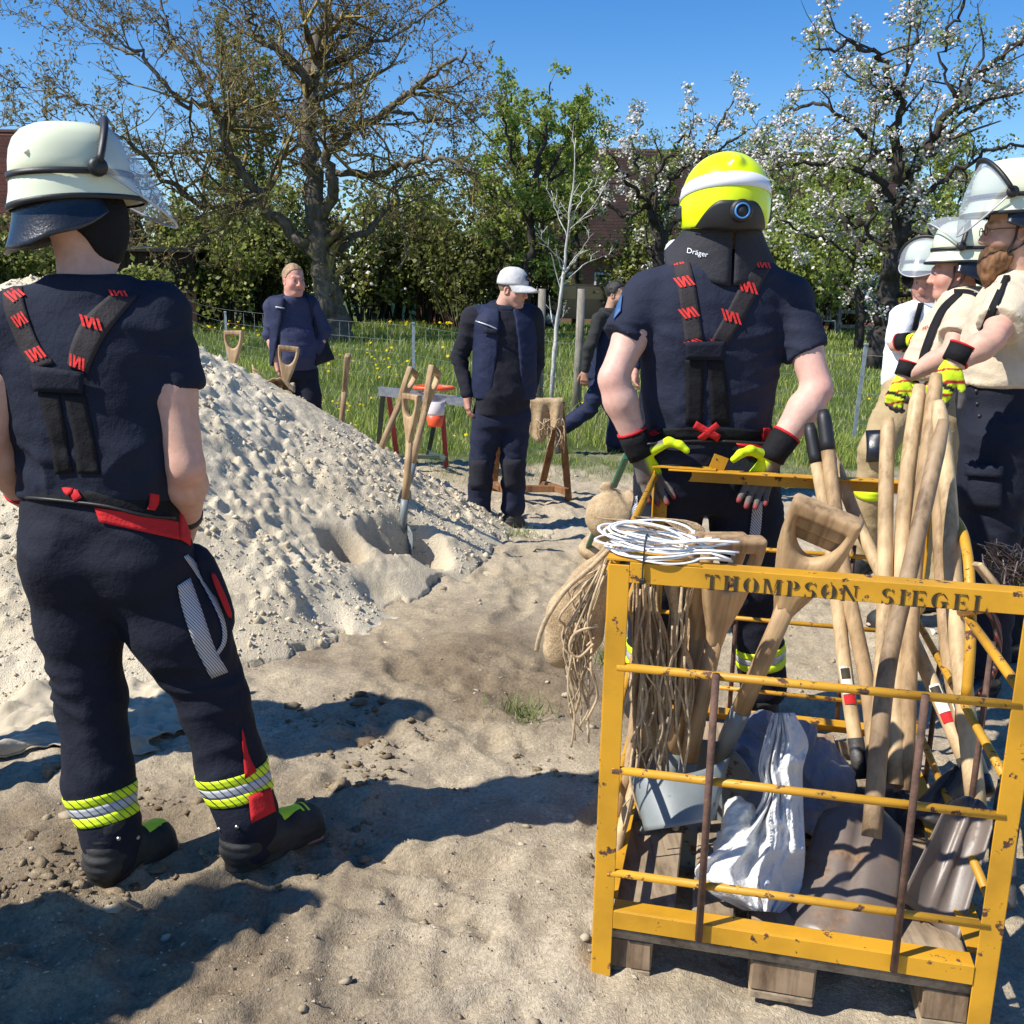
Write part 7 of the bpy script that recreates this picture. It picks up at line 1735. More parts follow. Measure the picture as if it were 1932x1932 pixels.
leg(tr_, P(718, 738, 8.63), P(840, 752, 8.73), M['redpaint'], .05, 'head_rail')
bm = MB(); a_, b_ = P(716, 731, 8.62), P(880, 752, 8.5); bm.bar(a_, b_, .12, .005); bm.bar(a_ + (0, -.06, -.03), b_ + (0, -.06, -.03), .006, .07); bm.bar(a_ + (0, .06, -.03), b_ + (0, .06, -.03), .006, .07)
tag(bm.build('steel_channel', M['galv']), 'galvanised steel channel lying across the trestle as a table', 'steel channel')
fu = thing('sandbag_funnel', 'orange funnel with ring rim and white-orange spout set in the channel', 'funnel', P(822, 745, 8.56)); c = P(818, 734, 8.56)
a = np.linspace(0, 2 * np.pi, 33); MB().tube([c + np.array([.17 * math.cos(t_), .11 * math.sin(t_), .012]) for t_ in a], .017, 8, cap=False).build('ring', M['orange'], fu)
MB().lathe([(.085, -.04), (.080, -.14), (.078, -.16)], P(821, 748, 8.45), 18).build('sleeve', simple('pale_pink_plastic', (.72, .62, .6), .5, .05, 10), fu, solid=.004)
MB().lathe([(.078, -.16), (.062, -.245), (.055, -.26)], P(821, 748, 8.45), 18).build('spout', M['orange'], fu, solid=.004)
tw = thing('wooden_trestle', 'brown wooden trestle with a sack thrown over it beside the capped man', 'trestle', G(1010, 945))
YB = 7.3
for a_, b_ in (((1056, 772), (1020, 925)), ((1058, 772), (1073, 945)), ((946, 778), (931, 925)), ((948, 778), (960, 945))):
    q = G(*b_); leg(tw, P(a_[0], a_[1], YB + .02), np.array([q[0], q[1], gz(q[0], q[1]) - .01]), M['brownwood'], .055)
leg(tw, P(940, 766, YB + .05), P(1066, 768, YB), M['brownwood'], .07, 'head_rail'); leg(tw, P(1023, 912, 7.6), P(1070, 928, 7.25), M['brownwood'], .05, 'brace_bar'); leg(tw, P(933, 914, 7.6), P(958, 928, 7.25), M['brownwood'], .05, 'brace_bar'); leg(tw, P(940, 922, 7.4), P(1050, 922, 7.4), M['brownwood'], .05, 'brace_bar')
A = []
for i in range(25):
    s_ = (i / 24 - .5) * .62; row = []
    for j in range(25):
        q = j / 24; x = P(1000 + 62 * q, 765, YB)[0]; hang = max(0, abs(s_) - .05); z = P(1030, 752, YB)[2] - hang * (1 + .25 * math.sin(q * 5)) + .006 * float(noise2(q * 8, s_ * 9, 3)); y = YB + .02 + np.sign(s_) * min(abs(s_), .05 + .02 * math.sin(q * 9) * min(1, hang * 6)) + .02 * math.sin(q * 14) * min(1, hang * 6)
        row.append((x, y, z))
    A.append(row)
tag(MB().grid(A).build('burlap_sack', M['burlap'], solid=.006), 'burlap sack thrown over the wooden trestle beside the capped man', 'sack')
tg = thing('twine_tassel', 'frayed twine hanging from the sack on the wooden trestle', 'twine', P(1040, 820, YB))
for i in range(14):
    x0 = r2.uniform(1008, 1062); p = [P(x0, 790, YB - .09)] + [P(x0 + r2.normal() * 5, 790 + k * r2.uniform(10, 22), YB - .09 + r2.normal() * .02) for k in range(1, 4)]; MB().tube(catmull(p, 3), .0035, 4).build('twine', M['twine'], tg)
# sack lying on the heap ridge
A = []
for i in range(15):
    row = []
    for j in range(21):
        u, q = i / 14, j / 20; pt_ = P(478 + 78 * q, 690 + 55 * u, 7.25 - .5 * u); hz_ = heap_z(pt_[0], pt_[1]); row.append((pt_[0], pt_[1], max(hz_, pt_[2] - .02) * .5 + .5 * hz_ + .05 + .035 * math.sin(q * 7 + u * 3) + .02 * float(noise2(q * 6, u * 5, 5))))
    A.append(row)
tag(MB().grid(A).build('burlap_sack', M['burlap'], solid=.008), 'pale burlap sack lying on the heap behind the lettered spade', 'sack')

# ---------------------------------------------------------------- pasture fence
M['post'] = simple('galvanised_post', (.33, .37, .40), .5, .2, 20, metal=.4)
M['greywood'] = wood('grey_fence_wood', (.27, .25, .215), .5, .85, 2)
M['fwire'] = simple('fence_wire', (.26, .27, .25), .5, .2, 20, metal=.5)
fp = []
for (px, ty, Y_, kind) in ((-160, 560, 27, 0), (120, 566, 25, 0), (350, 572, 22.5, 0), (425, 590, 18.6, 0), (780, 611, 15.2, 0), (1021, 545, 12.9, 1), (1095, 545, 12.4, 1), (1626, 651, 11.3, 0), (2150, 690, 10, 0)):
    p = P(px, ty, Y_); g_ = float(rise(p[1])); top = p[2]; fp.append((p[0], p[1], g_, kind))
    o = thing('fence_post', {(350): 'thin grey steel fence post nearest the dark wooden shed', (425): 'thin grey steel fence post just left of the first heap spade', (780): 'thin grey steel fence post behind the steel trestle', (1626): 'thin grey steel fence post leaning at the right before the apple tree', (1021): 'weathered wooden fence post left of the birch', (1095): 'weathered wooden fence post right of the birch'}.get(px, 'thin grey steel fence post of the pasture fence beyond the %s edge of view' % ('left' if px == -160 else 'near left' if px == 120 else 'right')), 'fence post', (p[0], p[1], g_), 'pasture fence posts')
    if kind == 0:
        b = MB(); b.bar((p[0], p[1], g_ - .2), (p[0] + (.05 if px == 1626 else .0), p[1], top), .045, .008, (0, 1, 0)); b.bar((p[0], p[1] + .02, g_ - .2), (p[0] + (.05 if px == 1626 else .0), p[1] + .02, top), .008, .035, (0, 1, 0)); b.build('post', M['post'], o)
        MB().box((p[0] + (.05 if px == 1626 else 0), p[1], top + .01), (.05, .05, .03), None, .006).build('cap', M['galv'], o)
    else: MB().tube([(p[0], p[1], g_ - .2), (p[0] + .01, p[1], (g_ + top) / 2), (p[0] + .015, p[1], top)], [.062, .056, .05], 10).build('post', M['greywood'], o)
wf = thing('wire_fence', 'sagging wire mesh pasture fence strung between the posts', 'fence', (0, 14, .2))
for h in (.18, .36, .54, .74, .98):
    for (a_, b_) in zip(fp[:-1], fp[1:]):
        A_ = np.array([a_[0], a_[1], a_[2] + h]); B_ = np.array([b_[0], b_[1], b_[2] + h]); m_ = (A_ + B_) / 2 - (0, 0, .02 + .02 * r2.uniform()); MB().tube(catmull([A_, m_, B_], 4), .0022, 4).build('wire', M['fwire'], wf)
for (a_, b_) in zip(fp[3:-1], fp[4:]):
    A_ = np.array(a_[:3]); B_ = np.array(b_[:3]); n_ = int(np.linalg.norm(B_ - A_) / .3); b = MB()
    for i in range(1, n_): q = A_ + (B_ - A_) * i / n_; b.tube([q + (0, 0, .1), q + (r2.normal() * .01, 0, .95)], .0013, 3)
    b.build('stay_wires', M['fwire'], wf, kind='stuff')
# ---------------------------------------------------------------- meadow
def blades(x, y, z, h, w, lean, colr, seed=1):
    r = np.random.default_rng(seed); n = len(x); a = r.uniform(0, 6.283, n); t = r.uniform(0, 6.283, n)
    p = np.stack([x, y, z], 1); s = np.stack([np.cos(a), np.sin(a), np.zeros(n)], 1) * w[:, None] / 2; l = np.stack([np.cos(t), np.sin(t), np.zeros(n)], 1) * (lean * h)[:, None]
    m = p + l * .35 + np.stack([np.zeros(n), np.zeros(n), h * .6], 1); tip = p + l + np.stack([np.zeros(n), np.zeros(n), h], 1)
    V = np.stack([p - s, p + s, m + s * .75, m - s * .75, tip], 1); i = np.arange(n)[:, None] * 5
    me = mesh_np('blades', V.reshape(-1, 3), [i + np.array([0, 1, 2, 3]), i + np.array([3, 2, 4])], smooth=True)
    c = np.repeat(colr[:, None, :], 5, 1); set_attr(me, 'Col', np.clip(c, 0, 1).reshape(-1, 3)); return me
r3 = np.random.default_rng(21)
n = 108000
y = 8.3 + 27 * r3.uniform(0, 1, n) ** 1.9; x = r3.uniform(-1, 1, n) * (.60 * y + .8)
gb = sstep(8.4, 10.0, y + .9 * fbm2(x * 1.1, y * 1.1, 4, 51) - .25 * (np.abs(x - .3) < .9)); k = r3.uniform(0, 1, n) < gb; x, y, gb = x[k], y[k], gb[k]
k = ~((np.hypot(x - PC[0], y - PC[1]) < PR * .93)); x, y, gb = x[k], y[k], gb[k]
tall = np.clip(.45 + .55 * fbm2(x * .55, y * .55, 3, 55), .1, 1.3)
fence_near = np.exp(-((y - 13.2) / 2.6) ** 2)
h = (.07 + .20 * tall * r3.uniform(.4, 1.2, len(x)) + .22 * fence_near * r3.uniform(0, 1, len(x)) * (tall > .4)) * (.35 + .65 * gb)
w = np.maximum(.006, y * .00075) * r3.uniform(.7, 1.4, len(x))
t = np.clip(.5 + .5 * fbm2(x * .4, y * .4, 3, 57) + r3.normal(0, .22, len(x)), 0, 1)
cb = lerp3((.12, .18, .028), (.37, .43, .085), t); dry = (r3.uniform(0, 1, len(x)) < .10 + .25 * fence_near * (fbm2(x * .8, y * .8, 3, 58) > .25)); cb[dry] = (.45, .42, .22)
tag(link('meadow_grass', blades(x, y, rise(y) - .01, h, w, r3.uniform(.1, .9, len(x)), cb, 3), M['grass'], kind='stuff'), 'tall sunlit meadow grass on the far side of the wire fence and before it', 'grass')
# tufts creeping into the yard
n = 2600; cx = []; 
for (px, py, s_) in ((985, 1345, .06), (1150, 1250, .04), (975, 1010, .1), (1090, 880, .5), (1230, 900, .3), (1480, 905, .5), (900, 900, .4)):
    g_ = G(px, py); m = 120 if s_ < .2 else 420; cx.append(np.stack([g_[0] + r3.normal(0, s_, m), g_[1] + r3.normal(0, s_ * .7, m)], 1))
q = np.concatenate(cx); zz = ground_z(q[:, 0], q[:, 1])
tag(link('grass_tufts', blades(q[:, 0], q[:, 1], zz - .005, r3.uniform(.03, .10, len(q)), np.full(len(q), .004), r3.uniform(.4, 1.4, len(q)), lerp3((.10, .17, .03), (.30, .33, .12), r3.uniform(0, 1, len(q))), 5), M['grass'], kind='stuff'), 'sparse grass tufts at the edge of the sandy yard', 'grass')
# dandelions
def discs(pos, rad, colr, nseg=6, tilt=.5, seed=2):
    r = np.random.default_rng(seed); n = len(pos); a = np.arange(nseg) * 2 * np.pi / nseg
    N = np.stack([r.normal(0, tilt, n), r.normal(-.35, tilt, n), np.ones(n)], 1); N /= np.linalg.norm(N, axis=1)[:, None]
    U = np.cross(N, (0, 1, .1)); U /= np.linalg.norm(U, axis=1)[:, None]; W_ = np.cross(N, U)
    ring = pos[:, None] + rad[:, None, None] * (np.cos(a)[None, :, None] * U[:, None] + np.sin(a)[None, :, None] * W_[:, None]) - .35 * rad[:, None, None] * N[:, None]
    V = np.concatenate([pos[:, None] + .25 * rad[:, None, None] * N[:, None], ring], 1); i = np.arange(n)[:, None] * (nseg + 1)
    Fc = np.concatenate([i + np.array([0, 1 + j, 1 + (j + 1) % nseg]) for j in range(nseg)]); me = mesh_np('discs', V.reshape(-1, 3), [Fc]); set_attr(me, 'Col', np.repeat(colr, nseg + 1, 0)); return me
P_ = []
for (x0, x1, y0, y1, m) in ((720, 1000, 585, 612, 110), (560, 760, 640, 720, 26), (600, 700, 745, 775, 16), (700, 870, 650, 700, 14), (340, 470, 590, 640, 18), (1040, 1300, 620, 780, 14), (1450, 1640, 640, 780, 12), (430, 560, 600, 650, 10), (650, 900, 790, 860, 8)):
    for _ in range(m):
        px, py = r3.uniform(x0, x1), r3.uniform(y0, y1); d = ray(px, py); 
        for Y_ in np.linspace(8.8, 34, 200):
            p = P(px, py, Y_)
            if p[2] < float(rise(Y_)) + .22: P_.append(p); break
P_ = np.array(P_); tag(link('dandelions', discs(P_, np.maximum(.018, P_[:, 1] * .0016) * r3.uniform(.8, 1.2, len(P_)), np.tile((.80, .56, .01), (len(P_), 1))), M['petal'], kind='stuff'), 'yellow dandelion heads scattered through the meadow', 'flowers')

# ---------------------------------------------------------------- trees
def twig_mesh(S0, S1, R0, R1, sides=3):
    S0, S1 = np.asarray(S0), np.asarray(S1); n = len(S0); T = S1 - S0; T /= np.linalg.norm(T, axis=1)[:, None] + 1e-9
    U = np.cross(T, (.31, .52, .8)); U /= np.linalg.norm(U, axis=1)[:, None] + 1e-9; W_ = np.cross(T, U); a = np.arange(sides) * 2 * np.pi / sides
    off = np.cos(a)[None, :, None] * U[:, None] + np.sin(a)[None, :, None] * W_[:, None]
    V = np.concatenate([S0[:, None] + off * np.asarray(R0)[:, None, None], S1[:, None] + off * np.asarray(R1)[:, None, None]], 1); i = np.arange(n)[:, None] * 2 * sides
    return mesh_np('twigs', V.reshape(-1, 3), [i + np.array([j, (j + 1) % sides, sides + (j + 1) % sides, sides + j]) for j in range(sides)])
def grow(limbs, rnd, levels=3, dens=(1.1, 2.2, 4.5), ratio=(.5, .45, .45), minlen=.18, bend=.35, up=.12, angle=(.5, 1.15), maxlen=3.0, wig=.25, rmin=.0055):
    """side shoots off given limbs; returns segments of the thin wood and the tips"""
    S0, S1, R0, R1, tips = [], [], [], [], []
    cur = [(np.asarray(l, float), rr) for l, rr in limbs]
    for lv in range(levels):
        nxt = []
        for pts, rr in cur:
            seg = np.linalg.norm(np.diff(pts, axis=0), axis=1); L_ = seg.sum(); n_ = max(2, int(L_ * dens[lv])); cum = np.concatenate([[0], np.cumsum(seg)])
            for k in range(n_):
                s_ = L_ * (rnd.uniform(.22, 1.0) if lv == 0 else rnd.uniform(.12, 1.0)); i = min(np.searchsorted(cum, s_) - 1, len(seg) - 1); i = max(i, 0); f = (s_ - cum[i]) / (seg[i] + 1e-9)
                p = pts[i] * (1 - f) + pts[i + 1] * f; d = unit(pts[i + 1] - pts[i]); r0 = (rr[i] * (1 - f) + rr[i + 1] * f) * rnd.uniform(.42, .62)
                q = unit(np.cross(d, rnd.normal(size=3))); an = rnd.uniform(*angle); dd = unit(d * math.cos(an) + q * math.sin(an) + np.array([0, 0, up]))
                le = min(maxlen * ratio[lv] ** lv, max(minlen, (L_ * ratio[lv]) * rnd.uniform(.35, 1.0) * (1.1 - .5 * s_ / L_))); m = 4 if lv < 2 else 3; pp = [p]; x = dd
                for j in range(m): x = unit(x + rnd.normal(size=3) * wig + np.array([0, 0, up * .5])); pp.append(pp[-1] + x * le / m)
                pp = np.array(pp); r_ = np.linspace(max(r0, rmin), max(r0 * .3, rmin * .7), m + 1); nxt.append((pp, r_))
                S0.extend(pp[:-1]); S1.extend(pp[1:]); R0.extend(r_[:-1]); R1.extend(r_[1:])
                if lv >= levels - 2: tips.append((pp[-1], x)); tips.extend([(pp[j_], x) for j_ in range(1, m)] if lv == levels - 1 else [])
        cur = nxt
    return np.array(S0), np.array(S1), np.array(R0), np.array(R1), tips
def leaf_quads(pos, size, colr, seed=1, aspect=.6, droop=0.0):
    r = np.random.default_rng(seed); n = len(pos); D_ = r.normal(size=(n, 3)); D_[:, 2] -= droop; D_ /= np.linalg.norm(D_, axis=1)[:, None]; Q_ = np.cross(D_, r.normal(size=(n, 3))); Q_ /= np.linalg.norm(Q_, axis=1)[:, None] + 1e-9
    s = size[:, None]; V = np.stack([pos - D_ * s * .5, pos + Q_ * s * aspect * .5, pos + D_ * s * .5, pos - Q_ * s * aspect * .5], 1); i = np.arange(n)[:, None] * 4
    me = mesh_np('leaves', V.reshape(-1, 3), [i + np.array([0, 1, 2, 3])]); set_attr(me, 'Col', np.clip(np.repeat(colr, 4, 0), 0, 1)); return me
def bark(name, c, lich, ls=.55, sc=6):
    t = NT(name); v = t.coord((1, 1, .35)); f = t.noise(v, 9, 6, .65); g = t.noise(t.coord(), sc, 5)
    a = t.ramp(f, [(.3, tuple(q * .4 for q in c)), (.6, c), (.8, tuple(min(1, q * 1.4) for q in c))]); l_ = t.ramp(g, [(ls, (0, 0, 0)), (ls + .12, (1, 1, 1))]); return t.fin(t.mix(l_, a, lich), .9, t.bump(f, .9, .03), spec=.15)
M['walnut'] = bark('walnut_bark', (.155, .13, .105), (.24, .20, .075), .56); M['walnut_twig'] = bark('walnut_twig', (.17, .135, .085), (.30, .235, .075), .47, 3)
M['apple'] = bark('apple_bark', (.065, .055, .048), (.10, .095, .06), .62); M['apple_twig'] = bark('apple_twig', (.085, .068, .055), (.14, .12, .06), .56, 3); M['birch'] = bark('birch_bark', (.62, .60, .56), (.10, .09, .08), .66, 9)
def limbs_px(lst, Y0, rnd, jit=.05):
    out = []
    for pts, r0, r1, dy in lst:
        n_ = len(pts); q = np.array([P(p[0], p[1], Y0 + dy * i / max(1, n_ - 1)) for i, p in enumerate(pts)]); c = catmull(q, 5); c[1:-1] += rnd.normal(0, jit, (len(c) - 2, 3)); out.append((c, np.linspace(r0 * (.85 if r0 > .25 else .62), r1 * .7, len(c))))
    return out
def tree(name, label, base, limbs, twigs, barkm, twigm, leaf=None, extra=None, lump=.018):
    o = thing(name, label, 'tree', base); b = MB()
    for i, (c, rr) in enumerate(limbs):
        n_ = 14 if rr[0] > .2 else 9; b.tube(c, rr, n_)
    tk = b.mesh('trunk'); V = np.array([v.co[:] for v in tk.vertices]); N = np.array([v.normal[:] for v in tk.vertices]); V = V + N * (lump * noise3(V[:, 0] * 6, V[:, 1] * 6, V[:, 2] * 2.6, 6))[:, None]; tk.vertices.foreach_set('co', V.astype(np.float32).ravel()); tk.update()
    link('trunk', tk, barkm, o); link('branches', twig_mesh(*twigs[:4]), twigm, o, kind='stuff')
    if leaf: link('crown', leaf, M['leaf'], o, kind='stuff')
    if extra: link('blossom', extra, M['petal'], o, kind='stuff')
    return o
def zA(pts): return [(p[0] * .5469, p[1] * .5469) for p in pts]
def zB(pts): return [(905.7 + p[0] * .5313, p[1] * .5313) for p in pts]
rw = np.random.default_rng(31); WY_ = 24.0
WL = [(zA([(1172, 1185), (1150, 1080), (1125, 960), (1105, 840), (1092, 740)]), .46, .33, 0), (zA([(1095, 760), (1072, 600), (1065, 430), (1072, 300), (1100, 150), (1130, 40), (1150, -90), (1165, -200)]), .30, .05, .8),
      (zA([(1105, 760), (1150, 630), (1132, 545), (1190, 480), (1300, 400), (1420, 320), (1520, 240), (1610, 180)]), .24, .04, -1.5), (zA([(1140, 590), (1290, 600), (1420, 560), (1520, 545), (1650, 600)]), .14, .04, -2.5),
      (zA([(1095, 880), (1020, 820), (950, 740), (870, 650), (800, 550), (760, 440), (740, 360), (650, 355), (560, 290), (480, 180), (330, 80)]), .24, .03, -1.5), (zA([(900, 700), (780, 720), (680, 700), (560, 610), (450, 500), (390, 460), (250, 430), (110, 430)]), .13, .025, -3.5),
      (zA([(1120, 880), (1250, 810), (1320, 740), (1365, 640), (1450, 600), (1560, 640)]), .14, .03, 2.5), (zA([(1066, 440), (980, 400), (880, 385), (820, 320), (740, 230), (640, 150)]), .12, .03, 2.5), (zA([(1075, 300), (1010, 230), (950, 170), (880, 90), (850, 0), (830, -80)]), .12, .03, -2), (zA([(1085, 260), (1130, 180), (1200, 110), (1260, 20), (1320, -60)]), .12, .03, 2), (zA([(1075, 340), (1180, 230), (1330, 140), (1440, 60), (1540, 0)]), .10, .03, 3),
      (zA([(740, 370), (700, 250), (600, 130), (560, 20), (520, -60)]), .09, .03, 1.5), (zA([(1300, 400), (1420, 400), (1560, 420), (1680, 380)]), .08, .025, 2), (zA([(560, 600), (430, 590), (320, 560), (200, 590)]), .06, .02, 1.5), (zA([(870, 660), (760, 780), (640, 850), (540, 840)]), .07, .02, -2.5), (zA([(390, 460), (350, 380), (200, 330), (60, 300)]), .06, .02, 1), (zA([(480, 190), (400, 160), (260, 60), (180, -20)]), .06, .02, 1.5), (zA([(1365, 640), (1380, 760), (1400, 860), (1370, 930)]), .05, .02, -1)]
wl = limbs_px(WL, WY_, rw); tw_ = grow(wl, rw, 3, (3.2, 4.0, 5.0), (.5, .5, .5), .3, up=.10, maxlen=3.4, wig=.33, rmin=.0075)
tp = np.array([t_[0] for t_ in tw_[4]]); k = rw.uniform(0, 1, len(tp)) < .8; tp = tp[k]; ps = np.repeat(tp, 2, 0) + rw.normal(0, .05, (len(tp) * 2, 3)); cb = lerp3((.15, .10, .05), (.25, .22, .07), rw.uniform(0, 1, len(ps)))
base = np.array([wl[0][0][0][0], wl[0][0][0][1], float(rise(WY_))]); wl[0][0][0][2] = base[2] - .1
tree('walnut_tree', 'large spreading walnut tree, nearly bare, behind the fair-haired man', base, wl, tw_, M['walnut'], M['walnut_twig'], leaf_quads(ps, rw.uniform(.05, .13, len(ps)), cb, 3, .45))
def blossom_tree(label, lst, Y0, seed, leafdens, blodens, lv=3, dens=(1.6, 3.0, 4.0), ratio=(.45, .45, .5), leafc=((.13, .18, .04), (.38, .44, .12)), bz=.075, name='apple_tree', topbias=True, maxlen=2.2, lsize=(.05, .10)):
    rn = np.random.default_rng(seed); l = limbs_px(lst, Y0, rn); l[0][0][0][2] = float(rise(Y0)) - .1; t = grow(l, rn, lv, dens, ratio, .2, up=.08, maxlen=maxlen, wig=.35); tp = np.array([q[0] for q in t[4]])
    k = rn.uniform(0, 1, len(tp)); lp = tp[k < leafdens[0]]; m = leafdens[1]; ps = np.repeat(lp, m, 0) + rn.normal(0, .07, (len(lp) * m, 3)); cb = lerp3(leafc[0], leafc[1], rn.uniform(0, 1, len(ps)))
    lf = leaf_quads(ps, rn.uniform(*lsize, len(ps)), cb, seed + 1, .65); bl = None
    if blodens[0] > 0:
        cl = noise3(tp[:, 0] * .9, tp[:, 1] * .9, tp[:, 2] * .9, seed + 4); bp = tp[(rn.uniform(0, 1, len(tp)) < blodens[0]) & (cl > -.25)]; m = blodens[1]; bs = np.repeat(bp, m, 0) + rn.normal(0, .06, (len(bp) * m, 3)); bl = discs(bs, rn.uniform(bz * .4, bz * .75, len(bs)), lerp3((.62, .55, .54), (.80, .78, .76), rn.uniform(0, 1, len(bs))), 5, .9, seed + 2)
    return tree(name, label, l[0][0][0] + (0, 0, .1), l, t, M['apple'], M['apple_twig'], lf, bl)
AL = [(zB([(1405, 1290), (1425, 1180), (1450, 1050), (1478, 920), (1500, 790), (1505, 680)]), .29, .21, 0), (zB([(1500, 700), (1485, 580), (1480, 480), (1492, 350), (1440, 240), (1390, 190), (1310, 155), (1180, 172)]), .17, .03, -1), (zB([(1500, 720), (1540, 600), (1600, 500), (1690, 350), (1760, 270), (1830, 210), (1960, 110)]), .17, .05, 1), (zB([(1490, 620), (1420, 520), (1350, 470), (1260, 390), (1180, 365), (1090, 400)]), .11, .03, 1.5), (zB([(1490, 760), (1400, 640), (1300, 590), (1150, 575), (1020, 605)]), .12, .03, -1.5), (zB([(1510, 760), (1590, 680), (1680, 610), (1800, 545), (1932, 520)]), .12, .03, -1), (zB([(1490, 350), (1530, 200), (1560, 80), (1590, -40)]), .07, .02, 1), (zB([(1690, 350), (1640, 220), (1680, 100), (1720, 0)]), .07, .02, -.5), (zB([(1480, 880), (1560, 820), (1650, 800), (1720, 830)]), .08, .02, -1.5), (zB([(1470, 920), (1380, 820), (1280, 780), (1180, 760)]), .08, .02, 1)]
blossom_tree('old apple tree in white blossom with dark trunk, behind the white-shirted man', AL, 20.0, 41, (.8, 3), (.55, 6), 3, (2.6, 4.2, 5.0), bz=.055)
CL = [(zB([(640, 1000), (645, 900), (630, 800), (600, 720)]), .26, .18, 0), (zB([(610, 740), (560, 680), (510, 620), (470, 560)]), .12, .03, -1), (zB([(615, 740), (680, 640), (760, 560), (850, 450), (900, 360)]), .12, .03, 1), (zB([(610, 720), (640, 600), (700, 520), (760, 430)]), .1, .03, -1), (zB([(620, 760), (740, 700), (860, 620), (1000, 560), (1100, 520)]), .11, .03, 1.5), (zB([(600, 740), (520, 760), (450, 720), (400, 650)]), .09, .03, 1), (zB([(610, 700), (560, 600), (540, 500), (580, 440)]), .08, .02, 1), (zB([(760, 560), (850, 540), (950, 470), (1020, 420)]), .07, .02, -1)]
blossom_tree('apple tree in blossom behind the yellow helmet, before the tiled roof', CL, 26.0, 51, (.8, 4), (.5, 6), 3, (2.4, 3.8, 4.4), bz=.066, maxlen=2.6)
GL_ = [(zB([(170, 1000), (175, 850), (190, 700), (210, 560)]), .2, .12, 0), (zB([(200, 640), (230, 480), (240, 380), (250, 290)]), .1, .02, 0), (zB([(195, 700), (280, 560), (340, 440), (370, 340)]), .09, .02, 1), (zB([(185, 720), (120, 560), (90, 420), (110, 330)]), .09, .02, -1), (zB([(200, 660), (300, 600), (390, 520), (430, 420)]), .08, .02, 1.5), (zB([(190, 760), (60, 700), (-20, 620), (-60, 520)]), .08, .02, 1), (zB([(180, 800), (290, 760), (380, 720), (440, 660)]), .07, .02, -1)]
blossom_tree('young broadleaf tree in fresh light green leaf right of the walnut', GL_, 28.0, 61, (1, 5), (0, 0), 3, (2.6, 4.0, 4.4), leafc=((.14, .21, .03), (.42, .50, .11)), name='broadleaf_tree', lsize=(.07, .15), maxlen=2.4)
RL = [(zB([(1350, 1190), (1352, 1080), (1340, 960), (1345, 860)]), .2, .13, 0), (zB([(1345, 880), (1280, 760), (1230, 660), (1180, 620)]), .09, .02, 1), (zB([(1345, 880), (1400, 760), (1420, 660), (1400, 600)]), .09, .02, -1), (zB([(1345, 920), (1440, 840), (1540, 780), (1600, 720)]), .08, .02, 1), (zB([(1345, 920), (1250, 860), (1150, 830), (1060, 780)]), .08, .02, -1)]
blossom_tree('smaller apple tree in blossom just behind and left of the old apple tree', RL, 24.5, 71, (.9, 5), (.45, 6), 3, (2.4, 3.8, 4.4), leafc=((.12, .2, .03), (.30, .40, .09)), bz=.066, maxlen=2.4)
LT_ = ((.15, .20, .035), (.46, .52, .13))
def filler(label, px, top, Y0, half, seed, cc, leafn=5, blo=(0, 0), name='broadleaf_tree'):
    b0 = 590; m = top + (b0 - top) * .55; rn = np.random.default_rng(seed); l = [([(px, b0 + 10), (px + 3, (b0 + m) / 2), (px, m)], .24, .16, 0)]
    for k in range(8): a = (k / 7 - .5) * 2; x1 = px + half * a * .95; y1 = top + (m - top) * (.75 * a * a + .1 * rn.uniform()); l.append(([(px, m + 15 * abs(a)), ((px + x1) / 2 + rn.normal() * 6, (m + y1) / 2 + 10), (x1, y1)], .11, .02, rn.uniform(-2, 2)))
    blossom_tree(label, l, Y0, seed, (1, leafn), blo, 3, (2.6, 3.8, 4.2), leafc=cc, name=name, lsize=(.08, .17), maxlen=2.4, bz=.09)
filler('tall fresh green tree behind the capped man and the birch', 985, 175, 33, 105, 161, LT_, 6)
filler('fresh green tree left of the brown roof, behind the birch top', 1085, 215, 36, 60, 162, LT_, 6)
filler('leafy tree hiding the roof just left of the yellow helmet', 1245, 290, 37, 75, 163, ((.09, .13, .03), (.30, .33, .09)), 6, (.2, 3))
filler('blossoming tree hiding the roof right of the yellow helmet', 1480, 285, 36, 95, 164, LT_, 6, (.35, 3), 'apple_tree')
filler('pale green tree behind the old apple tree, left of its trunk', 1590, 265, 38, 80, 165, LT_, 6, (.1, 3))
filler('light green tree behind the old apple tree, right of its trunk', 1790, 255, 38, 100, 166, LT_, 6, (.2, 3))
filler('half-bare tree left of the walnut over the wooden shed', 250, 330, 33, 90, 167, ((.14, .11, .05), (.26, .24, .08)), 2)
filler('leafy tree between the walnut trunk and the poplars', 420, 340, 36, 75, 168, ((.10, .12, .03), (.28, .29, .08)), 4)
filler('green tree right of the walnut trunk above the teal shed', 780, 330, 38, 95, 169, LT_, 5, (.1, 3))
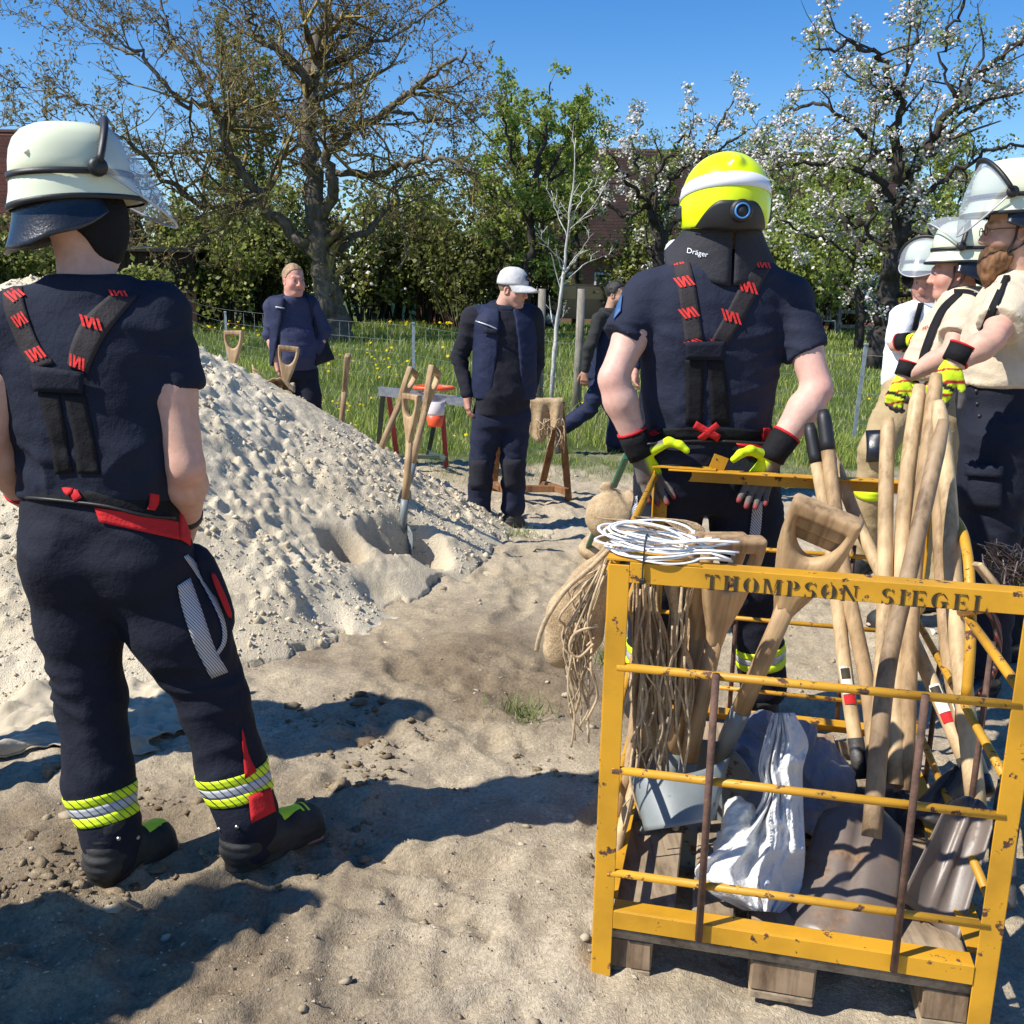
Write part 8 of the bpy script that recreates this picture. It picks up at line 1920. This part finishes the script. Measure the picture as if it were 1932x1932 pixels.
# birch sapling by the fence
rb_ = np.random.default_rng(81); bl_ = limbs_px([([(1040, 735), (1046, 660), (1058, 560), (1068, 470), (1078, 380), (1086, 260)], .055, .008, 0), ([(1062, 520), (1090, 480), (1120, 440)], .014, .004, -.3), ([(1070, 450), (1050, 400), (1040, 360)], .012, .004, .3), ([(1060, 540), (1100, 500), (1150, 480)], .013, .004, .3), ([(1064, 500), (1030, 460), (1012, 440)], .012, .004, -.3), ([(1074, 420), (1100, 370), (1118, 340)], .011, .004, .2)], 12.9, rb_, .008); bl_[0][0][0][2] = float(rise(12.9)) - .05
t = grow(bl_, rb_, 2, (3.0, 4.0), (.3, .4), .12, up=.2, maxlen=.8, wig=.15); tp = np.array([q[0] for q in t[4]]); tree('birch_sapling', 'thin white-stemmed birch sapling at the wire fence', bl_[0][0][0] + (0, 0, .05), bl_, t, M['birch'], M['birch'], leaf_quads(np.repeat(tp, 2, 0) + rb_.normal(0, .03, (len(tp) * 2, 3)), rb_.uniform(.015, .035, len(tp) * 2), lerp3((.16, .2, .05), (.3, .36, .1), rb_.uniform(0, 1, len(tp) * 2)), 4), lump=.003)
# shrubs and hedges behind the meadow
def shrub(px, py, Y_, wx, hz, colA, colB, label, n_leaf=1800, seed=1, stems=26, leaf=.13, name='shrub', dark=None, blo=0, base=.0):
    rn = np.random.default_rng(seed); c = P(px, py, Y_); g_ = float(rise(c[1])); o = thing(name, label, 'shrub', (c[0], c[1], g_)); L_ = []
    for i in range(stems):
        a = rn.uniform(0, 6.283); s_ = rn.uniform(.0, .9) ** .7; tip = np.array([c[0] + wx * s_ * math.cos(a), c[1] + wx * .7 * s_ * math.sin(a), g_ + hz * rn.uniform(.55, 1.0) * (1 - .35 * s_ ** 2)]); b0 = np.array([c[0] + .25 * wx * s_ * math.cos(a), c[1] + .2 * wx * s_ * math.sin(a), g_ - .05]); m = (b0 + tip) / 2 + rn.normal(0, .12 * wx, 3) + (0, 0, .1 * hz); cc = catmull([b0, m, tip], 4); L_.append((cc, np.linspace(.035, .008, len(cc))))
    t = grow(L_, rn, 2, (1.7, 2.4), (.4, .5), .15, up=.15, maxlen=1.2, wig=.35); S0 = np.concatenate([t[0]] + [l[0][:-1] for l in L_]); S1 = np.concatenate([t[1]] + [l[0][1:] for l in L_]); R0 = np.concatenate([t[2]] + [l[1][:-1] for l in L_]); R1 = np.concatenate([t[3]] + [l[1][1:] for l in L_])
    link('stems', twig_mesh(S0, S1, R0 * 1.2, R1 * 1.2), M['apple_twig'], o, kind='stuff'); tp = np.array([q[0] for q in t[4]]); m = max(1, int(n_leaf / len(tp))); ps = np.repeat(tp, m, 0) + rn.normal(0, .16, (len(tp) * m, 3)); ps[:, 2] = np.maximum(ps[:, 2], g_ + .05)
    link('foliage', leaf_quads(ps, rn.uniform(leaf * .5, leaf * 1.2, len(ps)), lerp3(colA, colB, rn.uniform(0, 1, len(ps)) ** 1.5), seed + 1, .7), M['leaf'], o, kind='stuff')
    if blo: k = rn.uniform(0, 1, len(ps)) < blo; link('blossom', discs(ps[k] + rn.normal(0, .05, (k.sum(), 3)), rn.uniform(.04, .08, k.sum()), np.tile((.74, .72, .70), (k.sum(), 1)), 5, .9, seed), M['petal'], o, kind='stuff')
    return o
DK = ((.07, .085, .024), (.27, .29, .075)); MD = ((.12, .15, .034), (.46, .48, .125)); LT = ((.17, .23, .045), (.54, .58, .15))
rs = np.random.default_rng(91)
spec = [(60, 31, 1.7, 3.2, MD, 0, 'bush close under the red-roofed house gable'), (160, 29, 1.5, 2.8, DK, 0, 'dark bush between the house and the wooden shed'), (260, 25.5, 1.2, 1.7, MD, 0, 'low bush before the wooden shed'), (345, 29, 1.7, 3.3, DK, 0, 'dark shrub right of the wooden shed'), (420, 28, 1.9, 3.6, MD, 0, 'thicket left of the fair-haired man'), (490, 30, 1.9, 4.2, DK, 0, 'dense dark shrub behind the fair-haired man'), (550, 31, 1.6, 4.6, MD, .05, 'tall shrub left of the walnut trunk'), (690, 31, 1.9, 4.4, MD, .12, 'blossoming bush just right of the walnut trunk'), (745, 33, 2.0, 4.0, DK, 0, 'dark shrub over the teal shed'), (810, 32, 2.0, 4.8, MD, .06, 'shrub right of the teal shed'), (870, 30, 1.8, 3.6, DK, 0, 'dark bush left of the capped man'), (930, 31, 2.0, 5.0, MD, .05, 'tall shrub above the capped man'), (985, 33, 1.9, 4.2, DK, 0, 'dark shrub right of the capped man'), (1200, 33, 2.0, 3.6, MD, .03, 'bush before the farmhouse wall behind the walker'), (1265, 34, 1.8, 3.3, LT, .05, 'pale bush left of the yellow helmet'), (1480, 31, 2.1, 4.0, LT, .06, 'bright green shrub right of the yellow helmet'), (1545, 33, 2.0, 4.6, LT, .08, 'light green shrub left of the old apple trunk'), (1600, 35, 2.2, 3.4, MD, .05, 'bush before the garden fence'), (1760, 32, 2.2, 4.4, LT, .1, 'shrub right of the old apple trunk'), (1850, 33, 2.2, 4.8, MD, .08, 'shrub behind the raised visor'), (1950, 31, 2.2, 4.6, LT, .08, 'shrub at the right edge behind the bearded man'), (-60, 30, 2.0, 3.4, MD, 0, 'bush outside the left edge by the house')]
for i, (px, Y_, wx, hz, cc, bl, lb) in enumerate(spec): shrub(px, 560, Y_, wx, hz, cc[0], cc[1], lb, 5200, 100 + i, 30, .17, blo=bl)
shrub(1916, 1000, 5.6, .35, .75, (.03, .06, .012), (.14, .20, .03), 'low leafy plant with yellow flowers by the bearded man\'s boots', 500, 140, 12, .06, 'garden_plant', blo=0)
# poplars far behind the walnut
for i, (px, py, h, w_) in enumerate(((452, 60, 17.5, .9), (500, 110, 16, .8))):
    rn = np.random.default_rng(150 + i); Y_ = 46; c = P(px, 500, Y_); g_ = .55; top = P(px, py, Y_)[2]; o = thing('poplar_tree', ('tall slender poplar left of the walnut crown axis', 'slender poplar just right of the taller one behind the walnut')[i], 'tree', (c[0], c[1], g_)); L_ = []
    for k in range(60): z0 = rn.uniform(1.5, top - 2); a = rn.uniform(0, 6.283); L_.append((np.array([(c[0], c[1], z0), (c[0] + w_ * .6 * math.cos(a), c[1] + w_ * .6 * math.sin(a), z0 + 1.2), (c[0] + w_ * math.cos(a) * (1 - .6 * z0 / top), c[1] + w_ * math.sin(a), z0 + 2.8)]), np.linspace(.05, .012, 3)))
    MB().tube([(c[0], c[1], g_), (c[0], c[1], top * .6), (c[0], c[1], top)], [.28, .15, .03], 8).build('trunk', M['walnut'], o); t = grow(L_, rn, 2, (1.3, 2), (.4, .5), .3, up=.5, maxlen=1.4); link('branches', twig_mesh(*t[:4]), M['walnut_twig'], o, kind='stuff'); tp = np.array([q[0] for q in t[4]]); ps = np.repeat(tp, 2, 0) + rn.normal(0, .15, (len(tp) * 2, 3)); link('crown', leaf_quads(ps, rn.uniform(.12, .26, len(ps)), lerp3((.12, .14, .03), (.28, .29, .07), rn.uniform(0, 1, len(ps))), 4, .7), M['leaf'], o, kind='stuff')
# ---------------------------------------------------------------- buildings beyond the meadow
def tiles_mat(name, c):
    t = NT(name); v = t.coord(); br = t.n('ShaderNodeTexBrick'); br.inputs['Scale'].default_value = 3.2; br.inputs['Color1'].default_value = (*c, 1); br.inputs['Color2'].default_value = (c[0] * .7, c[1] * .65, c[2] * .65, 1); br.inputs['Mortar'].default_value = (c[0] * .25, c[1] * .25, c[2] * .25, 1); br.inputs['Mortar Size'].default_value = .03; t.l(v, br.inputs['Vector'])
    g = t.noise(v, 1.3, 5); return t.fin(t.mix(1.0, br.outputs[0], t.ramp(g, [(.3, (.6, .6, .6)), (.7, (1.1, 1.1, 1.1))]), 'MULTIPLY'), .85, t.bump(br.outputs['Fac'], .5, -.03))
def brick_mat(name, c):
    t = NT(name); tc = t.n('ShaderNodeTexCoord'); mp = t.n('ShaderNodeMapping'); mp.inputs['Rotation'].default_value = (R(90), 0, 0); t.l(tc.outputs['Object'], mp.inputs['Vector']); br = t.n('ShaderNodeTexBrick'); br.inputs['Scale'].default_value = 4.2; br.inputs['Color1'].default_value = (*c, 1); br.inputs['Color2'].default_value = (c[0] * .75, c[1] * .7, c[2] * .7, 1); br.inputs['Mortar'].default_value = (.33, .28, .24, 1); br.inputs['Mortar Size'].default_value = .018; t.l(mp.outputs[0], br.inputs['Vector'])
    return t.fin(br.outputs[0], .9, t.bump(br.outputs['Fac'], .4, -.01))
M['redtile'] = tiles_mat('red_roof_tiles', (.20, .062, .040)); M['browntile'] = tiles_mat('brown_roof_tiles', (.115, .062, .048)); M['brick'] = brick_mat('red_brick', (.36, .115, .07)); M['whiteframe'] = simple('white_window_frame', (.74, .74, .72), .5, .05, 10); M['glass'] = simple('dark_window_glass', (.03, .035, .04), .08, .3, 3, spec=.8); M['darkboard'] = wood('dark_shed_boards', (.055, .035, .026), .5, .85, 2); M['teal'] = simple('dark_teal_paint', (.012, .062, .062), .5, .3, 8); M['carpaint'] = simple('black_car_paint', (.012, .013, .016), .15, .1, 4, spec=.7); M['lamp_red'] = simple('red_lamp_glass', (.4, .02, .02), .2, .1, 5)
def roof_slope(A, B, C_, D_, rows=34, cols=60, amp=.03):
    """tiled slope A,B along the ridge, D,C along the eave: rows overlap like laid tiles"""
    A, B, C_, D_ = [np.asarray(q, float) for q in (A, B, C_, D_)]; nn = unit(np.cross(B - A, D_ - A)); nn = nn if nn[2] > 0 else -nn; G_ = []
    for i in range(rows):
        for e in (0, 1):
            t_ = (i + e) / rows; row = []
            for j in range(cols + 1):
                s_ = j / cols; row.append((A * (1 - s_) + B * s_) * (1 - t_) + (D_ * (1 - s_) + C_ * s_) * t_ + nn * (amp * (e) + .4 * amp * math.sin(s_ * cols * 3.14159)))
            G_.append(row)
    return MB().grid(G_)
def house(name, label, x0, x1, y0, depth, zb_, eave, ridge, roofm, wallm, wins=(), doors=(), over=.35, gable=True):
    o = thing(name, label, 'house', ((x0 + x1) / 2, y0, zb_)); b = MB(); b.box(((x0 + x1) / 2, y0 + depth / 2, (zb_ + eave) / 2), (x1 - x0, depth, eave - zb_)); ym = y0 + depth / 2
    for x in (x0, x1): b.add([(x, y0, eave), (x, y0 + depth, eave), (x, ym, ridge - .12)], [(0, 1, 2)])
    b.build('wall', wallm, o)
    f = over * (ridge - eave) / (depth / 2)
    rf = roof_slope((x0 - over, ym, ridge), (x1 + over, ym, ridge), (x1 + over, y0 - over, eave - f), (x0 - over, y0 - over, eave - f)).build('roof', roofm, o, solid=.06); roof_slope((x0 - over, ym, ridge), (x1 + over, ym, ridge), (x1 + over, y0 + depth + over, eave - f), (x0 - over, y0 + depth + over, eave - f), 12, 20).build('roof', roofm, o, solid=.06)
    MB().tube([(x0 - over, ym, ridge + .04), (x1 + over, ym, ridge + .04)], .11, 8).build('ridge_tiles', roofm, rf)
    for (wx, wz, ww, wh) in wins:
        w_ = MB().box((wx, y0 - .02, wz), (ww, .06, wh)).build('window', M['whiteframe'], o); MB().box((wx - ww * .24, y0 - .058, wz), (ww * .40, .012, wh * .86)).build('pane', M['glass'], w_); MB().box((wx + ww * .24, y0 - .058, wz), (ww * .40, .012, wh * .86)).build('pane', M['glass'], w_); MB().box((wx, y0 - .08, wz - wh / 2 - .04), (ww + .16, .16, .06)).build('sill', M['whiteframe'], w_)
    for (wx, ww, wh, mt) in doors: d_ = MB().box((wx, y0 - .03, zb_ + wh / 2), (ww, .08, wh)).build('door', mt, o); MB().box((wx + ww * .36, y0 - .09, zb_ + wh * .5), (.04, .04, .12)).build('handle', M['galv'], d_)
    return o
HY = 36.0; a_, b_ = P(-260, 500, HY), P(120, 500, HY)
rz = P(100, 253, HY + 4)[2]
hx = P(62, 510, HY)[0]
house('brick_house', 'red-brick house with red tiled roof at the left edge', a_[0], b_[0], HY, 8.0, .55, 3.0, rz, M['redtile'], M['brick'], [(P(-40, 500, HY)[0], 1.8, 1.3, 1.2), (P(100, 500, HY)[0], 1.8, 1.2, 1.2)], [(hx, 1.2, 2.1, M['whiteframe'])])
FY = 42.0; a_, b_ = P(1040, 500, FY), P(1760, 500, FY); rz = P(1300, 289, FY + 5)[2]
house('farmhouse', 'long farmhouse with brown tiled roof behind the blossoming trees', a_[0], b_[0], FY, 10.0, .55, 3.5, rz, M['browntile'], M['brick'], [(P(1150, 540, FY)[0], 1.95, 1.3, 1.3), (P(1060, 540, FY)[0], 1.95, 1.0, 1.3), (P(1330, 540, FY)[0], 1.95, 1.3, 1.3), (P(1500, 540, FY)[0], 1.95, 1.3, 1.3), (P(1640, 540, FY)[0], 1.95, 1.3, 1.3)], [(P(1240, 540, FY)[0], 1.1, 2.1, M['whiteframe'])])
SY = 27.5; o = thing('wooden_shed', 'dark brown boarded shed behind the bushes at the left', 'shed', P(270, 580, SY)); x0, x1 = P(190, 580, SY)[0], P(372, 580, SY)[0]; zt = P(280, 470, SY)[2]; nb = 17
for i in range(nb): w_ = (x1 - x0) / nb; MB().box((x0 + w_ * (i + .5), SY + .01 * (i % 2), (.45 + zt) / 2), (w_ - .012, .03, zt - .45)).build('board', M['darkboard'], o)
MB().box(((x0 + x1) / 2, SY + 1.3, (.45 + zt) / 2), (x1 - x0 - .02, 2.5, zt - .47)).build('wall', M['darkboard'], o); MB().box(((x0 + x1) / 2, SY + 1.2, zt + .06), (x1 - x0 + .5, 3.1, .09), np.array(Matrix.Rotation(.06, 3, 'X'))).build('roof', M['matblack'], o)
SY = 34.5; o = thing('teal_shed', 'low shed with dark teal door in the shade right of the walnut trunk', 'shed', P(750, 585, SY)); x0, x1 = P(690, 580, SY)[0], P(845, 580, SY)[0]; zt = P(750, 528, SY)[2] + .3
MB().box(((x0 + x1) / 2, SY + 1.3, (.5 + zt) / 2), (x1 - x0, 2.6, zt - .5)).build('wall', M['brick'], o); w_ = (x1 - x0) * .6
for i in range(7): MB().box((x0 + .05 + w_ * (i + .5) / 7, SY - .03, (.55 + zt) / 2), (w_ / 7 - .015, .05, zt - .65)).build('door_board', M['teal'], o)
MB().box(((x0 + x1) / 2, SY + 1.2, zt + .05), (x1 - x0 + .5, 3.2, .1), np.array(Matrix.Rotation(.05, 3, 'X'))).build('roof', M['browntile'], o)
# parked car behind the birch
CY_ = 34.0; c = P(1108, 575, CY_); c[2] = .55; o = thing('parked_car', 'black car parked before the farmhouse behind the birch', 'car', c); prof = [(-2.1, .32), (-2.12, .62), (-2.0, .88), (-1.55, .95), (-1.1, 1.38), (-.4, 1.46), (.5, 1.42), (1.15, .98), (1.85, .86), (2.1, .66), (2.12, .32)]
MB().prism(prof, c + (0, .85, 0), (1, 0, 0), (0, 0, 1), 1.7).build('body', M['carpaint'], o)
for poly in ([(-1.42, .97), (-1.02, 1.33), (-.45, 1.39), (-.45, .97)], [(-.38, .97), (-.38, 1.39), (.45, 1.36), (1.0, .99)]): MB().prism(poly, c + (0, -.855, 0), (1, 0, 0), (0, 0, 1), .01).build('side_window', M['glass'], o)
for x in (-1.3, 1.32): wh_ = MB().lathe([(.0, .11), (.18, .11), (.31, .09), (.32, 0), (.31, -.09), (.0, -.1)], c + (x, -.80, .31), 20, np.array(Matrix.Rotation(R(90), 3, 'X'))).build('wheel', M['rubber'], o); MB().lathe([(.0, .125), (.17, .118), (.19, .10)], c + (x, -.80, .31), 16, np.array(Matrix.Rotation(R(90), 3, 'X'))).build('rim', M['galv'], wh_)
MB().box(c + (-2.08, -.6, .74), (.1, .3, .14), None, .02).build('tail_light', M['lamp_red'], o); MB().box(c + (2.02, -.6, .68), (.12, .3, .12), None, .02).build('headlight', M['whiteframe'], o)
# white garden chair and rail fence
c = P(1561, 585, 33.0); c[2] = .55; o = thing('garden_chair', 'white plastic garden chair on the lawn before the brick wall', 'chair', c); MB().box(c + (0, 0, .42), (.5, .48, .05), None, .02).build('seat', M['whiteframe'], o)
for i in range(5): MB().bar(c + (-.2 + .1 * i, .22, .45), c + (-.22 + .11 * i, .34, .95), .06, .02, (0, 1, 0), .005).build('back_slat', M['whiteframe'], o)
for sx in (-1, 1):
    for sy in (-1, 1): MB().bar(c + (sx * .22, sy * .2, .42), c + (sx * .26, sy * .25, 0), .05, .04, (0, 1, 0)).build('leg', M['whiteframe'], o)
    MB().bar(c + (sx * .26, -.22, .64), c + (sx * .26, .26, .66), .06, .03).build('armrest', M['whiteframe'], o)
o = thing('rail_fence', 'grey wooden rail fence on the far side of the meadow at the right', 'fence', P(1600, 580, 31)); xs_ = np.linspace(P(1585, 580, 31)[0], P(1930, 580, 31)[0], 6)
for x in xs_: MB().bar((x, 31, .4), (x, 31, 1.55), .11, .11, (0, 1, 0), .01).build('post', M['greywood'], o)
for h in (.85, 1.3): MB().bar((xs_[0], 30.93, .0 + h), (xs_[-1], 30.93, h), .04, .11).build('rail', M['greywood'], o)
wl0 = P(1548, 560, 36); tag(MB().box((wl0[0] + .3, 36.2, 1.3), (2.6, .3, 1.5)).build('garden_wall', M['brick']), 'low red-brick wall piece behind the garden chair', 'wall')
c = P(28, 523, 33.5); pot = thing('flower_pot', 'wide planter bowl with small flowers by the brick house', 'flower pot', c); MB().lathe([(.0, -.22), (.22, -.22), (.36, 0), (.33, .0), (.2, -.1)], c, 16).build('bowl', simple('grey_green_ceramic', (.25, .28, .22), .6, .1, 10), pot); q = c + rng.normal(0, .12, (60, 3)) * (1.2, 1, .5) + (0, 0, .1); link('flowers', discs(q, rng.uniform(.03, .06, 60), lerp3((.1, .2, .03), (.6, .45, .6), rng.uniform(0, 1, 60)), 5, .6, 3), M['petal'], pot, kind='stuff'); MB().lathe([(.12, -1.1), (.09, -.22)], c, 10).build('stand', M['galv'], pot)
